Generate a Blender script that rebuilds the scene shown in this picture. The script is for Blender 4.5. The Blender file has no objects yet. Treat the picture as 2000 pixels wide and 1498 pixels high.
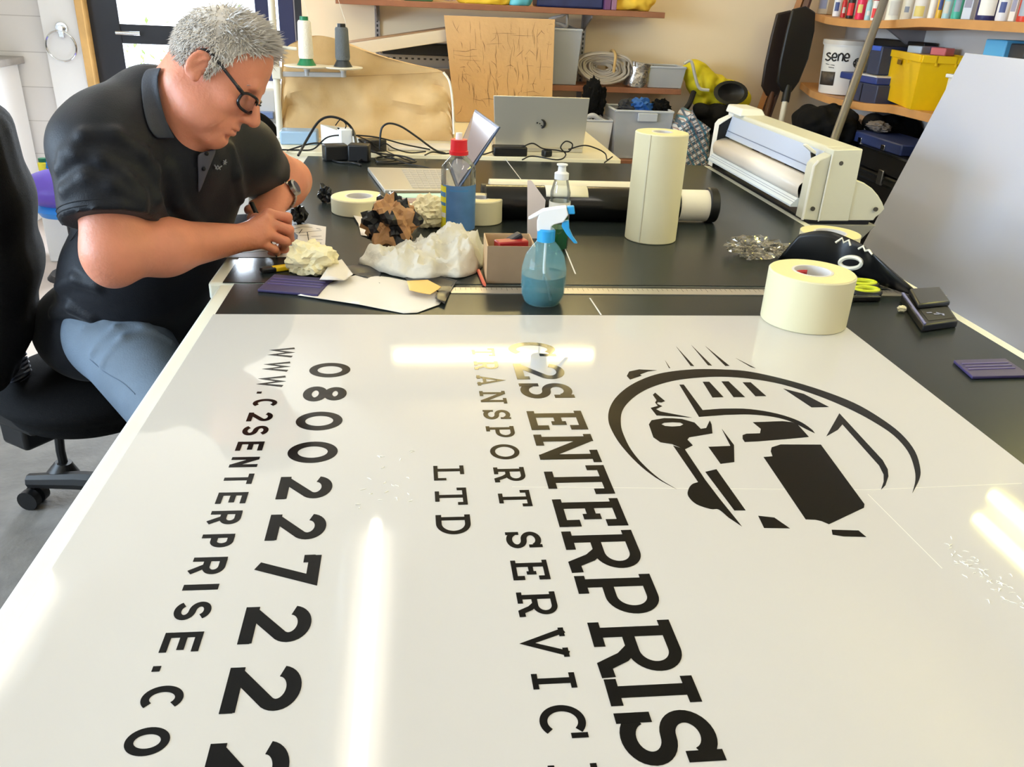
import bpy, math, random
import numpy as np
from mathutils import Vector, Matrix, noise as mnoise
C = bpy.context.scene.collection
random.seed(7)
rng = np.random.default_rng(7)
# ---------------------------------------------------------------- camera
FPX, PITCH, ROLL, YAW = 1600.34, 0.43808, 0.04648, 0.12414
CAM = np.array([0, 0, 1.41])
def _axes(p, r, y):
    cy, sy = math.cos(y), math.sin(y)
    f0 = np.array([sy, cy, 0.]); r0 = np.array([cy, -sy, 0.]); u0 = np.array([0, 0, 1.])
    fw = f0*math.cos(p) - u0*math.sin(p); up = u0*math.cos(p) + f0*math.sin(p)
    return r0*math.cos(r) + up*math.sin(r), up*math.cos(r) - r0*math.sin(r), fw
RT, UPV, FW = _axes(PITCH, ROLL, YAW)
cd = bpy.data.cameras.new('camera'); co = bpy.data.objects.new('camera', cd); C.objects.link(co)
cd.sensor_fit = 'HORIZONTAL'; cd.sensor_width = 36; cd.lens = FPX/2000*36; cd.clip_start = .02
co.matrix_world = Matrix(((RT[0], UPV[0], -FW[0], CAM[0]), (RT[1], UPV[1], -FW[1], CAM[1]), (RT[2], UPV[2], -FW[2], CAM[2]), (0, 0, 0, 1)))
bpy.context.scene.camera = co
# ---------------------------------------------------------------- world, light, exposure
sc = bpy.context.scene
sc.view_settings.view_transform = 'Standard'; sc.view_settings.look = 'None'
sc.view_settings.exposure = -1.02; sc.view_settings.gamma = 1; sc.view_settings.use_curve_mapping = False
w = bpy.data.worlds.new('world'); sc.world = w; w.use_nodes = True
bg = w.node_tree.nodes['Background']; bg.inputs[0].default_value = (.84, .93, 1, 1); bg.inputs[1].default_value = 9.0

# pixel of the photo (2000 x 1498) -> point on a real plane of the room
def ray(x, y): return RT*(x-1000) - UPV*(y-749) + FW*FPX
def Pz(x, y, z=.86):
    d = ray(x, y); return CAM + d*(z-CAM[2])/d[2]
def Py(x, y, Y):
    d = ray(x, y); return CAM + d*Y/d[1]
def Px(x, y, X):
    d = ray(x, y); return CAM + d*X/d[0]
# ---------------------------------------------------------------- materials
def lin(c):
    return tuple(((v/255)/12.92 if v/255 <= .04045 else ((v/255+.055)/1.055)**2.4) for v in c)
MATS = {}
def mat(name, rgb, rough=.5, metal=0, noise=None, bump=None, coat=0, trans=0, alpha=1, emit=0, ior=1.45, sheen=0, spec=.5):
    if name in MATS: return MATS[name]
    m = bpy.data.materials.new(name); m.use_nodes = True; nt = m.node_tree; b = nt.nodes['Principled BSDF']
    c = lin(rgb); b.inputs['Base Color'].default_value = (*c, 1)
    b.inputs['Roughness'].default_value = rough; b.inputs['Metallic'].default_value = metal
    b.inputs['IOR'].default_value = ior; b.inputs['Coat Weight'].default_value = coat; b.inputs['Coat Roughness'].default_value = .04
    b.inputs['Transmission Weight'].default_value = trans; b.inputs['Alpha'].default_value = alpha
    b.inputs['Sheen Weight'].default_value = sheen; b.inputs['Specular IOR Level'].default_value = spec
    if emit:
        b.inputs['Emission Color'].default_value = (*c, 1); b.inputs['Emission Strength'].default_value = emit
    if noise or bump:
        tc = nt.nodes.new('ShaderNodeTexCoord')
    if noise:
        n = nt.nodes.new('ShaderNodeTexNoise'); n.inputs['Scale'].default_value = noise[0]; n.inputs['Detail'].default_value = 4
        nt.links.new(tc.outputs['Object'], n.inputs['Vector'])
        r = nt.nodes.new('ShaderNodeValToRGB'); r.color_ramp.elements[0].position = .3; r.color_ramp.elements[1].position = .7
        a = noise[1]; c2 = lin(noise[2]) if len(noise) > 2 else tuple(min(1, v*(1+a)) for v in c)
        r.color_ramp.elements[0].color = (*(tuple(v*(1-a) for v in c) if len(noise) < 3 else c), 1); r.color_ramp.elements[1].color = (*c2, 1)
        nt.links.new(n.outputs['Fac'], r.inputs[0]); nt.links.new(r.outputs[0], b.inputs['Base Color'])
    if bump:
        n = nt.nodes.new('ShaderNodeTexNoise'); n.inputs['Scale'].default_value = bump[0]; n.inputs['Detail'].default_value = bump[2] if len(bump) > 2 else 3
        nt.links.new(tc.outputs['Object'], n.inputs['Vector'])
        q = nt.nodes.new('ShaderNodeBump'); q.inputs['Strength'].default_value = bump[1]; q.inputs['Distance'].default_value = .01
        nt.links.new(n.outputs['Fac'], q.inputs['Height']); nt.links.new(q.outputs[0], b.inputs['Normal'])
    MATS[name] = m; return m
# ---------------------------------------------------------------- mesh building
def A(*v): return np.array(v, float)
def nrm(v): v = np.asarray(v, float); return v/(np.linalg.norm(v)+1e-12)
def frame_of(d):
    d = nrm(d); a = A(0, 0, 1) if abs(d[2]) < .9 else A(1, 0, 0)
    u = nrm(np.cross(a, d)); return u, np.cross(d, u)
def rz(a): c, s = math.cos(a), math.sin(a); return np.array([[c, -s, 0], [s, c, 0], [0, 0, 1.]])
def rx(a): c, s = math.cos(a), math.sin(a); return np.array([[1., 0, 0], [0, c, -s], [0, s, c]])
def ry(a): c, s = math.cos(a), math.sin(a); return np.array([[c, 0, s], [0, 1., 0], [-s, 0, c]])
def spline(pts, n=8, closed=False):
    P = [np.asarray(p, float) for p in pts]; out = []
    N = len(P); rngs = N if closed else N-1
    for i in range(rngs):
        p0 = P[(i-1) % N] if closed or i > 0 else P[0]*2-P[1]; p1 = P[i]; p2 = P[(i+1) % N]
        p3 = P[(i+2) % N] if closed or i+2 < N else p2*2-p1
        for k in range(n):
            t = k/n; out.append(.5*((2*p1)+(-p0+p2)*t+(2*p0-5*p1+4*p2-p3)*t*t+(-p0+3*p1-3*p2+p3)*t**3))
    if not closed: out.append(P[-1])
    return out
class MB:
    def __init__(s): s.v = []; s.f = []; s.m = []; s.k = 0
    def add(s, vs, fs):
        o = len(s.v); s.v += [tuple(float(c) for c in p) for p in vs]; s.f += [tuple(i+o for i in f) for f in fs]; s.m += [s.k]*len(fs); return s
    def box(s, c, size, R=None):
        c = np.asarray(c, float); h = np.asarray(size, float)/2; vs = []
        for x in (-1, 1):
            for y in (-1, 1):
                for z in (-1, 1):
                    p = A(x, y, z)*h; vs.append(c+(R@p if R is not None else p))
        return s.add(vs, [(0, 1, 3, 2), (4, 6, 7, 5), (0, 4, 5, 1), (2, 3, 7, 6), (0, 2, 6, 4), (1, 5, 7, 3)])
    def bb(s, x0, x1, y0, y1, z0, z1): return s.box(((x0+x1)/2, (y0+y1)/2, (z0+z1)/2), (abs(x1-x0), abs(y1-y0), abs(z1-z0)))
    def ring(s, rings, caps=True, closed=False):
        n = len(rings[0]); o = len(s.v); vs = [p for r in rings for p in r]; fs = []
        L = len(rings)
        for i in range(L if closed else L-1):
            a = i*n; b = ((i+1) % L)*n
            for j in range(n): fs.append((a+j, a+(j+1) % n, b+(j+1) % n, b+j))
        if caps and not closed: fs += [tuple(range(n))[::-1], tuple((L-1)*n+j for j in range(n))]
        return s.add(vs, fs)
    def cyl(s, p0, p1, r0, r1=None, n=24, caps=True):
        p0 = np.asarray(p0, float); p1 = np.asarray(p1, float); r1 = r0 if r1 is None else r1; u, v = frame_of(p1-p0)
        cs = [(math.cos(2*math.pi*i/n), math.sin(2*math.pi*i/n)) for i in range(n)]
        return s.ring([[p0+r0*(u*c+v*q) for c, q in cs], [p1+r1*(u*c+v*q) for c, q in cs]], caps)
    def tube(s, pts, r, n=8, closed=False, caps=True):
        P = [np.asarray(p, float) for p in pts]; N = len(P); rings = []; u = None
        for i in range(N):
            d = nrm((P[(i+1) % N] if closed or i < N-1 else P[i])-(P[i-1] if closed or i > 0 else P[i]))
            if u is None: u, v = frame_of(d)
            else:
                u = nrm(u-d*(u@d)); v = np.cross(d, u)
            rr = r[i] if hasattr(r, '__len__') else r
            rings.append([P[i]+rr*(u*math.cos(2*math.pi*j/n)+v*math.sin(2*math.pi*j/n)) for j in range(n)])
        return s.ring(rings, caps, closed)
    def lathe(s, prof, o=(0, 0, 0), n=40, R=None, closed=False, sx=1, sy=1):
        o = np.asarray(o, float); rings = []
        for r, z in prof:
            rings.append([o+(R@A(r*sx*math.cos(2*math.pi*j/n), r*sy*math.sin(2*math.pi*j/n), z) if R is not None else A(r*sx*math.cos(2*math.pi*j/n), r*sy*math.sin(2*math.pi*j/n), z)) for j in range(n)])
        return s.ring(rings, not closed, closed)
    def prism(s, poly, dv):
        P = [np.asarray(p, float) for p in poly]; n = len(P); dv = np.asarray(dv, float)
        fs = [tuple(range(n)), tuple(range(2*n-1, n-1, -1))]+[(i, n+i, n+(i+1) % n, (i+1) % n) for i in range(n)]
        return s.add(P+[p+dv for p in P], fs)
    def grid(s, G, closed_u=False):
        G = np.asarray(G, float); a, b = G.shape[:2]
        fs = [(i*b+j, (i+1)*b+j, (i+1)*b+j+1, i*b+j+1) for i in range(a-1) for j in range(b-1)]
        return s.add(G.reshape(-1, 3), fs)
    def ellip(s, c, r, R=None, nu=20, nv=12):
        c = np.asarray(c, float); rings = []
        for i in range(1, nv):
            t = math.pi*i/nv; rings.append([])
            for j in range(nu):
                p = A(r[0]*math.sin(t)*math.cos(2*math.pi*j/nu), r[1]*math.sin(t)*math.sin(2*math.pi*j/nu), -r[2]*math.cos(t))
                rings[-1].append(c+(R@p if R is not None else p))
        return s.ring(rings)
def new_mesh(name, mb):
    me = bpy.data.meshes.new(name); V = np.array(mb.v) if len(mb.v) else np.zeros((0, 3)); me.from_pydata([tuple(p) for p in V], [], mb.f); return me
def world_loc(o):
    v = np.zeros(3)
    while o is not None: v = v+np.array(o.location); o = o.parent
    return v
def obj(name, mb, m, parent=None, smooth=35, bevel=0, solid=0, subsurf=0, label=None):
    """a mesh given in world coordinates becomes one object (a part of PARENT when given)"""
    V = np.array(mb.v)
    if parent is None: o0 = A((V[:, 0].min()+V[:, 0].max())/2, (V[:, 1].min()+V[:, 1].max())/2, V[:, 2].min())
    else: o0 = world_loc(parent)
    me = bpy.data.meshes.new(name); me.from_pydata([tuple(p) for p in V-o0], [], mb.f)
    ms = m if isinstance(m, (list, tuple)) else [m]
    for x in ms: me.materials.append(x)
    if len(ms) > 1: me.polygons.foreach_set('material_index', mb.m)
    if smooth:
        me.polygons.foreach_set('use_smooth', [True]*len(me.polygons)); me.set_sharp_from_angle(angle=math.radians(smooth))
    me.validate(); me.update()
    ob = bpy.data.objects.new(name, me); C.objects.link(ob)
    if parent is None: ob.location = o0
    else: ob.parent = parent
    if solid: q = ob.modifiers.new('solid', 'SOLIDIFY'); q.thickness = solid; q.offset = 0
    if bevel: q = ob.modifiers.new('bevel', 'BEVEL'); q.width = bevel; q.segments = 2; q.limit_method = 'ANGLE'; q.angle_limit = math.radians(40)
    if subsurf: q = ob.modifiers.new('sub', 'SUBSURF'); q.levels = subsurf; q.render_levels = subsurf
    if label: ob['label'] = label
    return ob
def tag(o, label, cat, group=None):
    o['label'] = label; o['category'] = cat
    if group: o['group'] = group
    return o
def thing(name, label, cat, loc, group=None):
    o = bpy.data.objects.new(name, None); C.objects.link(o); o.location = tuple(float(c) for c in loc); o.empty_display_size = .05
    return tag(o, label, cat, group)
def solo(name, mb, m, label, cat, group=None, **k): return tag(obj(name, mb, m, None, **k), label, cat, group)
def struct(name, mb, m, **k):
    o = obj(name, mb, m, None, **k); o['kind'] = 'structure'; return o
# ---------------------------------------------------------------- soft shapes: signed distance field -> one continuous skin
def cap(a, b, ra, rb=None, k=.02):
    a = np.asarray(a, float); b = np.asarray(b, float); rb = ra if rb is None else rb; ab = b-a; L = ab@ab+1e-12
    def f(P):
        t = np.clip(((P-a)@ab)/L, 0, 1); return np.linalg.norm(P-(a+t[..., None]*ab), axis=-1)-(ra+(rb-ra)*t)
    R = max(ra, rb); return (f, np.minimum(a, b)-R, np.maximum(a, b)+R, k, 1)
def ell(c, r, R=None, k=.02, op=1):
    c = np.asarray(c, float); r = np.asarray(r, float); R = np.eye(3) if R is None else np.asarray(R, float)
    def f(P):
        q = (P-c)@R; k0 = np.linalg.norm(q/r, axis=-1); k1 = np.linalg.norm(q/(r*r), axis=-1)+1e-9; return k0*(k0-1)/k1
    e = np.sqrt(((R*r)**2).sum(1)); return (f, c-e, c+e, k, op)
def sph(c, r, k=.02, op=1): return ell(c, (r, r, r), None, k, op)
def smin(a, b, k):
    h = np.clip(.5+.5*(b-a)/k, 0, 1); return b+(a-b)*h-k*h*(1-h)
def field(prims, P):
    P = np.asarray(P, float); F = np.full(P.shape[:-1], 1.)
    for f, lo, hi, k, op in prims:
        d = f(P); F = smin(F, d, k) if op > 0 else -smin(-F, d, k)
    return F
def skin(prims, h, cut=None):
    """surface nets over the field; returns an MB"""
    lo = np.min([p[1] for p in prims if p[4] > 0], 0)-4*h; hi = np.max([p[2] for p in prims if p[4] > 0], 0)+4*h
    n = np.ceil((hi-lo)/h).astype(int)+1
    ax = [lo[i]+h*np.arange(n[i]) for i in range(3)]
    F = np.full(n, .2, dtype=np.float64)
    for f, a, b, k, op in prims:
        i0 = np.maximum(((a-k*1.2-3*h-lo)/h).astype(int), 0); i1 = np.minimum(((b+k*1.2+3*h-lo)/h).astype(int)+1, n)
        if (i1 <= i0).any(): continue
        sl = tuple(slice(i0[i], i1[i]) for i in range(3))
        G = np.stack(np.meshgrid(*[ax[i][sl[i]] for i in range(3)], indexing='ij'), -1); d = f(G)
        F[sl] = smin(F[sl], d, k) if op > 0 else -smin(-F[sl], d, k)
    if cut is not None:
        G = np.stack(np.meshgrid(*ax, indexing='ij'), -1); F = np.maximum(F, cut(G))
    S = F < 0; c = np.zeros(n-1, int)
    for dx in (0, 1):
        for dy in (0, 1):
            for dz in (0, 1): c += S[dx:n[0]-1+dx, dy:n[1]-1+dy, dz:n[2]-1+dz]
    act = (c > 0) & (c < 8); idx = -np.ones(n-1, int); cells = np.argwhere(act); idx[act] = np.arange(len(cells))
    acc = np.zeros((len(cells), 3)); cnt = np.zeros(len(cells))
    cor = [(0, 0, 0), (1, 0, 0), (0, 1, 0), (1, 1, 0), (0, 0, 1), (1, 0, 1), (0, 1, 1), (1, 1, 1)]
    for i in range(8):
        for j in range(i+1, 8):
            if sum(abs(cor[i][q]-cor[j][q]) for q in range(3)) != 1: continue
            A0 = cells+cor[i]; B0 = cells+cor[j]; fa = F[tuple(A0.T)]; fb = F[tuple(B0.T)]; x = (fa < 0) != (fb < 0)
            t = np.where(x, fa/np.where(x, fa-fb, 1), 0)
            acc += np.where(x[:, None], A0+(B0-A0)*t[:, None], 0); cnt += x
    V = lo+h*(acc/cnt[:, None]); faces = []
    for axis in range(3):
        u, v = (axis+1) % 3, (axis+2) % 3
        s0 = [slice(None)]*3; s1 = [slice(None)]*3; s0[axis] = slice(0, n[axis]-1); s1[axis] = slice(1, n[axis])
        x = S[tuple(s0)] != S[tuple(s1)]; e = np.argwhere(x); e = e[(e[:, u] > 0) & (e[:, v] > 0) & (e[:, u] < n[u]-1) & (e[:, v] < n[v]-1)]
        ins = S[tuple(e.T)]; du = np.zeros(3, int); du[u] = 1; dv = np.zeros(3, int); dv[v] = 1
        q = np.stack([idx[tuple((e-du-dv).T)], idx[tuple((e-dv).T)], idx[tuple(e.T)], idx[tuple((e-du).T)]], 1)
        q[~ins] = q[~ins][:, ::-1]; q = q[(q >= 0).all(1)]; faces.append(q)
    mb = MB(); mb.v = V; mb.f = [tuple(int(i) for i in r) for r in np.concatenate(faces)]; mb.m = [0]*len(mb.f); return mb
def march(prims, px, py, t0=.5, t1=6):
    """where the view line through a pixel meets a soft shape (used to lay seams and folds ON the cloth)"""
    d = nrm(ray(px, py)); t = t0
    for _ in range(200):
        e = float(field(prims, (CAM+d*t)[None])[0])
        if e < .0005: return CAM+d*t
        t += max(e*.8, .0008)
        if t > t1: return None
def crumple(c, size, seed, amp=.35, fine=.12, lvl=4, flat=None, R=None, cell=2.2):
    """crushed paper / cloth lump: a sphere folded by sharp ridges and creases"""
    import bmesh
    bm = bmesh.new(); bmesh.ops.create_icosphere(bm, subdivisions=lvl, radius=1)
    mb = MB(); c = np.asarray(c, float); s = np.asarray(size, float)/2; off = Vector((seed*7.3, seed*3.1, seed*1.7))
    vs = []
    for v in bm.verts:
        d = v.co.normalized(); q = d*cell*.55+off
        q = q+Vector((mnoise.noise(d*2+off), mnoise.noise(d*2-off), mnoise.noise(d*2+off*2)))*.35
        r1 = (1-abs(mnoise.noise(q)))**4; r2 = (1-abs(mnoise.noise(q*2.3+off)))**4; r3 = abs(mnoise.noise(q*4.6))
        k = .86+amp*(r1-.45)*.75+amp*.5*(r2-.45)+fine*(.3-r3)+amp*.45*mnoise.noise(d*1.3+off)
        p = A(*d)*k*s
        if R is not None: p = R@p
        p = c+p
        if flat is not None and p[2] < flat: p[2] = flat
        vs.append(p)
    mb.add(vs, [tuple(v.index for v in f.verts) for f in bm.faces]); bm.free(); return mb
def paperball(c, size, seed, lvl=3, jit=.13, amp=.3, flat=None):
    """a sheet crushed into a ball: hard facets of uneven size"""
    import bmesh
    bm = bmesh.new(); bmesh.ops.create_icosphere(bm, subdivisions=lvl, radius=1); r = np.random.default_rng(seed); off = Vector((seed*7.3, seed*3.1, seed*1.7))
    mb = MB(); c = np.asarray(c, float); s = np.asarray(size, float)/2; vs = []
    for v in bm.verts:
        d = v.co.normalized(); k = 1+amp*mnoise.noise(d*1.7+off)+amp*.5*mnoise.noise(d*3.6-off)+jit*r.normal()*.6
        p = c+(A(*d)+r.normal(size=3)*jit*.22)*s*k
        if flat is not None and p[2] < flat: p[2] = flat
        vs.append(p)
    mb.add(vs, [tuple(v.index for v in f.verts) for f in bm.faces]); bm.free(); return mb
# ================================================================ THE SETTING
def thin_glass(name, tint=(250, 252, 255), gloss=.08):
    m = bpy.data.materials.new(name); m.use_nodes = True; nt = m.node_tree; nt.nodes.clear()
    o = nt.nodes.new('ShaderNodeOutputMaterial'); t = nt.nodes.new('ShaderNodeBsdfTransparent'); g = nt.nodes.new('ShaderNodeBsdfGlossy'); mx = nt.nodes.new('ShaderNodeMixShader')
    t.inputs[0].default_value = (*lin(tint), 1); g.inputs['Roughness'].default_value = .03
    fr = nt.nodes.new('ShaderNodeLayerWeight'); fr.inputs[0].default_value = .25; mt = nt.nodes.new('ShaderNodeMath'); mt.operation = 'MULTIPLY_ADD'; mt.inputs[1].default_value = .7; mt.inputs[2].default_value = gloss*.5
    nt.links.new(fr.outputs['Fresnel'], mt.inputs[0]); nt.links.new(mt.outputs[0], mx.inputs[0]); nt.links.new(t.outputs[0], mx.inputs[1]); nt.links.new(g.outputs[0], mx.inputs[2]); nt.links.new(mx.outputs[0], o.inputs[0]); return m
M_pane = thin_glass('window_pane'); M_clear = thin_glass('clear_plastic', (240, 244, 246), .12)
M_pane_ = M_pane
M_conc = mat('concrete', (104, 101, 97), .75, noise=(9, .22), bump=(60, .25))
M_tilef = mat('pale_floor', (205, 192, 184), .45, noise=(3, .05))
M_wall = mat('cream_paint', (240, 220, 190), .6, noise=(2, .03), bump=(30, .05))
M_white = mat('white_paint', (232, 233, 235), .5)
M_ceil = mat('ceiling_paint', (238, 228, 208), .7)
M_wood = mat('pine', (205, 150, 92), .5, noise=(6, .12))
M_brownsh = mat('brown_board', (150, 98, 70), .45, noise=(10, .1))
M_dark = mat('dark_metal', (42, 44, 50), .4, .3)
M_black = mat('black_plastic', (16, 16, 18), .45)
M_chrome = mat('chrome', (215, 218, 222), .12, 1)
M_steel = mat('steel', (178, 178, 180), .3, 1)
M_glass = mat('clear_glass', (248, 252, 255), .0, trans=1, ior=1.1)
M_grey = mat('grey_plastic', (150, 150, 150), .5)
struct('floor', MB().bb(-3.4, 3.6, -1.6, 2.95, -.1, 0), M_conc)
struct('floor_tiles', MB().bb(-3.4, 3.6, 2.95, 5.8, -.1, 0), M_tilef)
struct('ceiling', MB().bb(-3.4, 3.6, -1.6, 5.8, 2.5, 2.6), M_ceil)
struct('wall_back', MB().bb(-.46, 2.45, 4.5, 4.62, 0, 2.5), M_wall)
struct('wall_right', MB().bb(2.25, 2.37, -1.6, 4.5, 0, 2.5), mat('grey_paint', (205, 200, 196), .6, noise=(2, .04)))
struct('wall_return', MB().bb(-.46, -.36, 4.62, 5.6, 0, 2.5), M_wall)
struct('wall_front', MB().bb(-3.4, 2.37, -1.72, -1.6, 0, 2.5), M_wall)
struct('wall_near_left', MB().bb(-3.4, -3.28, -1.6, 2.95, 0, .95).bb(-3.4, -3.28, -1.6, 2.95, 2.15, 2.5).bb(-3.4, -3.28, -1.6, -.6, .95, 2.15).bb(-3.4, -3.28, 2.3, 2.95, .95, 2.15), M_white)
wn = bpy.data.objects.new('window_1', None); C.objects.link(wn); wn.location = (-3.34, .85, .95); wn['kind'] = 'structure'
wf = MB()
for y in (-.6, .35, 1.32, 2.26): wf.bb(-3.37, -3.31, y, y+.05, .95, 2.15)
wf.bb(-3.37, -3.31, -.6, 2.3, .95, 1.0).bb(-3.37, -3.31, -.6, 2.3, 2.10, 2.15); obj('window_frame', wf, M_white, wn)
obj('window_glass', MB().bb(-3.343, -3.337, -.58, 2.28, .98, 2.12), M_pane_, wn)
# tiled kitchenette corner at the far left, the door beside it
def tile_mat():
    m = mat('wall_tile', (222, 219, 216), .25); nt = m.node_tree; b = nt.nodes['Principled BSDF']
    tc = nt.nodes.new('ShaderNodeTexCoord'); mp = nt.nodes.new('ShaderNodeMapping'); mp.inputs['Rotation'].default_value = (math.radians(90), 0, 0)
    br = nt.nodes.new('ShaderNodeTexBrick'); br.offset = 0; br.inputs['Scale'].default_value = 1; br.inputs['Brick Width'].default_value = .3; br.inputs['Row Height'].default_value = .2
    br.inputs['Mortar Size'].default_value = .003; br.inputs['Color1'].default_value = (*lin((222, 219, 216)), 1); br.inputs['Color2'].default_value = (*lin((216, 213, 212)), 1); br.inputs['Mortar'].default_value = (*lin((192, 188, 186)), 1)
    nt.links.new(tc.outputs['Object'], mp.inputs[0]); nt.links.new(mp.outputs[0], br.inputs['Vector']); nt.links.new(br.outputs['Color'], b.inputs['Base Color']); return m
YB = 5.6
xt = Py(98, 100, YB)[0]; xj = Py(163, 60, YB)[0]; xd0 = Py(178, 60, YB)[0]; xd1 = xd0+1.25
struct('wall_left', MB().bb(-3.4, -3.28, 2.95, 5.6, 0, 2.5), tile_mat())
struct('wall_far_left', MB().bb(-3.4, xt, YB, YB+.12, 0, 2.5), tile_mat())
struct('trim_1', MB().bb(xt, xj, YB-.05, YB+.12, 0, 2.5), M_white)                       # white pier with the towel ring
struct('trim_2', MB().bb(xj, xd0, YB-.08, YB+.12, 0, 2.5), mat('timber_jamb', (206, 166, 104), .45, noise=(5, .22)), bevel=.004)
struct('wall_over_door', MB().bb(xd0, -.36, YB, YB+.12, 2.2, 2.5), M_wall)
struct('wall_beside_door', MB().bb(xd1, -.36, YB, YB+.12, 0, 2.2), M_wall)
d = bpy.data.objects.new('door_1', None); C.objects.link(d); d.location = ((xd0+xd1)/2, YB, 0); d['kind'] = 'structure'
zt1 = Py(270, 48, YB)[2]; zt0 = Py(270, 86, YB)[2]
fr = MB().bb(xd0, xd0+.17, YB, YB+.05, 0, 2.2).bb(xd1-.12, xd1, YB, YB+.05, 0, 2.2).bb(xd0+.17, xd1-.12, YB, YB+.05, zt0, zt1).bb(xd0+.17, xd1-.12, YB, YB+.05, 2.08, 2.2).bb(xd0+.17, xd1-.12, YB, YB+.05, 0, .2)
obj('door_frame', fr, M_dark, d, bevel=.004)
obj('door_glass', MB().bb(xd0+.16, xd1-.11, YB+.02, YB+.026, .19, 2.09), M_pane, d)
h = Py(250, 65, YB-.03); obj('door_handle', MB().cyl(h+A(-.07, 0, 0), h+A(.07, 0, 0), .012).cyl(h+A(-.06, 0, 0), h+A(-.06, .04, 0), .01), M_chrome, d)
# daylight ground and a pale garden hedge beyond the glass
struct('floor_outside', MB().bb(-8, 3.6, 5.8, 12, -.12, -.02), mat('paving', (214, 206, 194), .8))
hb = MB(); hr = random.Random(5)
for i in range(2600):
    p = A(hr.uniform(-5, -.2), hr.uniform(8.4, 9.0), abs(hr.gauss(.5, .35))); a = hr.uniform(.02, .05); u = nrm(A(hr.gauss(0, 1), hr.gauss(0, 1), hr.gauss(0, 1))); v, q = frame_of(u)
    hb.add([p, p+u*a+v*a*.4, p+u*a*2, p+u*a-v*a*.4], [(0, 1, 2, 3)])
hg = solo('garden_hedge', hb, mat('leaf', (150, 178, 92), .5, noise=(3, .3)), 'pale green hedge outside the glazed door', 'hedge'); hg['kind'] = 'stuff'
dl = bpy.data.lights.new('door_daylight', 'AREA'); dl.shape = 'RECTANGLE'; dl.size = 1.0; dl.size_y = 2.0; dl.energy = 420; dl.use_shadow = True; dl.color = (.86, .93, 1)
do = bpy.data.objects.new('door_daylight', dl); C.objects.link(do); do.location = ((xd0+xd1)/2, YB+.2, 1.15); do.rotation_euler = (math.radians(-90), 0, 0)
wl = bpy.data.lights.new('window_daylight', 'AREA'); wl.shape = 'RECTANGLE'; wl.size = 2.8; wl.size_y = 1.1; wl.energy = 520; wl.color = (.66, .84, 1)
wo = bpy.data.objects.new('window_daylight', wl); C.objects.link(wo); wo.location = (-3.55, .85, 1.55); wo.rotation_euler = Matrix(((0, 0, -1), (1, 0, 0), (0, -1, 0))).to_euler()
# ---------------------------------------------------------------- lamps that light the room
def lamp(name, label, a, b, drop, col, L, wing=.1, wid=.03, n=1):
    """batten lamp from A to B (tube centre line); DROP points from the fitting towards the room"""
    a, b, drop = A(*a), A(*b), nrm(A(*drop)); d = nrm(b-a); s = np.cross(d, drop); mid = (a+b)/2; ln = np.linalg.norm(b-a)
    t = thing(name, label, 'lamp', mid-drop*.06, 'fluorescent lamps')
    R = np.stack([s, d, drop], 1)
    obj('lamp_body', MB().box(mid-drop*.055, (.07+.05*n, ln+.06, .04), R), M_white, t, bevel=.004)
    w0 = MB()
    for sg in (-1, 1):
        o = s*sg; w0.add([a-drop*.034+o*.03, b-drop*.034+o*.03, b-drop*.012+o*(wing+.03*n), a-drop*.012+o*(wing+.03*n)], [(0, 1, 2, 3)])
    obj('reflector', w0, mat('reflector_white', (250, 246, 236), .35), t, solid=.002)
    me = mat(name+'_glow', (255, 255, 255), .5, emit=1); bs = me.node_tree.nodes['Principled BSDF']; bs.inputs['Emission Color'].default_value = (*col, 1); bs.inputs['Emission Strength'].default_value = L
    for i in range(n):
        o = s*((i-(n-1)/2)*.11); obj('tube', MB().cyl(a+o, b+o, wid/2, n=12), me, t)
    return t
lamp('batten_lamp', 'long warm fluorescent batten under the ceiling above the white sign panel', (-.19, 3.0, 2.40), (-.19, 1.55, 2.40), (0, 0, -1), (1, .79, .24), 84, wid=.046)
lamp('wall_lamp', 'warm fluorescent batten high on the cream back wall', (-.14, 4.40, 2.21), (1.02, 4.40, 2.21), (0, -1, -.15), (1, .80, .34), 180, wid=.030, wing=.03)
lamp('batten_lamp', 'cool fluorescent batten over the concrete aisle by the office chair', (-1.44, 2.72, 2.40), (-1.44, 1.2, 2.40), (0, 0, -1), (.66, .9, 1), 70, wid=.05)
lamp('double_lamp', 'twin tube fluorescent batten above the bottle shelf', (2.14, 2.42, 1.99), (2.14, 1.1, 1.99), (-1, 0, -.3), (1, .90, .22), 50, wid=.045, wing=.04, n=2)
lamp('batten_lamp', 'added unseen fill batten under the ceiling over the near end of the sign panel', (1.0, 1.35, 2.40), (1.0, -.1, 2.40), (0, 0, -1), (1, .93, .80), 36, wid=.065)  # unseen batten added to brighten the foreground and the man
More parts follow.
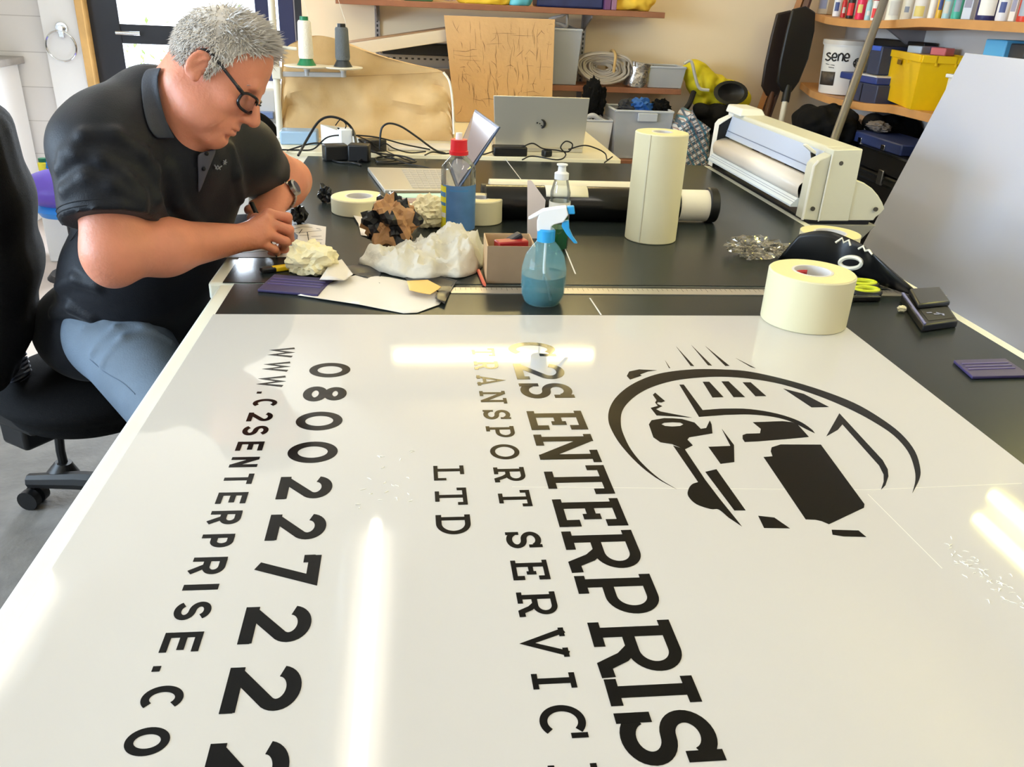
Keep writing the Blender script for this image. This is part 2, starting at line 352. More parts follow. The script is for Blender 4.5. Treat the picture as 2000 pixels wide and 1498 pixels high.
# ================================================================ WORKBENCHES
M_mat = mat('cutting_mat', (36, 41, 41), .27, spec=.17, noise=(5, .12), bump=(3, .03))
M_trim = mat('white_laminate', (228, 228, 214), .3, noise=(8, .04))
def workbench(label, x0, x1, y0, y1, open_left):
    t = thing('workbench', label, 'workbench', ((x0+x1)/2, (y0+y1)/2, 0), 'cutting workbenches')
    obj('bench_top', MB().bb(x0, x1, y0, y1, .82, .8585), M_trim, t, bevel=.006)
    obj('cutting_mat', MB().bb(x0+.03, x1-.03, y0+(.0 if y0 > 1 else .004), y1+(0 if y0 < 1 else -.004), .8583, .86), M_mat, t)
    for x in (x0+.08, x1-.08):
        for y in (y0+.08, y1-.08): obj('leg', MB().bb(x-.03, x+.03, y-.03, y+.03, 0, .82), M_dark, t, bevel=.003)
    obj('rail', MB().bb(x1-.1, x1-.06, y0+.1, y1-.1, .7, .82), M_dark, t)
    obj('shelf_board', MB().bb(x0+.45, x1-.08, y0+.08, y1-.08, .2, .22), M_brownsh, t)
    return t
wb1 = workbench('white edged bench with dark mat, under the big lettered panel', -.405, 1.115, -.7, 1.652, 1)
wb2 = workbench('white edged bench with dark mat, holding tape rolls and bottles', -.43, 1.125, 1.661, 3.13, 1)
s = MB()
for q in ((600, 500, 640, 640), ): pass
# thin scribed guide lines on the far mat
def strip(p, q, wd, z0, z1):
    d = nrm(q-p); n = A(-d[1], d[0], 0)*wd/2
    return [p-n, q-n, q+n, p+n]
g = MB()
for a, b in (((985, 308), (1040, 380)), ((1068, 400), (1124, 535)), ((1152, 582), (1174, 615))):
    p, q = Pz(*a, .8601), Pz(*b, .8601); g.prism(strip(p, q, .003, 0, 0), A(0, 0, .0002))
obj('guide_line', g, M_white, wb2)
rl = Pz(880, 568); rr = Pz(1848, 578)
ru = MB().prism([A(rl[0], rl[1]-.018, .8602), A(rr[0]+.0, rl[1]-.018, .8602), A(rr[0], rl[1]+.018, .8602), A(rl[0], rl[1]+.018, .8602)], A(0, 0, .0015))
rul = thing('steel_ruler', 'long thin steel ruler lying along the bench seam', 'ruler', A((rl[0]+rr[0])/2, rl[1], .8602))
obj('blade', ru, mat('ruler_steel', (196, 190, 182), .35, .7), rul)
tk = MB()
for i in range(100):
    x = rl[0]+.01+i*(rr[0]-rl[0]-.02)/99; tk.bb(x-.0004, x+.0004, rl[1]+.004 if i % 5 else rl[1]-.002, rl[1]+.016, .8617, .8619)
obj('scale_marks', tk, M_black, rul)
# ================================================================ THE SIGN PANEL WITH ITS CUT VINYL LETTERING
M_sign = mat('gloss_white_panel', (196, 193, 191), .045, bump=(5, .009), coat=.2)
M_vinyl = mat('black_vinyl', (5, 5, 7), .12, spec=.2)
SX0, SX1, SY0, SY1, SZ = -.376, .822, -.68, 1.466, .8632
sign = thing('sign_panel', 'large glossy white sign panel with black vinyl lettering and a truck emblem', 'sign', ((SX0+SX1)/2, .5, .8602))
obj('panel', MB().bb(SX0, SX1, SY0, SY1, .8602, SZ), M_sign, sign, bevel=.0006)
def arc(cx, cy, rx, ry, a0, a1, n=18):
    return [(cx+rx*math.cos(math.radians(a0+(a1-a0)*i/n)), cy+ry*math.sin(math.radians(a0+(a1-a0)*i/n))) for i in range(n+1)]
def glyph(ch, w, t, slab=False, ts=None):
    """centre lines of a letter of height 1 and width w, stroke t: list of (points, closed, thickness)"""
    ts = ts or t*.8; l, r, b, T = t/2, w-t/2, t/2, 1-t/2; S = []
    def s(*p, c=False, th=None): S.append((list(p[0]) if len(p) == 1 else list(p), c, th or t))
    bb, TT = ts/2, 1-ts/2
    if ch == 'O' or ch == '0': s(arc(w/2, .5, (w-t)/2, (1-t)/2, 0, 360, 40)[:-1], c=True)
    elif ch == '8':
        s(arc(w/2, .735, (w-t)/2*.86, .265-t/2, 0, 360, 32)[:-1], c=True); s(arc(w/2, .28, (w-t)/2, .28-t/2, 0, 360, 32)[:-1], c=True)
    elif ch == '7': s((0, T), (r*.98, T), (w*.33, 0)); s((l*.9, T), (l*.9, .72))
    elif ch == '2':
        a = arc(w/2, 1-.31, (w-t)/2, .31-t/2, 172, -32, 20); s(a+[(l*1.25, b+.02)]); s((0, b), (w, b))
        if slab: s((r+l*.3, 0), (r+l*.3, .26), th=ts)
        else: s((w-l*.9, 0), (w-l*.9, .17))
    elif ch == 'S':
        rx, rt, rb = (w-t)/2, .25-t/4, .25-t/4
        a = arc(w/2, 1-t/2-rt, rx*.95, rt, 20, 270, 22)+arc(w/2, t/2+rb, rx, rb, 90, -160, 22)[1:]; s(a)
        if slab: s((r, .62), (r, 1), th=ts); s((l, .38), (l, 0), th=ts)
    elif ch == 'C':
        s(arc(w/2, .5, (w-t)/2, (1-t)/2, 48, 312, 34))
        if slab: s((r+l*.2, .62), (r+l*.2, .98), th=ts)
    elif ch == 'W': s((l*.9, 1), (w*.27, b*.5), (w*.5, .86), (w*.73, b*.5), (w-l*.9, 1))
    elif ch == '.': s((w/2, 0), (w/2, .2), th=w)
    elif ch == 'E':
        x = w*.24 if slab else l
        s((x, 0), (x, 1)); s((0, TT), (w, TT), th=ts); s((0, bb), (w, bb), th=ts); s((x, .52), (w*(.66 if slab else .9), .52), th=ts)
        if slab: s((w-ts*.6, 1), (w-ts*.6, .7), th=ts*1.2); s((w-ts*.6, 0), (w-ts*.6, .32), th=ts*1.2); s((w*.66, .65), (w*.66, .39), th=ts)
    elif ch == 'N':
        x0, x1 = (w*.17, w*.8) if slab else (l, r)
        s((x0, 0), (x0, 1)); s((x1, 0), (x1, 1)); s((x0, 1-t*.35), (x1, t*.35), th=t*1.05)
        if slab: s((0, TT), (x0, TT), th=ts); s((0, bb), (w*.4, bb), th=ts); s((w*.58, TT), (w, TT), th=ts)
    elif ch == 'T':
        s((w/2, 0), (w/2, 1)); s((0, TT), (w, TT), th=ts)
        if slab: s((ts/2, 1), (ts/2, .7), th=ts*1.1); s((w-ts/2, 1), (w-ts/2, .7), th=ts*1.1); s((w*.2, bb), (w*.8, bb), th=ts)
    elif ch in 'RP':
        x = w*.2 if slab else l; my = .44 if ch == 'R' else .40; ry = (1-ts/2-my)/2; cx = w*.55; rx = (r if ch == 'P' or not slab else r*.93)-cx
        s((x, 0), (x, 1)); s([(0 if slab else x, TT), (cx, TT)]+arc(cx, TT-ry, rx, ry, 90, -90, 18)[1:]+[(x, TT-2*ry)], th=ts*1.1)
        if slab: s((0, bb), (w*.46, bb), th=ts)
        if ch == 'R':
            if slab: s((w*.5, my), (w*.66, .3), (w*.80, .06), (w, bb), th=t*.95)
            else: s((w*.5, my), (w-l, 0), th=t)
    elif ch == 'I':
        s((w/2, 0), (w/2, 1), th=t if slab else w)
        if slab: s((0, TT), (w, TT), th=ts); s((0, bb), (w, bb), th=ts)
    elif ch == 'A':
        s((w*.14, 0), (w*.5, 1-t*.1), (w*.86, 0)); s((w*.25, .3), (w*.75, .3), th=ts); s((0, bb), (w*.34, bb), th=ts); s((w*.66, bb), (w, bb), th=ts)
    elif ch == 'V': s((w*.1, 1), (w*.5, b*.6), (w*.9, 1)); s((0, TT), (w*.3, TT), th=ts); s((w*.7, TT), (w, TT), th=ts)
    elif ch == 'L': s((w*.3, 0), (w*.3, 1)); s((0, bb), (w, bb), th=ts); s((0, TT), (w*.6, TT), th=ts); s((w-ts/2, 0), (w-ts/2, .4), th=ts)
    elif ch == 'D': s((w*.2, 0), (w*.2, 1)); s([(0, TT), (w*.45, TT)]+arc(w*.45, .5, r-w*.45, .5-ts/2, 90, -90, 22)[1:]+[(0, bb)], th=t)
    elif ch == 'M': s((l, 0), (l, 1), (w*.5, .35), (r, 1), (r, 0))
    return S
def ribbon(mb, pts, closed, th, place0, dz, lift=0):
    def place(u, v): return place0(u, v)+A(0, 0, lift)
    P = [np.array(p, float) for p in pts]; N = len(P); Lf, Rt = [], []
    for i in range(N):
        a = P[i-1] if closed or i > 0 else None; c = P[(i+1) % N] if closed or i < N-1 else None
        d0 = (P[i]-a)/(np.linalg.norm(P[i]-a)+1e-9) if a is not None else None; d1 = (c-P[i])/(np.linalg.norm(c-P[i])+1e-9) if c is not None else None
        if d0 is None: n = np.array([-d1[1], d1[0]]); k = 1
        elif d1 is None: n = np.array([-d0[1], d0[0]]); k = 1
        else:
            n = np.array([-d0[1]-d1[1], d0[0]+d1[0]]); n /= np.linalg.norm(n)+1e-9; k = min(2.2, 1/max(.3, n@np.array([-d0[1], d0[0]])))
        Lf.append(P[i]+n*k*th/2); Rt.append(P[i]-n*k*th/2)
    for i in range(N if closed else N-1):
        j = (i+1) % N; q = [place(*p) for p in (Lf[i], Rt[i], Rt[j], Lf[j])]
        mb.prism(q, dz)
def letter_mesh(ch, place, w, t, slab, ts):
    mb = MB()
    for i, (pts, c, th) in enumerate(glyph(ch, w, t, slab, ts)): ribbon(mb, pts, c, th, place, A(0, 0, .00025), i*.00004)
    return mb
def text_line(chars, spans, xb, xt, y_ref, slope, t, slab=False, ts=None):
    """each letter reads towards -Y with its top towards +X; SPANS are the (start, end) of every letter along Y"""
    for ch, (ya, yb) in zip(chars, spans):
        h = xt-xb; w_ = (ya-yb)/h
        def place(u, v): 
            y = ya-u*h; return A(xb+v*h+slope*(y_ref-y), y, SZ+.00005)
        obj('digit' if ch.isdigit() else ('dot' if ch == '.' else 'letter'), letter_mesh(ch, place, w_, t, slab, ts), M_vinyl, sign, smooth=0)
text_line('C2SENTERPRIS', [(1.3276, 1.2662), (1.2339, 1.1736), (1.1591, 1.1044), (1.0620, 1.0042), (.9904, .9136), (.9053, .8382), (.8276, .7704), (.7613, .6876), (.6817, .6204), (.6105, .5388), (.5368, .5062), (.4994, .4441)], .1535, .2345, 1.25, .0115, .165, True, .135)
text_line('TRANSPORTSERVICE', [(1.3000, 1.2680), (1.2442, 1.2114), (1.1893, 1.1509), (1.1310, 1.0880), (1.0678, 1.0379), (1.0168, .9843), (.9649, .9250), (.9047, .8689), (.8499, .8148), (.7636, .7330), (.7111, .6783), (.6587, .6223), (.6054, .5667), (.5472, .5292), (.5103, .4752), (.4500, .4180)], .0893, .1285, 1.25, .0115, .17, True, .135)
text_line('LTD', [(.9112, .8761), (.8582, .8212), (.8004, .7620)], .0175, .0560, .85, .0115, .17, True, .135)
text_line('08002272222', [(1.2407, 1.1849), (1.1515, 1.1010), (1.0671, 1.0112), (.9796, .9242), (.8911, .8419), (.8092, .7601), (.7313, .6830), (.6510, .6010), (.5711, .5199), (.4890, .4380), (.40, .35)], -.1740, -.1098, 1.22, .0095, .2, False, .19)
text_line('WWW.C2SENTERPRISE.CO', [(1.3054, 1.2638), (1.2464, 1.2073), (1.1918, 1.1511), (1.1354, 1.1285), (1.1103, 1.0833), (1.0666, 1.0404), (1.0269, .9996), (.9820, .9582), (.9418, .9165), (.9005, .8769), (.8584, .8345), (.8195, .7928), (.7740, .7501), (.7328, .7045), (.6884, .6797), (.6622, .6363), (.6193, .5938), (.5772, .5707), (.5534, .5252), (.5090, .4809)], -.2430, -.2085, 1.30, .0105, .2, False, .19)
EMB = [
 [(490, 902), (375, 838), (270, 755), (175, 650), (122, 560), (108, 500), (120, 440), (160, 380), (235, 320), (340, 272), (450, 246), (600, 232), (760, 234), (900, 246), (1100, 290), (1300, 350), (1480, 420), (1620, 500), (1740, 590), (1820, 690), (1850, 790), (1843, 850), (1805, 925), (1822, 850), (1815, 780), (1780, 690), (1700, 600), (1580, 520), (1440, 447), (1270, 377), (1080, 317), (900, 285), (740, 274), (600, 280), (480, 295), (370, 325), (290, 362), (225, 412), (185, 470), (179, 540), (195, 600), (235, 680), (300, 760), (390, 840)],
 [(487, 105), (588, 215), (568, 213)], [(572, 97), (688, 212), (665, 210)], [(650, 103), (785, 213), (762, 214)], [(425, 182), (455, 227), (447, 225)], [(820, 170), (930, 226), (905, 220)],
 [(212, 270), (225, 245), (280, 233), (380, 238), (330, 245), (285, 262), (295, 268), (230, 290)],
 [(635, 302), (672, 302), (752, 388), (690, 390)], [(740, 300), (780, 300), (872, 388), (808, 388)], [(858, 305), (903, 305), (990, 382), (930, 383)],
 [(1085, 340), (1200, 370), (1340, 443), (1243, 445)],
 [(505, 318), (530, 318), (635, 460), (760, 452), (900, 455), (1050, 480), (1170, 520), (1240, 565), (1262, 590), (1210, 565), (1130, 525), (1030, 498), (900, 485), (760, 487), (615, 498)],
 [(357, 375), (370, 363), (425, 410), (405, 418), (385, 415), (380, 425), (410, 438), (375, 455), (400, 468), (575, 502), (470, 495), (378, 490), (345, 448), (385, 437), (370, 418), (378, 405)],
 [(335, 540), (350, 517), (420, 505), (470, 506), (466, 528), (420, 531), (405, 539), (425, 549), (466, 552), (510, 549), (528, 539), (510, 530), (466, 528), (470, 506), (520, 510), (590, 530), (625, 565), (655, 560), (675, 518), (685, 540), (690, 590), (560, 612), (550, 625), (580, 657), (535, 680), (465, 650), (400, 640), (360, 612)],
 [(470, 658), (535, 678), (650, 850), (730, 955), (855, 1110), (780, 1060), (725, 1015), (680, 1012), (600, 985), (555, 940), (555, 905), (575, 875), (610, 862)],
 [(650, 805), (712, 790), (875, 1020), (812, 1020)],
 [(742, 565), (810, 655), (812, 750), (735, 760), (667, 665), (790, 660)],
 [(858, 600), (880, 592), (955, 590), (960, 565), (915, 528), (1080, 522), (1130, 527), (1165, 540), (1228, 610), (1100, 622), (940, 635), (870, 638), (858, 620)],
 [(975, 722), (1025, 718), (1015, 690), (1020, 668), (1070, 652), (1295, 653), (1538, 985), (1535, 1005), (1340, 1097), (1300, 1080), (1265, 1072), (1210, 1070)],
 [(1398, 478), (1640, 740), (1668, 790), (1672, 830), (1655, 880), (1630, 905), (1645, 860), (1645, 820), (1620, 770), (1415, 540), (1390, 570), (1325, 607)],
 [(945, 1050), (1035, 1060), (1122, 1120), (978, 1118)], [(1355, 1128), (1505, 1132), (1548, 1168), (1420, 1165), (1360, 1155)]]
def smooth_run(pts): return [(p[0], p[1]) for p in spline([A(x, y, 0) for x, y in pts], 4)]
EMB[0] = smooth_run(EMB[0][:23])[:-1]+smooth_run(EMB[0][22:]+EMB[0][:1])[:-1]
EMB[14] = EMB[14][:5]+smooth_run(EMB[14][5:])
EMB[11] = EMB[11][:3]+smooth_run(EMB[11][2:9])[1:]+smooth_run(EMB[11][8:14])[1:]+EMB[11][14:]
em = MB()
for poly in EMB:
    P = [Pz(1150+x/2.857, 640+y/2.857, SZ+.00005) for x, y in poly]
    # split long outlines through the built-in tessellator so that concave pieces stay clean
    from mathutils.geometry import tessellate_polygon
    o = len(em.v); tri = tessellate_polygon([[Vector(p) for p in P]]); n = len(P); Q = [p+A(0, 0, .00025) for p in P]
    em.add(P+Q, [tuple(i+n for i in t) for t in tri]+[(i, (i+1) % n, n+(i+1) % n, n+i) for i in range(n)])
obj('truck_emblem', em, M_vinyl, sign, smooth=0)
# raised edge of the clear laminate that overlaps across the lower half
M_edge = mat('laminate_edge', (226, 223, 214), .2)
lm = MB()
for a, b in (((1000, 951), (1690, 957)), ((1690, 957), (1996, 944)), ((1695, 965), (1840, 1110))):
    p, q = Pz(*a, SZ), Pz(*b, SZ); lm.prism(strip(p, q, .0009, 0, 0), A(0, 0, .00012))
obj('laminate_edge', lm, M_edge, sign)
wm_ = MB(); wr_ = random.Random(4)
for i in range(70):
    if i < 50: k = wr_.random(); x, y = 1850+150*k+wr_.gauss(0, 8), 1075+105*k+wr_.gauss(0, 14)
    else: x, y = wr_.uniform(690, 800), wr_.uniform(880, 1000)
    P_ = [Pz(x, y, SZ+.0002)]; a = wr_.uniform(-.6, .9)
    for j in range(4): a += wr_.gauss(0, .7); P_.append(P_[-1]+A(math.cos(a), -math.sin(a), 0)*wr_.uniform(.001, .0026))
    wm_.tube(P_, [.0002, .0005, .0006, .0005, .0002], n=5)
obj('water_beads', wm_, mat('wet_film', (236, 234, 226), .05), sign)['kind'] = 'stuff'
# ================================================================ THE SEATED MAN
M_skin = mat('skin', (204, 132, 105), .5, noise=(14, .10), bump=(160, .12))
M_skin.node_tree.nodes['Principled BSDF'].inputs['Subsurface Weight'].default_value = .18; M_skin.node_tree.nodes['Principled BSDF'].inputs['Subsurface Scale'].default_value = .012
M_polo = mat('navy_polo', (9, 12, 21), .55, spec=.25, sheen=.06, bump=(420, .12), noise=(3, .1))
M_polo2 = mat('polo_placket', (62, 62, 76), .6)
M_hair = mat('silver_hair', (198, 192, 186), .45, noise=(25, .25))
M_jean = mat('faded_jeans', (90, 104, 119), .75, noise=(7, .16), bump=(300, .15))
HO = Py(425, 145, 1.77); HS = 1.02; HN = A(.86, 1, .985)      # head origin (between the ears), size, proportions
_v = nrm(ray(425, 145)); _r = nrm(RT-_v*(RT@_v)); _d = -nrm(UPV-_v*(UPV@_v)-_r*((UPV-_v*(UPV@_v))@_r))
_t = math.radians(14)
HX = nrm((_r*.799+_d*.601)*math.cos(_t)-_v*math.sin(_t)); HZ = nrm((_r*.601-_d*.799)); HZ = nrm(HZ-HX*(HZ@HX)); HY = np.cross(HZ, HX)
HR = np.stack([HX, HY, HZ], 1)
def H(x, y, z): return HO+HR@(A(x, y, z)*HN*HS)
def hell(c, r, R=None, k=.012, op=1): return ell(H(*c), A(*r)*HS*(HN if R is None else 1), HR if R is None else HR@R, k, op)
def hcap(a, b, ra, rb=None, k=.01, op=1):
    q = cap(H(*a), H(*b), ra*HS, (ra if rb is None else rb)*HS, k); return (*q[:4], op)
head = [hell((-.012, 0, .036), (.097, .077, .088), k=.02), hell((.028, 0, .042), (.062, .066, .066), k=.03), hell((.030, 0, -.030), (.060, .061, .075), k=.03),
        hell((.022, 0, -.076), (.062, .056, .040), k=.025), hell((.068, 0, -.100), (.024, .028, .019), k=.02), hell((.050, 0, -.112), (.03, .035, .014), k=.02),
        hell((.020, .046, -.070), (.045, .016, .032), k=.02), hell((.020, -.046, -.070), (.045, .016, .032), k=.02),
        hell((.058, .040, -.024), (.028, .024, .022), k=.02), hell((.058, -.040, -.024), (.028, .024, .022), k=.02),
        hcap((.080, -.032, .020), (.080, .032, .020), .013, k=.015), hell((.074, 0, -.066), (.022, .030, .024), k=.015)]
for s in (-1, 1):
    head += [hell((.098, s*.031, -.001), (.018, .017, .013), k=.012, op=-1), hell((.0735, s*.032, -.002), (.0135, .0135, .0125), k=.006)]
    head += [hcap((.086, s*.018, -.004), (.084, s*.045, -.006), .0028, k=.003)]
head += [hcap((.088, 0, .010), (.116, 0, -.034), .0085, .0125, k=.014), hell((.114, 0, -.037), (.013, .012, .0105), k=.008)]
for s in (-1, 1): head += [hell((.099, s*.0125, -.042), (.012, .008, .008), k=.008), hell((.106, s*.007, -.051), (.006, .0035, .005), k=.003, op=-1)]
head += [hell((.089, 0, -.0665), (.0105, .025, .0062), k=.006), hell((.087, 0, -.0790), (.0105, .022, .0075), k=.006), hell((.100, 0, -.0722), (.012, .027, .0014), k=.003, op=-1),
         hell((.090, 0, -.0905), (.010, .02, .004), k=.008, op=-1)]
for s in (-1, 1):                                        # ears: rim, bowl, lobe
    Re = rz(s*math.radians(-24))@ry(math.radians(10))
    head += [hell((-.020, s*.080, -.004), (.019, .007, .031), Re, k=.008), hell((-.018, s*.088, .000), (.0115, .006, .019), Re, k=.004, op=-1),
             hell((-.012, s*.081, -.028), (.009, .006, .009), Re, k=.006), hcap((-.010, s*.083, .012), (-.028, s*.084, -.008), .0028, k=.004)]
def S(px, py, Y): return Py(px, py, Y)
nb = S(336, 228, 1.80)
neck = [cap(H(-.030, 0, -.045), nb, .062*HS, .069, k=.03), cap(H(.01, 0, -.085), S(365, 285, 1.78), .045, .05, k=.035), cap(H(-.052, 0, -.012), S(332, 206, 1.80), .042, .046, k=.03)]
# ---- arms (points on the photo's lines of sight at the depth where each joint sits)
shR, elR, wrR = S(205, 300, 1.69), S(222, 494, 1.60), Py(478, 464, 1.815)
shL, elL = S(472, 300, 1.98), S(566, 352, 2.16)
wrL = S(544, 386, 2.02)
elR = A(*elR)
arms = [cap(shR, elR, .062, .054, k=.03), cap(elR, elR+(wrR-elR)*.36+A(0, 0, .000), .052, .054, k=.03), cap(elR+(wrR-elR)*.36+A(0, 0, .000), wrR, .054, .029, k=.03), sph(elR+A(-.004, -.008, -.030), .030, k=.03),
        cap(shL, elL, .060, .050, k=.03), cap(elL, elL+(wrL-elL)*.4, .047, .046, k=.03), cap(elL+(wrL-elL)*.4, wrL, .046, .030, k=.03)]
# ---- right hand closed on the pen: palm, four unequal bent fingers, thumb
def Z(px, py, Y): return Py(px, py, Y)
mcp = [Z(524, 419, 1.872), Z(521, 434, 1.850), Z(514, 453, 1.828), Z(502, 472, 1.812)]
pip = [Z(561, 425, 1.880), Z(564, 449, 1.857), Z(558, 472, 1.838), Z(536, 487, 1.826)]
dip = [Z(561, 446, 1.905), Z(566, 468, 1.880), Z(556, 486, 1.862), Z(540, 494, 1.850)]
tip = [Z(546, 462, 1.905), Z(551, 480, 1.885), Z(541, 490, 1.872), Z(528, 495, 1.866)]
fr = [.0115, .0115, .0108, .0095]
hand = []
for i in range(4): hand.append(cap(wrR+(mcp[i]-wrR)*.12, mcp[i], .019, .0125, k=.018))
hand += [ell(wrR+(mcp[1]-wrR)*.55+A(0, .006, -.012), (.038, .030, .020), k=.02)]
for i in range(4):
    hand += [sph(mcp[i], .0128, k=.008), cap(mcp[i], pip[i], fr[i]+.0008, fr[i], k=.0045), cap(pip[i], dip[i], fr[i], fr[i]-.0012, k=.004), cap(dip[i], tip[i], fr[i]-.001, fr[i]-.0025, k=.004)]
tm = [wrR+A(.02, .022, .004), Z(500, 428, 1.885), Z(524, 446, 1.915), Z(542, 462, 1.918)]
hand += [cap(tm[0], tm[1], .018, .0135, k=.018), cap(tm[1], tm[2], .0125, .0115, k=.005), cap(tm[2], tm[3], .0115, .0085, k=.004)]
# ---- left hand resting loosely behind it
kn = [Z(500, 410, 1.96), Z(514, 414, 1.945), Z(530, 417, 1.945), Z(544, 419, 1.955)]
for i in range(4):
    k = kn[i]; hand += [cap(wrL+(k-wrL)*.15, k, .021, .0125, k=.016)]
    p1 = k+A(-.004, -.036, -.010); p2 = p1+A(0, -.018, -.017); p3 = p2+A(.002, .006, -.017)
    hand += [cap(k, p1, .0115, .0105, k=.005), cap(p1, p2, .0105, .0098, k=.004), cap(p2, p3, .0096, .0082, k=.004)]
t0 = Z(496, 402, 1.985); hand += [cap(wrL+A(-.012, -.01, 0), t0, .019, .0135, k=.016), cap(t0, Z(487, 410, 1.955), .0125, .0115, k=.005), cap(Z(487, 410, 1.955), Z(492, 420, 1.935), .0112, .0085, k=.004)]
core = [cap(S(235, 610, 1.97), S(285, 320, 1.83), .085, .11, k=.04), cap(S(285, 320, 1.82), nb, .11, .07, k=.04), cap(shR, shL, .055, k=.04)]
hips = [S(200, 655, 1.93), S(330, 660, 2.03)]
thR, knR = S(228, 655, 1.88), A(-.50, 1.60, .56)
knL = A(-.33, 2.02, .57); ftR, ftL = A(-.46, 1.72, .09), A(-.30, 2.12, .09)
legs = [cap(thR, knR, .06, .045, k=.03), cap(hips[1], knL, .06, .045, k=.03), cap(knR, ftR, .045, .03, k=.02), cap(knL, ftL, .045, .03, k=.02), cap(thR+A(.02, .03, -.02), S(235, 620, 1.97), .06, .08, k=.03)]
man = skin(core+legs+neck+head+arms+hand, .0034)
bodyo = obj('person', man, M_skin, None, smooth=80)
tag(bodyo, 'grey haired man in navy polo shirt and jeans drawing at the bench, wearing dark glasses', 'person')
# ---- polo shirt
shirt = [sph(S(212, 630, 1.99), .135, k=.06), sph(S(232, 585, 1.93), .128, k=.05), sph(S(150, 640, 2.02), .10, k=.05), sph(S(330, 590, 1.97), .11, k=.05), sph(S(172, 655, 1.96), .105, k=.05), ell(S(268, 528, 1.885), (.160, .135, .140), k=.06), sph(S(292, 415, 1.85), .152, k=.06), sph(S(262, 308, 1.82), .140, k=.07), cap(S(300, 205, 1.80), S(350, 300, 1.80), .078, .085, k=.06),
         sph(S(385, 380, 1.92), .090, k=.06), sph(S(345, 480, 1.93), .11, k=.06), sph(S(400, 310, 1.90), .088, k=.06),
         cap(S(225, 255, 1.72), shR, .075, .086, k=.05), sph(S(205, 285, 1.70), .088, k=.05), cap(shR, S(212, 395, 1.645), .084, .082, k=.04), cap(S(212, 395, 1.645), S(214, 462, 1.625), .082, .084, k=.03),
         cap(S(440, 275, 1.95), shL, .07, .078, k=.05), cap(shL, S(528, 350, 2.10), .078, .066, k=.04)]
cutR = (S(212, 433, 1.63), nrm(elR-shR)); cutL = (S(519, 338, 2.08), nrm(elL-shL))
def sleeve_cut(P):
    a = (P-cutR[0])@cutR[1]; ra = np.linalg.norm(P-cutR[0]-a[..., None]*cutR[1], axis=-1)
    b = (P-cutL[0])@cutL[1]; rb = np.linalg.norm(P-cutL[0]-b[..., None]*cutL[1], axis=-1)
    big = np.full(P.shape[:-1], -1.)
    ca = np.where((ra < .108) & (a > -.06) & (a < .12) & (P[..., 1] < 1.76), a, big); cb = np.where((rb < .12) & (b > -.05) & (P[..., 0] > -.42), b, big)
    return np.maximum(ca, cb)
folds = []
def fold(pts, r=.010, k=.016, sink=.0045, src=None):
    Q = [march(src or shirt, *p) for p in pts]; Q = [q+nrm(q-CAM)*sink for q in Q if q is not None]
    for a, b in zip(Q[:-1], Q[1:]): folds.append(cap(a, b, r, k=k))
fold([(118, 330), (150, 300), (200, 312), (245, 345), (275, 378)]); fold([(128, 372), (170, 345), (220, 362), (276, 398)]); fold([(126, 300), (165, 265), (225, 262), (280, 300), (300, 340)], .008)
fold([(190, 410), (235, 403), (276, 418)], .007); fold([(330, 330), (350, 400), (395, 450)], .009); fold([(450, 290), (462, 340), (470, 390)], .008); fold([(300, 330), (305, 390), (330, 440)], .008)
fold([(115, 560), (150, 545), (190, 560)], .010); fold([(105, 610), (140, 600), (180, 622)], .010)
cuff = march(shirt, 130, 425)
polo = obj('polo_shirt', skin(shirt+folds, .0055, sleeve_cut), M_polo, bodyo, smooth=80)
def on(px, py, lift=.004):
    q = march(shirt+folds+neck, px, py); return q-nrm(q-CAM)*lift
def patch(rows, lift=.004): return [[on(*p, lift) for p in r] for r in rows]
def lerp2(a, b, n): return [(a[0]+(b[0]-a[0])*i/(n-1), a[1]+(b[1]-a[1])*i/(n-1)) for i in range(n)]
# collar: folded band around the neck, open at the front
inn = [(318, 131), (306, 146), (311, 185), (320, 222), (331, 252), (345, 272)]; out = [(287, 134), (274, 152), (276, 190), (282, 226), (291, 255), (306, 271)]
G = [[on(*p, .006+.010*math.sin(math.pi*j/4)*.6+(.008 if j == 4 else 0)) for j, p in enumerate(lerp2(a, b, 5))] for a, b in zip(out, inn)]
cl = MB().grid(G)
c_ax = nrm(H(-.03, 0, -.045)-nb); cu = nrm(np.cross(c_ax, A(0, 1, 0))); cv = np.cross(c_ax, cu); ce = nb+c_ax*.02
obj('collar', cl, M_polo2 if 0 else mat('navy_collar', (34, 39, 50), .6, bump=(350, .15)), polo, smooth=60, solid=.004, subsurf=1)
G = [[on(*p, .005) for p in lerp2(a, b, 4)] for a, b in zip([(384, 300), (386, 320), (387, 350), (387, 376)], [(426, 287), (416, 312), (402, 345), (389, 377)])]
obj('placket', MB().grid(G), M_polo2, polo, smooth=60, solid=.003, subsurf=1)
bt = MB()
for p in ((404, 300), (398, 330)): q = on(*p, .008); obj('button', MB().ellip(q, (.0045, .0045, .0045), nu=10, nv=6), M_polo, polo)
lg = MB()
for a in (((419, 322), (424, 331), (433, 324)), ((421, 330), (425, 323), (430, 331)), ((437, 314), (441, 321)), ((441, 312), (437, 322)), ((436, 318), (443, 317))):
    lg.tube([on(*p, .004) for p in a], .0014, n=5)
obj('chest_logo', lg, mat('logo_grey', (120, 122, 132), .5), polo)
hm = MB()
for r0 in (.003, -.006):
    ring_ = []
    u, v = frame_of(cutR[1]); c0 = cutR[0]-cutR[1]*(.012-r0)
    for i in range(28):
        dd = u*math.cos(2*math.pi*i/28)+v*math.sin(2*math.pi*i/28); t = .05
        for _ in range(60):
            e = float(field(shirt, (c0+dd*t)[None])[0])
            if e > -.0005: break
            t += max(-e*.7, .001)
        ring_.append(c0+dd*(t+.0004))
    hm.tube(ring_, .0012, n=5, closed=True)
obj('sleeve_hem', hm, M_polo, polo)
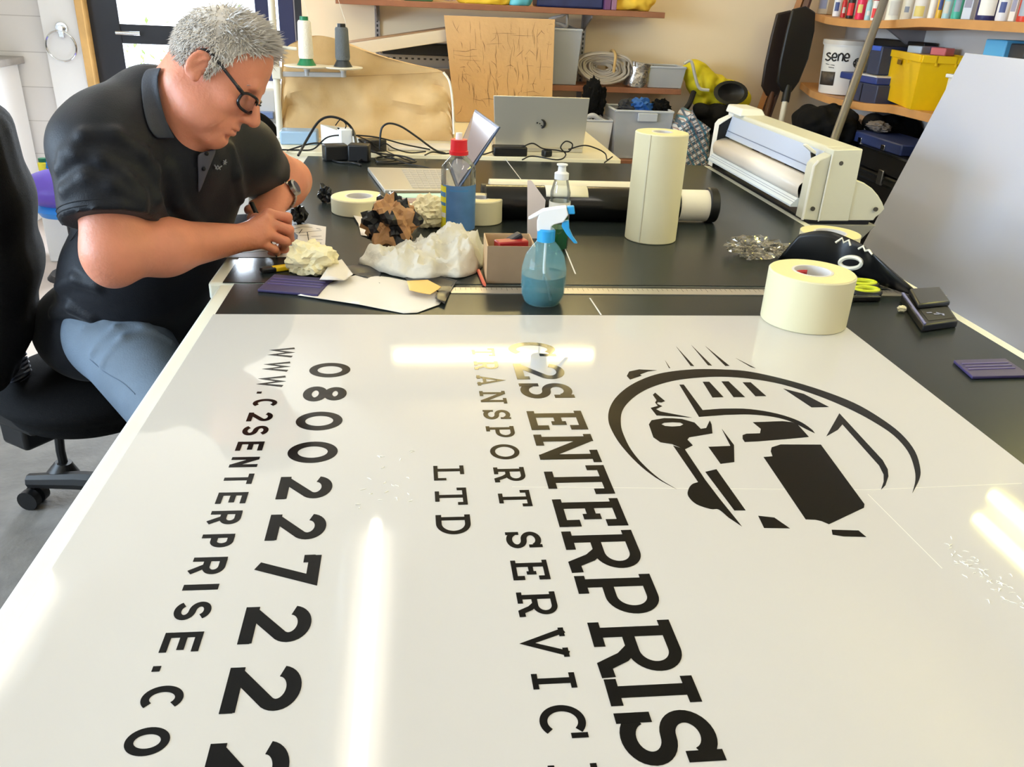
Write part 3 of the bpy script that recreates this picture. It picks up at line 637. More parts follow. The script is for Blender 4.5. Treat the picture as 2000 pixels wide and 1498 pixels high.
# ---- jeans
jp = [cap(thR, knR, .110, .080, k=.03), sph(thR+A(0, .03, -.01), .10, k=.04), cap(hips[1]+A(0, 0, -.03), knL, .095, .072, k=.03), cap(thR, hips[1], .10, k=.04), cap(knR, ftR+A(0, 0, .02), .068, .052, k=.02), cap(knL, ftL+A(0, 0, .02), .068, .052, k=.02)]
base_j = list(jp)
for pts in (((165, 610), (215, 606), (280, 640), (335, 668)), ((180, 690), (225, 640), (290, 636)), ((165, 640), (210, 625), (250, 622)), ((200, 712), (240, 660), (300, 648))):
    Q = [march(base_j, *p) for p in pts]; Q = [q for q in Q if q is not None]
    for a, b in zip(Q[:-1], Q[1:]): jp.append(cap(a, b, .006, k=.012))
def waist(P): return (P-A(-.9, 1.9, .70))@nrm(A(-.35, .1, 1))
jeans = obj('jeans', skin(jp, .007, waist), M_jean, bodyo, smooth=80)
Q = [march(jp, *p) for p in ((176, 702), (205, 727), (240, 748), (264, 770))]; Q = [q for q in Q if q is not None]
if len(Q) > 2: obj('side_seam', MB().tube(spline(Q, 5), .0012, n=6), mat('jean_thread', (70, 86, 104), .7), jeans)
M_shoe = mat('shoe', (40, 36, 34), .5)
for f, kn_ in ((ftR, knR), (ftL, knL)):
    obj('shoe', skin([cap(f+A(-.03, .02, -.05), f+A(.09, -.10, -.055), .042, .036, k=.03), cap(f+A(0, 0, 0), f+A(-.02, .02, -.04), .045, k=.03)], .006, lambda P: -(P[..., 2]-.001)), M_shoe, bodyo, smooth=70)
# ---- hair: a close cap plus short combed strands
poly = [(.078, .135), (.074, .098), (.066, .076), (.047, .062), (.036, .048), (.030, .028), (.018, .018), (.008, -.014), (-.004, -.012), (-.004, .026), (-.022, .036), (-.040, .022), (-.046, -.012), (-.052, -.050), (-.13, -.066), (-.13, .15)]
def in_poly(x, z):
    r = np.zeros(np.shape(x), bool); j = len(poly)-1
    for i in range(len(poly)):
        xi, zi = poly[i]; xj_, zj = poly[j]
        r ^= ((zi > z) != (zj > z)) & (x < (xj_-xi)*(z-zi)/(zj-zi+1e-12)+xi); j = i
    return r
hb_ = MB(); hr = np.random.default_rng(3)
skull = [p for p in head[:12]]
def skull_pt(d):
    t = .03
    o = H(-.01, 0, .02)
    for _ in range(50):
        e = float(field(skull, (o+d*t)[None])[0])
        if e > -.0004: break
        t += max(-e*.8, .0008)
    return o+d*t
cap_pts = []
n = 0
while n < 6500:
    d = nrm(hr.normal(size=3)); p = skull_pt(HR@d); l = HR.T@(p-HO)/(HS*HN)
    if not in_poly(np.array(l[0]), np.array(l[2])): continue
    n += 1; out_ = HR@d
    top = np.clip((l[2]-.06)/.05, 0, 1); front = np.clip((l[0]-.0)/.07, 0, 1)
    comb = HX*(.5*top+.15)+HZ*(-.75*(1-top)+.15*front*top)+out_*(.38+.5*front*top)+hr.normal(size=3)*.22
    if l[0] < -.03: comb += -HZ*.5-HX*.2
    L = (.014+.008*top+.008*front*top)*hr.uniform(.7, 1.25); wd = .00125*hr.uniform(.7, 1.3)
    c1 = nrm(comb); u, v = frame_of(c1); a0 = p-out_*.002; a1 = p+out_*.004+c1*L*.5; a2 = p+out_*.003+c1*L+HX*.002*hr.normal()
    R0 = [a0+wd*(u*math.cos(q)+v*math.sin(q)) for q in (0, 2.1, 4.2)]; R1 = [a1+wd*.8*(u*math.cos(q)+v*math.sin(q)) for q in (0, 2.1, 4.2)]
    o = len(hb_.v); hb_.add(R0+R1+[a2], [(0, 1, 4, 3), (1, 2, 5, 4), (2, 0, 3, 5), (3, 4, 6), (4, 5, 6), (5, 3, 6)])
hcapp = [hell((-.012, 0, .036), (.0995, .0795, .0905), k=.02), hell((.028, 0, .042), (.0635, .0675, .0685), k=.03)]
def hair_cut(P):
    l = ((P-HO)@HR)/(HS*HN); return np.where(in_poly(l[..., 0], l[..., 2]), -.004, .004)
hc = skin(hcapp, .004, hair_cut)
off = len(hb_.v); allh = MB(); allh.v = list(map(tuple, hc.v))+hb_.v; allh.f = hc.f+[tuple(i+len(hc.v) for i in f) for f in hb_.f]; allh.m = [0]*len(allh.f)
obj('hair', allh, M_hair, bodyo, smooth=50)
for s in (-1, 1):
    br_ = MB()
    for i in range(40):
        u = i/39; p = H(.088-.012*u*u, s*(.012+.036*u), .013+.006*math.sin(u*3)); br_.cyl(p, p+HR@A(.003, s*.006, .003), .0011, .0003, n=4)
    obj('eyebrow', br_, M_hair, bodyo)
# ---- glasses
M_gl = mat('glasses_black', (18, 20, 28), .25)
g = MB()
for s in (-1, 1):
    sg = lambda v, e: math.copysign(abs(v)**e, v)
    ly = lambda t, w_: .034+w_*sg(math.cos(t), .62)
    lx = lambda y: .104-.024*((y-.006)/.055)**2
    loop = [H(lx(ly(t, .027)), s*ly(t, .027), -.012+.0165*sg(math.sin(t), .7)) for t in np.linspace(0, 2*math.pi, 28, endpoint=False)]
    g.tube(loop, .0030, n=6, closed=True)
    g.tube(spline([H(.081, s*.061, -.002), H(.070, s*.0745, .002), H(.04, s*.078, .011), H(-.005, s*.0815, .024), H(-.025, s*.0825, .022), H(-.036, s*.081, .008)], 5), [.0040]*6+[.0032]*20, n=6)
g.tube(spline([H(.103, .0085, -.006), H(.111, 0, -.002), H(.103, -.0085, -.006)], 4), .0018, n=6)
gl = obj('glasses', g, M_gl, bodyo, smooth=60)
ln = MB()
for s in (-1, 1): ln.prism([H(lx(ly(t, .026))-.0005, s*ly(t, .026), -.012+.0158*sg(math.sin(t), .7)) for t in np.linspace(0, 2*math.pi, 24, endpoint=False)], HX*.0012)
obj('lens', ln, M_glass, gl, smooth=0)
# ---- wrist watch on the left arm
wd_ = nrm(wrL-elL); wc = wrL-wd_*.018; u, v = frame_of(wd_)
wm = MB(); lk = 26
for i in range(lk):
    a = 2*math.pi*i/lk; dd = u*math.cos(a)+v*math.sin(a); tt = np.cross(wd_, dd)
    wm.box(wc+dd*.0375, (.0075, .017, .0035), np.stack([tt, wd_, dd], 1))
wt = obj('watch', wm, M_steel, bodyo, bevel=.0008)
fd = nrm(RT*.85-FW*.35+A(0, 0, .25)); fd = nrm(fd-wd_*(fd@wd_)); wq = wc+fd*.037
obj('watch_case', MB().cyl(wq, wq+fd*.010, .0195, n=28).cyl(wq+fd*.010, wq+fd*.0115, .016, n=28), M_steel, wt, bevel=.001)
obj('watch_dial', MB().cyl(wq+fd*.0115, wq+fd*.012, .0145, n=28), mat('watch_face', (40, 50, 80), .15), wt)
# ---- pen held in the hand
p0, p1 = Pz(541, 503, .8606), Z(491, 396, 1.925); pd = nrm(p1-p0)
pen = thing('pen', 'slim black pen held upright in the hand of the man', 'pen', p0)
obj('barrel', MB().cyl(p0+pd*.012, p1, .0042, n=14).cyl(p1-pd*.03, p1, .0052, n=14), M_black, pen, bevel=.0005)
obj('nib', MB().cyl(p0, p0+pd*.012, .0008, .0032, n=12), M_black, pen)
# ================================================================ OFFICE CHAIR UNDER THE MAN
M_fab = mat('black_fabric', (9, 9, 11), .9, bump=(500, .3), spec=.2)
sc0 = A(-.86, 1.93, 0)
ch = thing('office_chair', 'black swivel office chair with tall padded backrest, under the seated man', 'chair', sc0)
fwd = nrm(A(.80, -.60, 0)); sd = A(-fwd[1], fwd[0], 0)
sp_ = Pz(180, 742, .47)
obj('seat', skin([ell(A(sp_[0], sp_[1], .465), (.23, .23, .07), k=.02), ell(A(sp_[0], sp_[1], .42), (.2, .2, .06), k=.02)], .008), M_fab, ch, smooth=80)
Yb = 1.98
bp = [Py(-20, 250, Yb), Py(2, 380, Yb), Py(18, 500, Yb), Py(12, 610, Yb), Py(5, 690, Yb)]
Rb = [.06, .075, .078, .074, .055]
pr_ = []
for i in range(4):
    for sg in (-1.0, -.5, 0, .5, 1.0):
        o = A(-.35, .94, 0)*sg*.13+A(-.02, -.008, 0)*(sg*sg); pr_.append(cap(bp[i]+o, bp[i+1]+o, Rb[i]*.82, Rb[i+1]*.82, k=.04))
obj('backrest', skin(pr_, .009), M_fab, ch, smooth=80)
lo_ = Py(60, 800, Yb); up_ = Py(-5, 640, Yb)
obj('back_bar', MB().tube(spline([up_+A(-.03, 0, 0), Py(14, 720, Yb), Py(40, 790, Yb), lo_+A(0, -.02, 0)], 6), .030, n=12), M_black, ch)
bl = MB()
for i in range(12):
    p = Py(30+i*2.4, 700+i*8, Yb-.03); bl.cyl(p, p+A(.002, 0, -.004), .028, n=14)
obj('bellows', bl, mat('bellow_rubber', (40, 44, 56), .4), ch)
k0 = Py(52, 830, Yb)
mc = MB().box(Py(75, 800, Yb-.02), (.14, .14, .06), rz(-.6)).box(Py(60, 835, Yb-.02), (.10, .10, .07), rz(-.6)); mc.cyl(Py(40, 845, Yb), Py(40, 858, Yb), .012)
obj('mechanism', mc, M_black, ch, bevel=.01)
obj('clip', MB().box(Py(52, 768, Yb-.05), (.03, .03, .045), rz(-.6)), mat('blue_grey_clip', (150, 180, 205), .35), ch, bevel=.004)
hub = A(sp_[0]+.09, sp_[1]+.06, 0)
obj('gas_column', MB().cyl(hub+A(0, 0, .09), hub+A(0, 0, .27), .027).cyl(hub+A(0, 0, .27), hub+A(0, 0, .43), .018), M_black, ch)
rod = Pz(122, 918, .11)
rb = MB().tube([Py(112, 822, rod[1]-.02), Py(118, 880, rod[1]), Py(124, 905, rod[1])], .0125, n=10); rb.cyl(Py(124, 902, rod[1]), Py(124, 925, rod[1]), .022, .046, n=16)
obj('support_rod', rb, M_black, ch)
cst = Pz(70, 985, .0)
far = A(cst[0], cst[1], 0)-hub; a0 = math.atan2(far[1], far[0])
for i in range(5):
    a = a0+2*math.pi*i/5; dv = A(math.cos(a), math.sin(a), 0); L = np.linalg.norm(far) if i == 0 else .31
    e = hub+dv*L
    obj('base_arm', MB().tube([hub+A(0, 0, .11), hub+dv*L*.6+A(0, 0, .10), e+A(0, 0, .082)], [.034, .028, .022], n=10), M_black, ch)
    cs_ = MB()
    for s in (-1, 1):
        q = A(-dv[1], dv[0], 0)*s*.016; cs_.cyl(e+q*.5+A(0, 0, .030), e+q*2+A(0, 0, .030), .030, n=20)
    cs_.cyl(e+A(0, 0, .045), e+A(0, 0, .085), .008)
    obj('caster', cs_, M_black, ch)
# ================================================================ FAR LEFT CORNER: towel ring, cabinet, stool, bottle
q = Py(122, 55, YB-.05); rc = Py(121, 90, YB-.065); rr_ = np.linalg.norm(Py(150, 95, YB)-Py(93, 95, YB))/2
t = thing('towel_ring', 'chrome towel ring on the white pier beside the door', 'towel ring', q+A(0, 0, -.05))
obj('mount', MB().cyl(q, q+A(0, -.02, 0), .035, n=24).cyl(q+A(0, -.02, 0), q+A(0, -.045, 0), .018).box(q+A(0, -.03, -.03), (.03, .02, .04)), M_chrome, t, bevel=.003)
obj('ring', MB().tube([rc+A(math.cos(a)*rr_, -.012, math.sin(a)*rr_) for a in np.linspace(0, 2*math.pi, 48, endpoint=False)], .006, closed=True, n=8), M_chrome, t)
ce_ = Py(37, 112, 5.5); cb = Py(72, 325, 5.0)
t = thing('base_cabinet', 'white kitchen base cabinet with grey worktop in the tiled corner', 'cabinet', (ce_[0]-.5, 5.25, 0))
xr = ce_[0]-.02; zt = ce_[2]
obj('carcass', MB().bb(xr-.80, xr-.03, 4.93, 5.58, .1, zt-.04).bb(xr-.78, xr-.05, 5.0, 5.58, 0, .1), M_white, t, bevel=.002)
obj('worktop', MB().bb(xr-.81, xr+.01, 4.88, 5.59, zt-.04, zt), mat('grey_worktop', (150, 146, 142), .4, noise=(20, .1)), t, bevel=.004)
dr = obj('door', MB().bb(xr-.52, xr-.035, 4.905, 4.93, .12, zt-.06), M_white, t, bevel=.003)
kq = Py(4, 222, 4.9); obj('knob', MB().ellip(kq+A(0, -.012, 0), (.016, .016, .016), nu=16, nv=10), M_chrome, dr)
so_ = Pz(88, 425, 0); Yst = 4.35
pc = Py(127, 367, Yst)
t = thing('stool', 'round purple padded stool in front of the tiled wall', 'stool', A(pc[0], pc[1], 0))
obj('seat', skin([ell(A(pc[0], pc[1], pc[2]), (.20, .20, .095), k=.02)], .01), mat('purple_vinyl', (92, 72, 178), .4), t, smooth=80)
obj('blue_base', MB().lathe([(0, pc[2]-.13), (.13, pc[2]-.13), (.15, pc[2]-.10), (.12, pc[2]-.06), (0, pc[2]-.06)], (pc[0], pc[1], 0)), mat('blue_plastic', (40, 130, 215), .35), t)
obj('leg', MB().cyl(A(pc[0], pc[1], .02), A(pc[0], pc[1], pc[2]-.1), .025).cyl(A(pc[0], pc[1], 0), A(pc[0], pc[1], .025), .16, .14), M_dark, t)
bq = Py(88, 335, 4.62)
t = thing('crate', 'white plastic crate behind the purple stool', 'crate', (bq[0]+.1, 4.75, 0))
obj('crate_body', MB().bb(bq[0]-.05, bq[0]+.30, 4.58, 4.9, 0, bq[2]-.002), M_white, t, bevel=.01)
obj('crate_rim', MB().bb(bq[0]-.06, bq[0]+.31, 4.57, 4.91, bq[2]-.05, bq[2]-.03), M_white, t, bevel=.005)
q = Py(112, 330, 4.62); solo('cleaning_cloth', crumple(A(q[0], q[1], bq[2]+.03), (.12, .1, .08), 3, flat=bq[2]), mat('blue_cloth', (30, 120, 210), .8), 'bright blue cleaning cloth on the white crate', 'cloth')
bh = Py(88, 309, 4.62)[2]-bq[2]
t = thing('cleaner_bottle', 'yellow and white cleaner bottle with green cap behind the stool', 'bottle', bq)
obj('bottle_body', MB().lathe([(0, 0), (.026, 0), (.028, .01), (.028, bh*.66), (.018, bh*.76), (0, bh*.76)], bq), mat('yellow_label', (236, 222, 60), .4), t)
obj('cap', MB().lathe([(0, bh*.74), (.022, bh*.74), (.022, bh), (0, bh)], bq), mat('green_cap', (20, 104, 70), .4), t)
# dark items beside the back wall: folded navy screen, white appliance, second chair
xa, xb = Py(498, 40, 4.48)[0], Py(583, 40, 4.48)[0]
t = thing('folding_screen', 'dark navy folded screen standing beside the end of the cream wall', 'screen', ((xa+xb)/2, 4.53, 0))
for i, (u, v) in enumerate(((xa, (xa+xb)/2-.01), ((xa+xb)/2+.01, xb-.02))):
    obj('screen_panel', MB().bb(u, v, 4.50-.02*i, 4.54-.02*i, Py(540, 95, 4.5)[2]-.75, 1.9), mat('navy_panel', (38, 44, 84), .5), t, bevel=.004)
obj('screen_foot', MB().bb(xa, xb-.02, 4.46, 4.58, 0, .45), M_dark, t)
ya = 3.95; p, q = Py(498, 172, ya), Py(546, 240, ya)
t = thing('printer', 'pale grey office printer behind the thread stand pole', 'printer', ((p[0]+q[0])/2-.05, ya+.2, 0))
obj('printer_body', MB().bb(p[0]-.16, q[0]-.005, ya, ya+.35, q[2], p[2]), mat('pale_grey', (206, 206, 206), .4), t, bevel=.012)
obj('paper_tray', MB().bb(p[0]-.12, q[0]-.02, ya-.03, ya, q[2]+.02, q[2]+.05), mat('blue_grey_trim', (120, 140, 185), .4), t, bevel=.004)
obj('cabinet_base', MB().bb(p[0]-.18, q[0], ya+.02, ya+.37, 0, q[2]), mat('off_white', (226, 222, 214), .5), t, bevel=.004)
p = Py(520, 268, 3.7)
t = thing('task_chair', 'black task chair with rounded back behind the man', 'chair', (p[0], p[1], 0))
obj('backrest', skin([ell(p+A(-.06, 0, -.02), (.12, .05, .13), k=.03)], .01), M_fab, t, smooth=80)
obj('post', MB().tube([p+A(-.07, .03, -.1), A(p[0]-.08, p[1]+.06, .5), A(p[0]-.08, p[1]-.12, .46)], .02), M_black, t)
obj('seat', skin([ell(A(p[0]-.08, p[1]-.2, .48), (.2, .2, .05), k=.03)], .012), M_fab, t, smooth=80)
obj('column', MB().cyl((p[0]-.08, p[1]-.2, .05), (p[0]-.08, p[1]-.2, .45), .025).cyl((p[0]-.08, p[1]-.2, 0), (p[0]-.08, p[1]-.2, .06), .24, .05, n=5), M_black, t)
# ================================================================ THINGS ON THE BENCHES
TZ = .8602
M_mask = mat('cream_tape', (214, 206, 172), .5, bump=(40, .05))
M_maske = mat('cream_tape_edge', (232, 218, 164), .6, bump=(200, .12))
M_core = mat('grey_core', (216, 212, 210), .5)
def up_at(px, py, x, y):
    "height at which the view line of a pixel passes the vertical through (x, y): used only to read heights"
    return float(Py(px, py, y)[2])
def tape(label, px, py_base, r, core, py_top, z0=TZ, group='cream transfer tape rolls', label2=None, seam=None):
    b = Pz(px, py_base, z0); d = nrm(A(b[0], b[1], 0)); c = b+d*r; h = up_at(px, py_top, c[0], c[1])-z0
    t = thing('tape_roll', label, 'tape roll', c, group)
    obj('tape', MB().lathe([(core, .001), (r-.002, 0), (r, .002), (r, h-.002), (r-.002, h), (core, h)], c, n=64, closed=True), [M_mask], t, smooth=40)
    obj('tape_edge', MB().lathe([(core+.001, h), (r-.003, h), (r-.003, h+.0004), (core+.001, h+.0004)], c, n=64, closed=True), M_maske, t)
    obj('core', MB().lathe([(core-.004, .001), (core+.0005, .001), (core+.0005, h+.0008), (core-.004, h+.0008)], c, n=48, closed=True), M_core, t)
    if seam is not None:
        a = math.atan2(-c[1], -c[0])+seam; e = A(math.cos(a), math.sin(a), 0); f = A(-e[1], e[0], 0)
        obj('tape_end', MB().prism([c+e*r+f*0+A(0, 0, .001), c+e*(r+.0008)+f*.004+A(0, 0, .001), c+e*(r+.0008)+f*.004+A(0, 0, h-.001), c+e*r+A(0, 0, h-.001)], e*.0006), mat('tape_line', (206, 198, 170), .5), t)
    return t, c, h
tape('tall upright roll of cream transfer tape, the tallest roll on the bench', 1268, 478, .066, .026, 257, seam=-.45)
rt_, rc_, rh_ = tape('wide short roll of cream transfer tape on the corner of the white sign panel', 1562, 652, .081, .038, 529, SZ)
tape('low flat roll of cream tape beside the crumpled brown paper', 703, 426, .0765, .038, 383, seam=.5)
tape('cream tape roll half hidden behind the red capped bottle', 937, 442, .060, .026, 386)
# printed maker's label inside the core of the short roll
lb = MB()
def on_core(u, v, inset): 
    a = math.pi/2-u/(.038-.0045); return rc_+A(math.cos(a)*(.0338-inset), math.sin(a)*(.0338-inset), rh_-v)
def core_patch(u0, u1, v0, v1):
    n = 8; G = [[on_core(u0+(u1-u0)*i/n, v, .0006) for v in (v0, v1)] for i in range(n+1)]; return MB().grid(G)
obj('core_label', core_patch(-.020, .006, .008, .017), mat('label_red', (214, 70, 70), .5), rt_, solid=.0003)
obj('core_label', core_patch(-.012, .016, .021, .027), mat('label_blue', (70, 130, 190), .5), rt_, solid=.0003)
# ---- the roll with the black cut vinyl unwound from it
b5 = Pz(1622, 454, .915); rad5 = .073
t5, c5, h5 = None, None, None
t5 = thing('tape_roll', 'cream tape roll behind the black vinyl strip, at the bench edge', 'tape roll', A(b5[0], b5[1], TZ), 'cream transfer tape rolls')
c5 = A(b5[0], b5[1], TZ); h5 = .915-TZ
obj('tape', MB().lathe([(.040, .001), (rad5, 0), (rad5, h5), (.040, h5)], c5, n=64, closed=True), M_mask, t5, smooth=40)
obj('tape_edge', MB().lathe([(.041, h5), (rad5-.003, h5), (rad5-.003, h5+.0004), (.041, h5+.0004)], c5, n=64, closed=True), M_maske, t5)
obj('core', MB().lathe([(.036, .001), (.0405, .001), (.0405, h5+.0008), (.036, h5+.0008)], c5, n=48, closed=True), M_core, t5)
top5 = [(1562, 457, 1.835), (1592, 451, 1.815), (1622, 452, 1.795), (1652, 462, 1.775), (1685, 478, 1.73), (1709, 498, 1.675), (1785, 564, 1.60)]
bot5 = [(1519, 506), (1558, 514), (1600, 522), (1645, 531), (1690, 545), (1735, 562), (1783, 577)]
Gt = spline([Py(x, y, z) for x, y, z in top5], 5); Gb = spline([Pz(x, y, .8615) for x, y in bot5], 5)
G5 = [[b+(t_-b)*v+A(-.006, -.006, 0)*math.sin(v*math.pi)*.5 for v in np.linspace(0, 1, 7)] for b, t_ in zip(Gb, Gt)]
vs = solo('vinyl_strip', MB().grid(G5), mat('matte_black_vinyl', (14, 14, 15), .35), 'black vinyl strip with white letters curling off a cream roll', 'vinyl strip', solid=.001)
vroot = vs
def on5(u, v, lift=.0012):
    u = min(max(u, 0), .999)*(len(G5)-1); i = int(u); f = u-i; v = min(max(v, 0), .999)*6; j = int(v); g = v-j
    q = lambda a, b: np.array(G5[a][b]); i2, j2 = min(i+1, len(G5)-1), min(j+1, 6)
    p = (q(i, j)*(1-f)+q(i2, j)*f)*(1-g)+(q(i, j2)*(1-f)+q(i2, j2)*f)*g
    n = nrm(np.cross(q(i2, j)-q(i, j), q(i, j2)-q(i, j))); n = n if n@(CAM-p) > 0 else -n
    return p+n*lift
def uv5(px, py):
    best = None
    for u in np.linspace(0, 1, 61):
        for v in np.linspace(0, 1, 31):
            p = on5(u, v)-CAM; z = p@FW; e = (1000+FPX*(p@RT)/z-px)**2+(749-FPX*(p@UPV)/z-py)**2
            if best is None or e < best[0]: best = (e, u, v)
    _, u0, v0 = best; best = None
    for u in np.linspace(max(0, u0-.02), min(1, u0+.02), 17):
        for v in np.linspace(max(0, v0-.04), min(1, v0+.04), 17):
            p = on5(u, v)-CAM; z = p@FW; e = (1000+FPX*(p@RT)/z-px)**2+(749-FPX*(p@UPV)/z-py)**2
            if best is None or e < best[0]: best = (e, u, v)
    return best[1:]
M_cream = mat('cream_vinyl', (240, 234, 214), .4)
def ribbon5(pts, th, closed=False):
    P = [on5(*uv5(*p)) for p in pts]; return MB().tube(spline(P, 4, closed) if closed else P, th, n=6, closed=closed)
obj('letter_o', ribbon5([(1662+21*math.cos(a), 513+11*math.sin(a)) for a in np.linspace(0, 6.283, 14, endpoint=False)], .0052, True), M_cream, vs)
obj('letter_m', ribbon5([(1632, 474), (1645, 465), (1648, 474), (1658, 469), (1661, 480)], .0028), M_cream, vs)
obj('letter_m', ribbon5([(1677, 486), (1686, 481), (1690, 490), (1698, 487), (1704, 497)], .0026), M_cream, vs)
# ---- clear plastic wrap
def sheet_poly(pts, z=TZ+.0004, th=.0006): return MB().prism([Pz(x, y, z) for x, y in pts], A(0, 0, th))
wq = Pz(1470, 500); wr = crumple(A(wq[0]+.01, wq[1], TZ+.022), (.15, .11, .055), 4, amp=.5, fine=.2, flat=TZ+.0005, cell=3.2)
solo('plastic_wrap', wr, thin_glass('wrap_film', (236, 234, 228), .35), 'crumpled clear plastic wrap lying beside the black vinyl strip', 'plastic wrap', smooth=20)
# ---- bottles
def bottle_base(px, py, r, z0=TZ):
    b = Pz(px, py, z0); d = nrm(A(b[0], b[1], 0)); return b+d*r
def shell(c, r, a0, a1, z0, z1, n=16, sy=1):
    G = [[c+A(math.cos(a0+(a1-a0)*i/n)*r, math.sin(a0+(a1-a0)*i/n)*r, z) for z in (z0, z1)] for i in range(n+1)]; return MB().grid(G)
c = bottle_base(894, 455, .044); hz = lambda y: up_at(893, y, c[0], c[1])-TZ
t = thing('solvent_bottle', 'clear bottle with red cap and blue and yellow label', 'bottle', c)
zs, zn, zc0, zc1, zt1_ = hz(332), hz(304), hz(299), hz(272), hz(259)
obj('bottle_body', MB().lathe([(0, .001), (.040, 0), (.044, .004), (.044, zs), (.042, zs+.012), (.030, zn-.01), (.020, zn), (.020, zc0), (.0, zc0)], c, n=40), M_clear, t)
obj('cap', MB().lathe([(.0, zc0), (.024, zc0-.003), (.024, zc0+.006), (.0215, zc0+.007), (.0205, zc1), (0, zc1)], c, n=32), mat('red_cap', (208, 22, 34), .35), t)
obj('nozzle_tip', MB().lathe([(0, zc1-.001), (.009, zc1-.001), (.008, zt1_), (0, zt1_)], c, n=20), M_white, t)
af = math.atan2(-c[1], -c[0]); zl = hz(357)
lab = obj('label', shell(c, .0446, af-1.02, af+1.5, .004, zl, 24), mat('label_blue_sheen', (82, 124, 178), .35, noise=(30, .12)), t)
obj('label_strip', shell(c, .0450, af-1.50, af-.75, .004, zl-.004, 12), mat('label_yellow', (226, 216, 40), .4), lab)
for z0, z1, m in ((.55, .62, 'label_blue'), (.74, .84, 'label_blue'), (.30, .40, 'white_paint')): obj('label_band', shell(c, .0452, af-1.48, af-.78, zl*z0, zl*z1, 10), MATS[m], lab)
obj('label_text', shell(c, .0449, af-.5, af+.6, zl*.88, zl*.92, 10), MATS['label_blue'], lab)
c = bottle_base(1087, 492, .027); hz = lambda y: up_at(1087, y, c[0], c[1])-TZ
t = thing('squeeze_bottle', 'slim clear squeeze bottle with white pull cap behind the spray bottle', 'bottle', c)
zc0 = hz(346); zc1 = hz(320)
obj('bottle_body', MB().lathe([(0, .001), (.022, 0), (.026, .004), (.026, hz(410)), (.023, hz(400)), (.024, hz(375)), (.017, hz(352)), (.014, zc0), (0, zc0)], c, n=36), M_clear, t)
obj('green_liquid', MB().lathe([(0, .003), (.022, .003), (.0245, .007), (.0245, hz(443)), (0, hz(443))], c, n=36), mat('green_liquid', (18, 112, 60), .15), t)
obj('pull_cap', MB().lathe([(0, zc0-.004), (.017, zc0-.004), (.017, zc0+.010), (.010, zc0+.014), (.009, zc0+.026), (.013, zc0+.028), (.013, zc1), (0, zc1)], c, n=28), M_white, t)
obj('bottle_band', shell(c, .0258, 0, 6.283, hz(408), hz(392), 30), mat('pale_band', (226, 220, 206), .4), t)
c = bottle_base(1058, 602, .040); hz = lambda y: up_at(1058, y, c[0], c[1])-TZ
t = thing('spray_bottle', 'blue tinted spray bottle with white trigger head, nearest bottle on the bench', 'spray bottle', c)
prof = [(0, .0015), (.034, 0), (.0385, .006), (.0435, hz(572)), (.0455, hz(545)), (.0445, hz(522)), (.038, hz(497)), (.025, hz(478)), (.0155, hz(468)), (.0145, hz(460))]
M_sprayb = mat('blue_tint_plastic', (150, 216, 226), .06, alpha=.20)
obj('bottle_body', MB().lathe(prof+[(0, hz(460))], c, n=48), M_sprayb, t)
lq = [(r*.97, z+.002) for r, z in prof[1:4]]+[(.0437, hz(534)-.001), (.0437, hz(534)), (0, hz(534))]
obj('cleaning_liquid', MB().lathe([(0, .003)]+lq, c, n=48), mat('teal_liquid', (8, 66, 80), .05, alpha=.78), t)
obj('dip_tube', MB().tube(spline([c+A(0, 0, hz(470)), c+A(0, 0, hz(530)), c+A(.005, -.005, .05), c+A(.016, -.01, .006)], 6), .0025, n=8), M_white, t)
zr0, zr1 = hz(470), hz(449)
obj('screw_collar', MB().lathe([(0, zr0), (.0175, zr0), (.0175, zr1), (.015, zr1+.003), (0, zr1+.003)], c, n=30), mat('sky_blue_plastic', (40, 150, 214), .35), t)
SX = nrm(A(RT[0], RT[1], 0)*.97+A(-RT[1], RT[0], 0)*-.05); SN = A(-SX[1], SX[0], 0)
def sp2(px, py): 
    p = Py(px, py, c[1]); return c+SX*((p-c)@SX)+A(0, 0, p[2]-c[2])
head_ = [(1049, 450), (1049, 430), (1052, 420), (1045, 424), (1034, 429), (1031, 427), (1042, 420), (1060, 409), (1085, 404), (1106, 401), (1110, 416), (1100, 431), (1082, 436), (1077, 440), (1076, 451)]
q = [sp2(*p)-SN*.010 for p in head_]
obj('trigger_head', MB().prism(q, SN*.020), M_white, t, bevel=.003)
q = [sp2(*p)-SN*.007 for p in ((1107, 401), (1121, 400), (1123, 415), (1110, 416))]
obj('nozzle', MB().prism(q, SN*.014), MATS['sky_blue_plastic'], t, bevel=.002)
q = [sp2(*p)-SN*.006 for p in ((1098, 431), (1111, 428), (1112, 445), (1119, 460), (1128, 472), (1121, 472), (1106, 455), (1097, 440))]
obj('trigger', MB().prism(q, SN*.012), MATS['sky_blue_plastic'], t, bevel=.002)
# ---- cardboard box with bits in it, red pencil, white card
fl = Pz(950, 553); fr_ = Pz(1042, 553); hb1 = up_at(985, 481, fl[0]+.05, fl[1])-TZ; dx_ = fr_[0]-fl[0]; th = .002; dp = .105
M_card = mat('cardboard', (150, 126, 100), .7, noise=(20, .06)); M_cardi = mat('cardboard_inner', (196, 164, 124), .7)
t = thing('cardboard_box', 'small open cardboard box behind the spray bottle', 'box', A(fl[0]+dx_/2, fl[1]+dp/2, TZ))
x0, x1, y0, y1 = fl[0], fr_[0], fl[1], fl[1]+dp
obj('front_panel', MB().bb(x0, x1, y0, y0+th, TZ, TZ+hb1), M_card, t)
obj('back_panel', MB().bb(x0, x1, y1-th, y1, TZ, TZ+hb1), M_cardi, t)
for xx in (x0, x1-th): obj('side_panel', MB().bb(xx, xx+th, y0+th, y1-th, TZ, TZ+hb1), M_cardi, t)
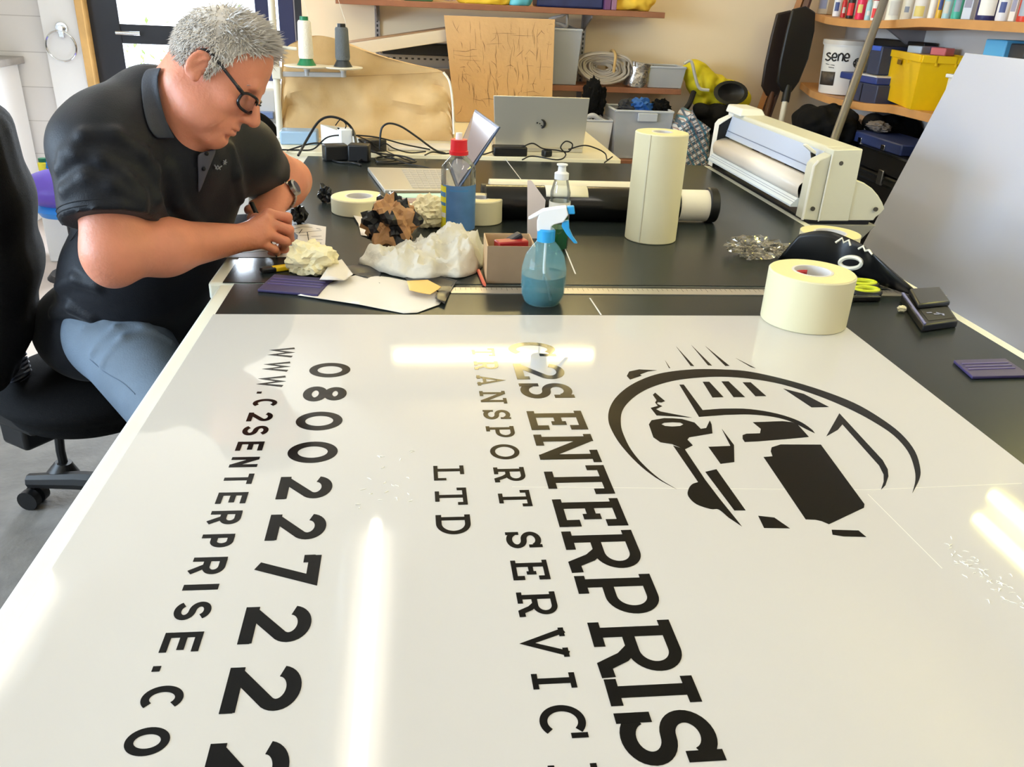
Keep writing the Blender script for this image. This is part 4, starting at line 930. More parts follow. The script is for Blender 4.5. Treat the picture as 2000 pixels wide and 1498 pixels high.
obj('bottom_panel', MB().bb(x0+th, x1-th, y0+th, y1-th, TZ, TZ+th), M_cardi, t)
R_ = rz(.35)@ry(-.45)
solo('marker_pen', MB().box(A(x0+.045, y0+.055, TZ+hb1-.008), (.075, .022, .012), R_), mat('navy_plastic', (26, 28, 44), .35), 'navy stick poking out of the cardboard box', 'marker', bevel=.003)
tg = MB().box(A(x0+.055, y0+.045, TZ+.045), (.07, .03, .075), rz(.3)); solo('red_packet', tg, mat('dark_red', (150, 26, 30), .4), 'dark red packet inside the cardboard box', 'packet', bevel=.003)
p0_, p1_ = Pz(952, 560, TZ+.004), Py(941, 520, fl[1]+.02); solo('red_pencil', MB().cyl(A(fl[0]-.006, fl[1]-.02, TZ+.0042), A(fl[0]-.012, fl[1]+.075, TZ+.0042), .004, n=6).cyl(A(fl[0]-.006, fl[1]-.02, TZ+.0042), A(fl[0]-.0045, fl[1]-.034, TZ+.0042), .004, .0006, n=6), mat('pencil_red', (206, 92, 72), .4), 'short red pencil lying against the cardboard box', 'pencil')
yc = 2.03; cp = [Py(x, y, yc) for x, y in ((1036, 360), (1058, 391), (1054, 430), (1046, 462), (1032, 455))]; zmin = min(p[2] for p in cp)
solo('white_card', MB().prism([Py(1030, 352, yc), Py(1058, 391, yc), A(Py(1050, 470, yc)[0], yc, TZ), A(Py(1030, 462, yc)[0], yc, TZ)], A(.01, .0008, 0)), mat('white_card', (240, 226, 226), .5), 'folded white card standing between the squeeze bottle and the dark rolls', 'card')
# ---- dark vinyl rolls lying behind
yr = 2.235; zr = TZ+.048
def X_at(px, y, z): 
    a = Py(px, 400, y); b = Py(px, 460, y); f = (z-a[2])/(b[2]-a[2]); return float((a+(b-a)*f)[0])
xl, xw0, xw1, xe = X_at(948, yr, zr), X_at(1322, yr, zr), X_at(1379, yr, zr), X_at(1397, yr, zr)
t = thing('vinyl_roll', 'black vinyl roll lying behind the spray bottle, with white core and black end cap', 'vinyl roll', A((xl+xe)/2, yr, TZ), 'vinyl rolls lying on the bench')
obj('vinyl', MB().cyl((xl, yr, zr-.002), (xw0, yr, zr-.002), .046, n=40), mat('roll_black', (14, 14, 15), .22), t)
obj('white_core', MB().cyl((xw0-.01, yr, zr-.002), (xw1, yr, zr-.002), .043, n=40), mat('core_white', (236, 230, 216), .5), t)
obj('end_cap', MB().cyl((xw1, yr, zr), (xe, yr, zr), .048, n=40), M_black, t, bevel=.004)
bx0, bx1 = X_at(1062, yr, zr), X_at(1143, yr, zr)
G = [[A(x, yr-math.sin(a)*.0466, zr-.002+math.cos(a)*.0466) for x in (bx0, bx1)] for a in np.linspace(-1.2, 1.0, 14)]
obj('paper_band', MB().grid(G), M_cream, t, solid=.0006)
t = thing('vinyl_roll', 'pale backing roll lying just behind the black vinyl roll', 'vinyl roll', A((xl+xw0)/2, yr+.10, TZ), 'vinyl rolls lying on the bench')
obj('vinyl', MB().cyl((X_at(955, yr+.1, zr), yr+.098, TZ+.044), (X_at(1300, yr+.1, zr), yr+.098, TZ+.044), .044, n=36), mat('roll_cream', (226, 218, 196), .4), t)
obj('core_plug', MB().cyl((X_at(940, yr+.1, zr), yr+.098, TZ+.044), (X_at(957, yr+.1, zr), yr+.098, TZ+.044), .030, n=24), M_black, t)
# ---- rag, crushed papers
def cloth(outline, bumps, folds_, seed, n=64, fold=.016):
    "a rag dropped in a heap: its outline on the bench, its humps and its sharp folds, all in metres"
    P = [Pz(x, y, TZ)[:2] for x, y in outline]; P = np.array(spline([A(*p, 0) for p in P], 6, True))[:, :2]; lo = P.min(0); hi = P.max(0); c_ = P.mean(0)
    N = 96; per = []
    for i in range(N):                                   # outline by angle, so that the grid is polar and the rim stays on the table
        a = 2*math.pi*i/N; d = np.array([math.cos(a), math.sin(a)]); best = .02
        for k in range(len(P)):
            p, q = P[k]-c_, P[(k+1) % len(P)]-c_; den = d[0]*(q-p)[1]-d[1]*(q-p)[0]
            if abs(den) < 1e-9: continue
            t = (p[0]*(q-p)[1]-p[1]*(q-p)[0])/den; u = (p[0]*d[1]-p[1]*d[0])/den
            if t > 0 and 0 <= u <= 1: best = max(best, t)
        per.append(best)
    rows = 44; V = []; F = []
    for i in range(rows+1):
        f = (i/rows)**.9
        for k in range(N):
            a = 2*math.pi*k/N; x, y = c_+np.array([math.cos(a), math.sin(a)])*per[k]*f*(1+.03*mnoise.noise(Vector((a*3, seed, 0)))); h = 0
            for bx, by, bh, br in bumps:
                q = Pz(bx, by, TZ); h = max(h, bh*math.exp(-((x-q[0])**2+(y-q[1])**2)/(br*br)))+.25*min(h, bh*math.exp(-((x-q[0])**2+(y-q[1])**2)/(br*br)))
            w1 = Vector((x*9, y*9, seed)); wx = x+.03*mnoise.noise(w1); wy = y+.03*mnoise.noise(w1+Vector((5, 5, 5)))
            r1 = 1-abs(mnoise.noise(Vector((wx*17, wy*9, seed+3)))); r2 = 1-abs(mnoise.noise(Vector((wx*12+wy*26, wy*20-wx*22, seed+9))))
            edge = min(1, (1-f)*7)
            z = (h+fold*(r1**3)*1.2+fold*(r2**4)*.9-fold*.5*abs(mnoise.noise(Vector((x*60, y*60, 1)))))*(.25+.75*edge)+.002
            V.append((x, y, TZ+max(.0012, z) if i < rows else TZ+.0012+.006*max(0, mnoise.noise(Vector((a*4, seed, 2))))))
    for i in range(rows):
        for k in range(N): F.append((i*N+k, i*N+(k+1) % N, (i+1)*N+(k+1) % N, (i+1)*N+k))
    return MB().add(V, F)
rag = cloth([(700, 513), (735, 503), (790, 496), (815, 490), (870, 480), (920, 476), (945, 482), (946, 505), (935, 530), (900, 544), (868, 542), (840, 548), (800, 545), (760, 538), (720, 524)],
            [(745, 519, .014, .05), (800, 528, .022, .06), (845, 514, .030, .06), (885, 508, .040, .065), (922, 508, .036, .05), (905, 522, .034, .05), (865, 506, .036, .06)], [], 4.2)
solo('rag', rag, mat('white_rag', (210, 204, 190), .9, bump=(60, .3)), 'crumpled white cotton rag in front of the red capped bottle', 'rag', smooth=50, solid=.0015)
M_kraft = mat('kraft', (176, 132, 90), .7, noise=(10, .2)); M_tissue = mat('cream_tissue', (240, 228, 186), .8, bump=(30, .3))
q = Pz(763, 492); bp_ = paperball(q+A(.004, .042, .060), (.120, .10, .130), 2, lvl=4, jit=.06, amp=.55, flat=TZ+.0008)
me_i = []
for f in bp_.f:
    ctr = np.mean([bp_.v[i] for i in f], 0); n_ = mnoise.noise(Vector(ctr)*22+Vector((3, 1, 8))); me_i.append(1 if n_ < -.02 else 0)
bp_.m = me_i
solo('crushed_paper', bp_, [M_kraft, mat('black_backing', (20, 20, 24), .3)], 'crushed ball of brown paper with black film, behind the white rag', 'crushed paper', 'crushed paper balls', smooth=0)
for (px, py, sz, sd_, lbl) in ((838, 448, (.085, .07, .085), 5, 'crushed cream tissue between the brown paper and the red capped bottle'), (606, 541, (.10, .075, .070), 8, 'crushed cream tissue ball beside the left purple squeegee and the yellow knife')):
    q = Pz(px, py); solo('crushed_tissue', paperball(q+A(0, sz[1]/2-.008, sz[2]/2-.004), A(*sz)*1.05, sd_, lvl=4, jit=.075, amp=.34, flat=TZ+.0008), M_tissue, lbl, 'crushed paper', 'crushed paper balls', smooth=0)
for (px, py, lbl) in ((634, 398, 'small black crushed film scrap beside the flat tape roll'), (584, 440, 'small black crushed film scrap by the watch of the man')):
    q = Pz(px, py); solo('film_scrap', crumple(q+A(0, .018, .022), (.042, .04, .05), px % 17, amp=.6, fine=.45, lvl=3, flat=TZ+.0006, cell=3.5), mat('black_film', (15, 15, 17), .3), lbl, 'film scrap', 'black film scraps', smooth=14)
def curl(pts, amp, seed, z0=.0008, n=14):
    "thin sheet cut to an outline, gently lifted so that it is not dead flat"
    from mathutils.geometry import tessellate_polygon, delaunay_2d_cdt
    P = [Pz(x, y, TZ) for x, y in pts]; lo = np.min(P, 0); hi = np.max(P, 0); pts2 = [Vector((p[0], p[1])) for p in P]; N = len(pts2); ed = [(i, (i+1) % N) for i in range(N)]
    s_ = max(hi[0]-lo[0], hi[1]-lo[1])/n
    def inside(x, y):
        r = False; j = N-1
        for i in range(N):
            if (pts2[i].y > y) != (pts2[j].y > y) and x < (pts2[j].x-pts2[i].x)*(y-pts2[i].y)/(pts2[j].y-pts2[i].y)+pts2[i].x: r = not r
            j = i
        return r
    extra = [Vector((x, y)) for x in np.arange(lo[0], hi[0], s_) for y in np.arange(lo[1], hi[1], s_) if inside(x, y)]
    V, E_, F_, *_ = delaunay_2d_cdt(pts2+extra, ed, [], 1, 1e-6)
    return MB().add([(v.x, v.y, TZ+z0+amp*abs(mnoise.noise(Vector((v.x*14, v.y*14, seed))))) for v in V], [tuple(f) for f in F_])
M_paper = mat('white_paper', (222, 214, 204), .6)
solo('backing_sheet', curl([(640, 556), (700, 537), (760, 543), (800, 553), (845, 568), (868, 582), (858, 597), (815, 612), (788, 613), (700, 598), (582, 580)], .008, 2), M_paper, 'large white backing paper offcut lying by the bench seam', 'paper offcut', smooth=60, solid=.0005)
solo('yellow_offcut', curl([(795, 560), (835, 556), (862, 572), (840, 588), (800, 578)], .006, 4, .0105), mat('buff_paper', (232, 190, 110), .6), 'buff paper scrap on the end of the large white backing offcut', 'paper offcut', smooth=60, solid=.0005)
solo('black_offcut', curl([(790, 545), (850, 540), (893, 552), (878, 575), (868, 600), (850, 590), (858, 572), (800, 556)], .016, 7, .001), mat('black_backing', (20, 20, 24), .3), 'torn black film offcut under the front of the white rag', 'film offcut', smooth=30, solid=.0005)
solo('black_offcut', curl([(655, 522), (720, 518), (745, 530), (742, 556), (715, 545), (660, 530)], .012, 9, .0006), MATS['black_backing'], 'torn black film offcut beside the crushed tissue ball', 'film offcut', smooth=30, solid=.0005)
solo('tape_tail', curl([(690, 425), (722, 405), (738, 400), (735, 440), (722, 465), (705, 460), (700, 440)], .012, 3, .001), mat('pale_tape', (244, 232, 214), .5), 'torn pale tape end beside the flat tape roll', 'tape end', smooth=40, solid=.0005)
solo('paper_peak', curl([(625, 560), (648, 528), (668, 520), (690, 548), (672, 562)], .02, 5, .011), M_paper, 'small torn cream paper scrap against the purple squeegee', 'paper offcut', smooth=20, solid=.0005)
# ---- squeegees
M_sq = mat('purple_felt', (56, 48, 90), .5)
for pts, lbl in (([(536, 540), (650, 549), (621, 580), (503, 570)], 'purple squeegee beside the crushed tissue ball, near the knee of the man'), ([(1861, 708), (1962, 705), (2012, 738), (1898, 741)], 'purple squeegee lying alone on the dark mat beyond the truck emblem')):
    P = [Pz(x, y, TZ+.0005) for x, y in pts]; t = thing('squeegee', lbl, 'squeegee', np.mean(P, 0), 'purple squeegees')
    obj('blade', MB().prism(P, A(0, 0, .0055)), M_sq, t, bevel=.0015)
    u = (P[1]-P[0]); v = (P[3]-P[0])
    for k in (.25, .42, .58): obj('ridge', MB().prism([P[0]+u*.06+v*k+A(0, 0, .0052), P[0]+u*.94+v*k+A(0, 0, .0052), P[0]+u*.94+v*(k+.05)+A(0, 0, .0052), P[0]+u*.06+v*(k+.05)+A(0, 0, .0052)], A(0, 0, .0015)), mat('purple_ridge', (84, 76, 128), .4), t)
# ---- utility knife, scissors, black knife, case
a, b = Pz(520, 527, TZ+.006), Pz(568, 521, TZ+.006); d_ = nrm(b-a); Rk = np.stack([d_, A(-d_[1], d_[0], 0), A(0, 0, 1)], 1)
t = thing('utility_knife', 'yellow and black utility knife under the crushed tissue ball', 'knife', (a+b)/2-A(0, 0, .006))
obj('handle', MB().box((a+b)/2+d_*.012, (.055, .018, .011), Rk), mat('yellow_plastic', (236, 196, 20), .4), t, bevel=.003)
obj('tip', MB().box(a+d_*.004, (.032, .020, .0105), Rk), M_black, t, bevel=.003)
t0_ = Pz(1655, 566, TZ+.006)
t = thing('scissors', 'lime and black handled scissors behind the short cream roll', 'scissors', t0_-A(0, 0, .006))
for px, py, w_, s_ in ((1682, 556, .034, 1), (1690, 570, .030, -1)):
    q = Pz(px, py, TZ+.009+(.004 if s_ > 0 else 0)); lo_p = [q+A(math.cos(a_)*w_, math.sin(a_)*.018, 0) for a_ in np.linspace(0, 6.283, 24, endpoint=False)]
    hd = obj('handle', MB().tube(lo_p, .0075, n=8, closed=True), M_black, t)
    obj('lime_insert', MB().tube([p+A(0, 0, .0045)+(q-p)*.12 for p in lo_p], .0058, n=8, closed=True), mat('lime', (196, 206, 40), .35), hd)
bl0 = Pz(1648, 568, TZ+.006); bl1 = Pz(1585, 570, TZ+.006)
for s_ in (-1, 1): obj('blade', MB().prism([bl0+A(.02, s_*.010-.005, 0), bl0+A(.02, s_*.010+.006, 0), bl1+A(0, .002*s_, 0)], A(0, 0, .002)), M_steel, t)
a, b = Pz(1622, 583, TZ+.007), Pz(1716, 582, TZ+.007); d_ = nrm(b-a); Rk = np.stack([d_, A(-d_[1], d_[0], 0), A(0, 0, 1)], 1)
t = thing('craft_knife', 'black handled craft knife in front of the scissors', 'knife', (a+b)/2-A(0, 0, .007))
obj('handle', MB().box((a+b)/2+d_*.02, (.075, .013, .012), Rk).box((a+b)/2-d_*.012, (.016, .018, .0135), Rk), M_black, t, bevel=.003)
obj('blade', MB().box(a+d_*.012, (.045, .010, .0012), Rk), M_steel, t)
obj('steel_strip', MB().box((a+b)/2+d_*.028+A(0, .001, .0065), (.05, .004, .0012), Rk), M_chrome, t)
cq = [Pz(x, y, TZ) for x, y in ((1757, 588), (1830, 583), (1868, 640), (1800, 650))]
t = thing('tool_case', 'small black hinged case, half open, beside the bench edge', 'case', np.mean(cq, 0))
obj('tray', MB().prism(cq, A(0, 0, .016)), M_black, t, bevel=.003)
mid1, mid2 = cq[0]+(cq[3]-cq[0])*.55, cq[1]+(cq[2]-cq[1])*.55
u_ = A(0, 0, .0162)
obj('lid', MB().prism([cq[0]+u_+(cq[1]-cq[0])*.18, cq[1]+u_, mid2+u_, mid1+u_+(mid2-mid1)*.12], A(0, 0, .012)), mat('case_lid', (34, 36, 38), .35), t, bevel=.004)
obj('hinge_strip', MB().prism([cq[0]+u_, cq[0]+u_+(cq[1]-cq[0])*.06, cq[3]+u_+(cq[2]-cq[3])*.06, cq[3]+u_], A(0, 0, .003)), mat('lavender_metal', (140, 142, 190), .25, .6), t)
inn_ = [mid1+(mid2-mid1)*.18, mid2-(mid2-mid1)*.08, cq[2]-(cq[2]-cq[3])*.08-(cq[2]-mid2)*.18, cq[3]+(cq[2]-cq[3])*.2-(cq[3]-mid1)*.2]
obj('recess', MB().prism([p+A(0, 0, .0162) for p in inn_], A(0, 0, .0006)), mat('dark_grey_foam', (48, 48, 50), .8), t)
for i in range(4):
    q = np.mean(inn_, 0)+A(random.uniform(-.02, .02), random.uniform(-.012, .012), .017); obj('spare_blade', MB().box(q, (.012, .004, .003), rz(i*1.1)), M_chrome, t)
q = Pz(1762, 611, TZ); solo('putty_bit', crumple(q+A(0, .005, .007), (.022, .016, .016), 2, lvl=3, flat=TZ+.0004), mat('cream_putty', (236, 230, 200), .6), 'tiny cream putty bit beside the black hinged case', 'putty')
# ---- printed drawings under the hands
pp = [(440, 503), (470, 476), (560, 442), (602, 437), (637, 443), (634, 501)]
dr_ = thing('drawing_sheet', 'white paper with a printed black drawing under the hand of the man', 'paper', Pz(560, 475))
obj('sheet', MB().prism([Pz(x, y, TZ+.0003) for x, y in pp], A(0, 0, .0004)), M_paper, dr_)
ink = MB()
def inkline(pts, w): 
    P = [Pz(x, y, TZ+.0008) for x, y in pts]
    for p, q in zip(P[:-1], P[1:]): ink.prism(strip(p, q, w, 0, 0), A(0, 0, .0002))
for poly in ([(552, 478), (590, 474), (612, 480), (608, 490), (560, 492), (550, 486)], [(573, 452), (582, 460), (580, 472), (574, 468)]): ink.prism([Pz(x, y, TZ+.0008) for x, y in poly], A(0, 0, .0002))
for l in (((570, 448), (590, 443), (610, 444)), ((572, 455), (600, 453), (628, 450)), ((585, 460), (604, 459)), ((600, 453), (604, 475)), ((608, 462), (628, 461)), ((612, 468), (630, 468)), ((606, 474), (628, 475)), ((618, 446), (626, 448)), ((470, 494), (520, 490)), ((480, 488), (505, 484)), ((590, 448), (584, 456))): inkline(l, .0022)
obj('printed_drawing', ink, mat('ink', (24, 22, 24), .6), dr_, smooth=0)
yq = 2.10; zq = TZ
c0_, c1_ = Py(486, 366, yq), Py(508, 388, yq-.03); b0_, b1_ = Py(466, 436, yq-.02), Py(500, 436, yq-.05)
t = thing('folded_print', 'folded white print with black stripes standing behind the right hand of the man', 'paper', A(b0_[0], b0_[1], TZ))
b0z, b1z = A(-.425, b0_[1], TZ+.0004), A(-.36, b1_[1], TZ+.0004)
obj('sheet', MB().add([b0z, b1z, c1_, c0_, b0z+A(0, .001, 0), b1z+A(0, .001, 0), c1_+A(0, .001, 0), c0_+A(0, .001, 0)], [(0, 1, 2, 3), (7, 6, 5, 4), (0, 4, 5, 1), (1, 5, 6, 2), (2, 6, 7, 3), (3, 7, 4, 0)]), M_paper, t)
st = MB()
for k in (.25, .36, .47, .58):
    p = b0z+(c0_-b0z)*k; q = b1z+(c1_-b1z)*k; a = p+(q-p)*.25+A(0, -.0012, 0); b = p+(q-p)*.85+A(0, -.0012, 0)+(c1_-b1z)*.07; s2 = (c0_-b0z)*.045
    st.add([a, b, b+s2, a+s2], [(0, 1, 2, 3)])
obj('stripes', st, MATS['ink'], t, smooth=0)
# ---- document tray behind the crushed papers
Q = [Pz(x, y, TZ+.0005) for x, y in ((760, 381), (874, 381), (884, 432), (770, 438))]
t = thing('document_tray', 'flat white document tray with coloured sheets behind the crushed papers', 'tray', np.mean(Q, 0))
obj('tray_base', MB().prism(Q, A(0, 0, .012)), M_white, t, bevel=.002)
def tq(u, v, z): return Q[0]*(1-u)*(1-v)+Q[1]*u*(1-v)+Q[2]*u*v+Q[3]*(1-u)*v+A(0, 0, z)
for v0, v1, m in ((.02, .10, M_black), (.12, .27, mat('mint', (190, 226, 208), .5)), (.31, .48, mat('taupe', (150, 126, 124), .5)), (.5, .72, M_cream), (.76, .95, mat('mint', (190, 226, 208), .5))):
    obj('sheet', MB().prism([tq(.03, v0, .0121), tq(.93, v0, .0121), tq(.93, v1, .0121), tq(.03, v1, .0121)], A(0, 0, .002)), m, t)
# ================================================================ BACK TABLE: sewing gear, laptops, cables
tr = Pz(1212, 311, .868); BT = .868
M_beech = mat('cream_laminate', (236, 226, 196), .35)
t = thing('side_table', 'narrow cream table between the far workbench and the back wall', 'table', (.13, 3.66, 0))
obj('table_top', MB().bb(-.54, tr[0], 3.165, 4.16, .84, BT), M_beech, t, bevel=.003)
for x in (-.5, tr[0]-.06):
    for y in (3.22, 4.1): obj('leg', MB().bb(x-.02, x+.02, y-.02, y+.02, 0, .84), M_dark, t)
# machine under its beige dust cover
M_cov = mat('beige_canvas', (206, 172, 122), .8, noise=(5, .10), bump=(9, .9, 5))
outl = [(549, 236), (550, 180), (551, 112), (560, 92), (582, 79), (610, 70), (640, 72), (680, 88), (745, 110), (820, 130), (864, 140), (877, 160), (883, 200), (886, 264)]
F0 = spline([Py(x, y, 3.50) for x, y in outl], 5); zb = BT+.0005
F0[0][2] = zb; F0[-1][2] = zb
cx_ = np.mean(F0, 0)
rows = []
for k, v in enumerate(np.linspace(0, 1, 13)):
    sc_ = 1-.10*v*v; rows.append([A(cx_[0]+(p[0]-cx_[0])*sc_, 3.50+.30*v+.010*math.sin(p[0]*23+p[2]*17), zb+(p[2]-zb)*(1-.05*v)) for p in F0])
front = []
for v in np.linspace(0, 1, 15):
    front.append([A(p[0]*(1)+0, 3.50+(.034*mnoise.noise(Vector((p[0]*7, v*4+p[2]*3, 1)))-.03*abs(mnoise.noise(Vector((p[0]*9+v*3, v*5, 7))))+.010)*math.sin(math.pi*min(1, v*1.0))*1.4, zb+(p[2]-zb)*v) for p in F0])
cm = MB().grid(rows).grid(front).grid([[A(*(rows[-1][i][0], rows[-1][i][1], zb+(rows[-1][i][2]-zb)*v)) for i in range(len(F0))] for v in (1, .5, 0)])
cov = thing('dust_cover', 'beige canvas dust cover over a machine behind the laptops', 'cover', (cx_[0], 3.65, BT))
obj('canvas', cm, M_cov, cov, smooth=60)
obj('piping', MB().tube(spline([Py(866, 141, 3.49), Py(878, 160, 3.49), Py(884, 200, 3.49), Py(886.5, 262, 3.49)], 6), .0045, n=8), mat('white_piping', (240, 234, 222), .6), cov)
obj('seam', MB().tube(spline([Py(552, 150, 3.485), Py(640, 150, 3.485), Py(760, 146, 3.485), Py(862, 141, 3.485)], 6), .0014, n=6), mat('canvas_seam', (168, 136, 92), .8), cov)
# thread stand
YT = 3.40; pb = Py(549, 290, YT); 
M_ivory = mat('ivory_metal', (224, 216, 198), .4)
ts = thing('thread_stand', 'ivory pole thread stand with two cones in front of the beige cover', 'thread stand', A(pb[0], YT, BT))
ptop = Py(530, -30, YT); obj('pole', MB().cyl(A(pb[0], YT, BT), A(pb[0]+.006, YT, ptop[2]+.1), .0125, n=16), M_ivory, ts)
obj('base_plate', MB().bb(pb[0]-.03, pb[0]+.03, YT-.03, YT+.03, BT, BT+.012), M_ivory, ts, bevel=.002)
cl_ = Py(541, 142, YT); obj('clamp', MB().box(cl_, (.034, .034, .045)), M_ivory, ts, bevel=.004)
al = Py(552, 144, YT); ar = Py(676, 147, YT); obj('arm', MB().box((al+ar)/2, (np.linalg.norm(ar-al), .016, .018), ry(-.02)), mat('arm_grey', (178, 174, 170), .4), ts, bevel=.003)
c2_ = Py(537, 92, YT); obj('clamp', MB().box(c2_, (.03, .03, .02)).cyl(c2_, c2_+A(.08, 0, -.003), .006), M_ivory, ts, bevel=.002)
for px, r_, nm in ((595, .085, 0), (666, .075, 1)):
    q = Py(px, 131 if nm == 0 else 134, YT); obj('spool_plate', MB().lathe([(0, -.008), (.014, -.008), (.014, -.002), (r_*.92, .0), (r_, .004), (r_*.98, .007), (.02, .007), (0, .007)], q+A(.008, 0, 0), n=36), M_ivory, ts)
    obj('plate_stem', MB().cyl(q+A(.008, 0, -.03), q+A(.008, 0, 0), .011), mat('arm_grey', (178, 174, 170), .4), ts)
    if nm == 0: zb_, zt_, bb_, tp = Py(px, 121, YT)[2], Py(px, 32, YT)[2], .0, 0
    else: zb_, zt_ = Py(px, 125, YT)[2], Py(px, 46, YT)[2]
    b = q+A(.008, 0, .0071); h = zt_-b[2]
    sp = thing('thread_cone', 'white thread cone with green base on the stand' if nm == 0 else 'charcoal thread cone on the stand', 'thread cone', b, 'thread cones')
    cb_ = mat('cone_green', (16, 112, 70), .4) if nm == 0 else mat('cone_dark', (40, 46, 50), .4)
    obj('cone_base', MB().lathe([(.0, 0), (.036, 0), (.030, .010), (.022, .026), (0, .026)], b, n=30), cb_, sp)
    obj('thread', MB().lathe([(.0, .024), (.026, .024), (.028, .034), (.0245, h*.88), (.021, h*.92), (0, h*.92)], b, n=30), mat('white_thread', (236, 228, 212), .7, bump=(200, .4)) if nm == 0 else mat('charcoal_thread', (92, 96, 98), .7, bump=(200, .4)), sp)
    obj('cone_top', MB().lathe([(0, h*.92), (.016, h*.92), (.015, h), (0, h)], b, n=24), cb_ if nm == 0 else M_black, sp)
    obj('loose_thread', MB().tube(spline([b+A(.01, 0, h*.9), b+A(.018, -.005, h*.99), b+A(.006, 0, h*1.25), b+A(-.01, 0, h*1.6)], 6), .0009, n=5), M_ivory, sp)
# white carton, charger, adapters
q0, q1 = Py(626, 243, 3.3), Py(700, 272, 3.22)
t = thing('carton', 'open white carton standing behind the white charger plug', 'box', A((q0[0]+q1[0])/2, 3.3, BT))
obj('panel', MB().prism([A(q0[0], 3.30, BT), A(q1[0], 3.24, BT), A(q1[0], 3.24, q1[2]), A(q0[0], 3.30, q0[2])], A(.002, .003, 0)), M_white, t)
obj('panel', MB().prism([A(q0[0], 3.30, BT), A(q0[0]+.10, 3.36, BT), A(q0[0]+.10, 3.36, q0[2]-.02), A(q0[0], 3.30, q0[2])], A(.002, .003, 0)), M_white, t)
def brick(name, px, py, y, size, rot, m, label, cat, group=None, z0=BT, lift=0):
    q = Py(px, py, y); t = solo(name, MB().box(A(q[0], y, z0+size[2]/2+lift), size, rz(rot)), m, label, cat, group, bevel=.006); return t
brick('charger', 675, 290, 3.19, (.048, .048, .085), .3, M_white, 'white charger plug standing among the black cables', 'charger')
YF = 3.06
brick('power_adapter', 655, 300, YF, (.085, .06, .055), .3, M_black, 'black adapter plug on the far bench beside the white charger', 'adapter', 'black power adapters', TZ)
brick('power_adapter', 702, 300, YF-.01, (.075, .06, .060), -.1, M_black, 'square black adapter between the white charger and the cable tangle', 'adapter', 'black power adapters', TZ)
brick('power_adapter', 728, 280, 3.22, (.09, .06, .045), .5, mat('grey_black', (44, 40, 40), .4), 'dark grey adapter behind the cable tangle', 'adapter', 'black power adapters')
brick('power_adapter', 995, 296, 3.20, (.13, .06, .036), .05, M_black, 'long black laptop adapter in front of the silver laptop lid', 'adapter', 'black power adapters')
brick('power_adapter', 1068, 296, 3.19, (.035, .03, .026), .5, M_black, 'small black cable plug in front of the silver laptop lid', 'adapter', 'black power adapters')
brick('paper_pad', 820, 268, 3.30, (.25, .12, .012), .1, M_paper, 'pale pad of paper under the cables behind the open laptop', 'paper')
brick('note_block', 585, 262, 3.36, (.14, .10, .05), .05, mat('pale_blue_box', (150, 178, 206), .4), 'pale blue block on the cream table by the thread stand', 'box')
def cable(pts, lbl, r=.0032, Y0=3.18):
    P = [Py(p[0], p[1], (p[2] if len(p) > 2 else Y0)) for p in pts]
    for p in P:
        zmin = (TZ if p[1] < 3.145 else BT)+r+.0006
        if p[2] < zmin: p[2] = zmin
    return solo('cable', MB().tube(spline(P, 8), r, n=7), M_black, lbl, 'cable', 'black cables')
cable([(583, 312, 3.10), (600, 272), (622, 238), (645, 228), (672, 236), (690, 256), (697, 290, 3.10)], 'thick black cable arching highest over the white carton', .0048)
cable([(742, 292), (743, 262), (748, 247), (762, 241), (785, 248), (815, 268), (848, 292), (870, 300)], 'black cable arching over the pad of paper to the red capped bottle', .0038)
cable([(541, 293), (580, 294), (612, 291), (640, 268), (680, 264), (735, 268), (790, 282), (840, 292)], 'thin black cable from the thread stand over the table', .0028)
cable([(560, 298, 3.16), (610, 280), (640, 283), (665, 292), (690, 298)], 'thin black cable curving into the adapters', .003)
cable([(655, 245), (665, 234), (676, 244), (670, 256), (660, 250), (690, 262), (730, 280), (760, 300), (805, 316, 3.03)], 'thin black cable looping above the white charger', .002)
cable([(700, 272), (725, 292), (750, 306, 3.08), (775, 312, 3.05), (740, 316, 3.02), (735, 308, 3.06), (770, 304, 3.08)], 'black cable coiled flat beside the adapters', .0034)
cable([(752, 300, 3.1), (790, 318, 3.0), (830, 330, 2.95), (868, 344, 2.86)], 'thin black cable trailing towards the open laptop', .002)
cable([(830, 303, 3.12), (845, 297), (870, 302), (905, 296), (940, 302), (968, 294)], 'black cable lying behind the open laptop lid', .0028)
cable([(640, 308, 3.07), (660, 318, 3.0), (690, 318, 2.98), (705, 325, 2.95), (700, 316, 3.0), (722, 302, 3.06)], 'black cable curled in front of the square adapter', .0034)
cable([(1018, 288), (1040, 280), (1060, 290), (1085, 293), (1110, 296), (1118, 282), (1105, 276), (1095, 288), (1105, 302), (1090, 312, 3.1), (1040, 305, 3.14), (1020, 312, 3.1)], 'black cable looping before the silver laptop lid', .0026)
cable([(1110, 292), (1140, 284), (1165, 290), (1182, 300), (1186, 312, 3.12), (1196, 306, 3.10), (1180, 318, 3.09)], 'black cable hanging off the end of the cream table', .0026)
cable([(690, 312, 3.05), (715, 296, 3.12), (745, 300, 3.1), (790, 306, 3.06), (812, 316, 3.02), (770, 320, 3.0), (735, 322, 2.99)], 'black cable bunched before the cable coil on the far bench', .0032)
cable([(724, 276), (738, 288), (752, 280), (770, 290), (800, 298), (832, 296)], 'thin black cable hugging the dark grey adapter', .0026)
cable([(566, 318, 3.05), (556, 304, 3.12), (548, 296)], 'short black cable end dropping past the thread stand', .003)
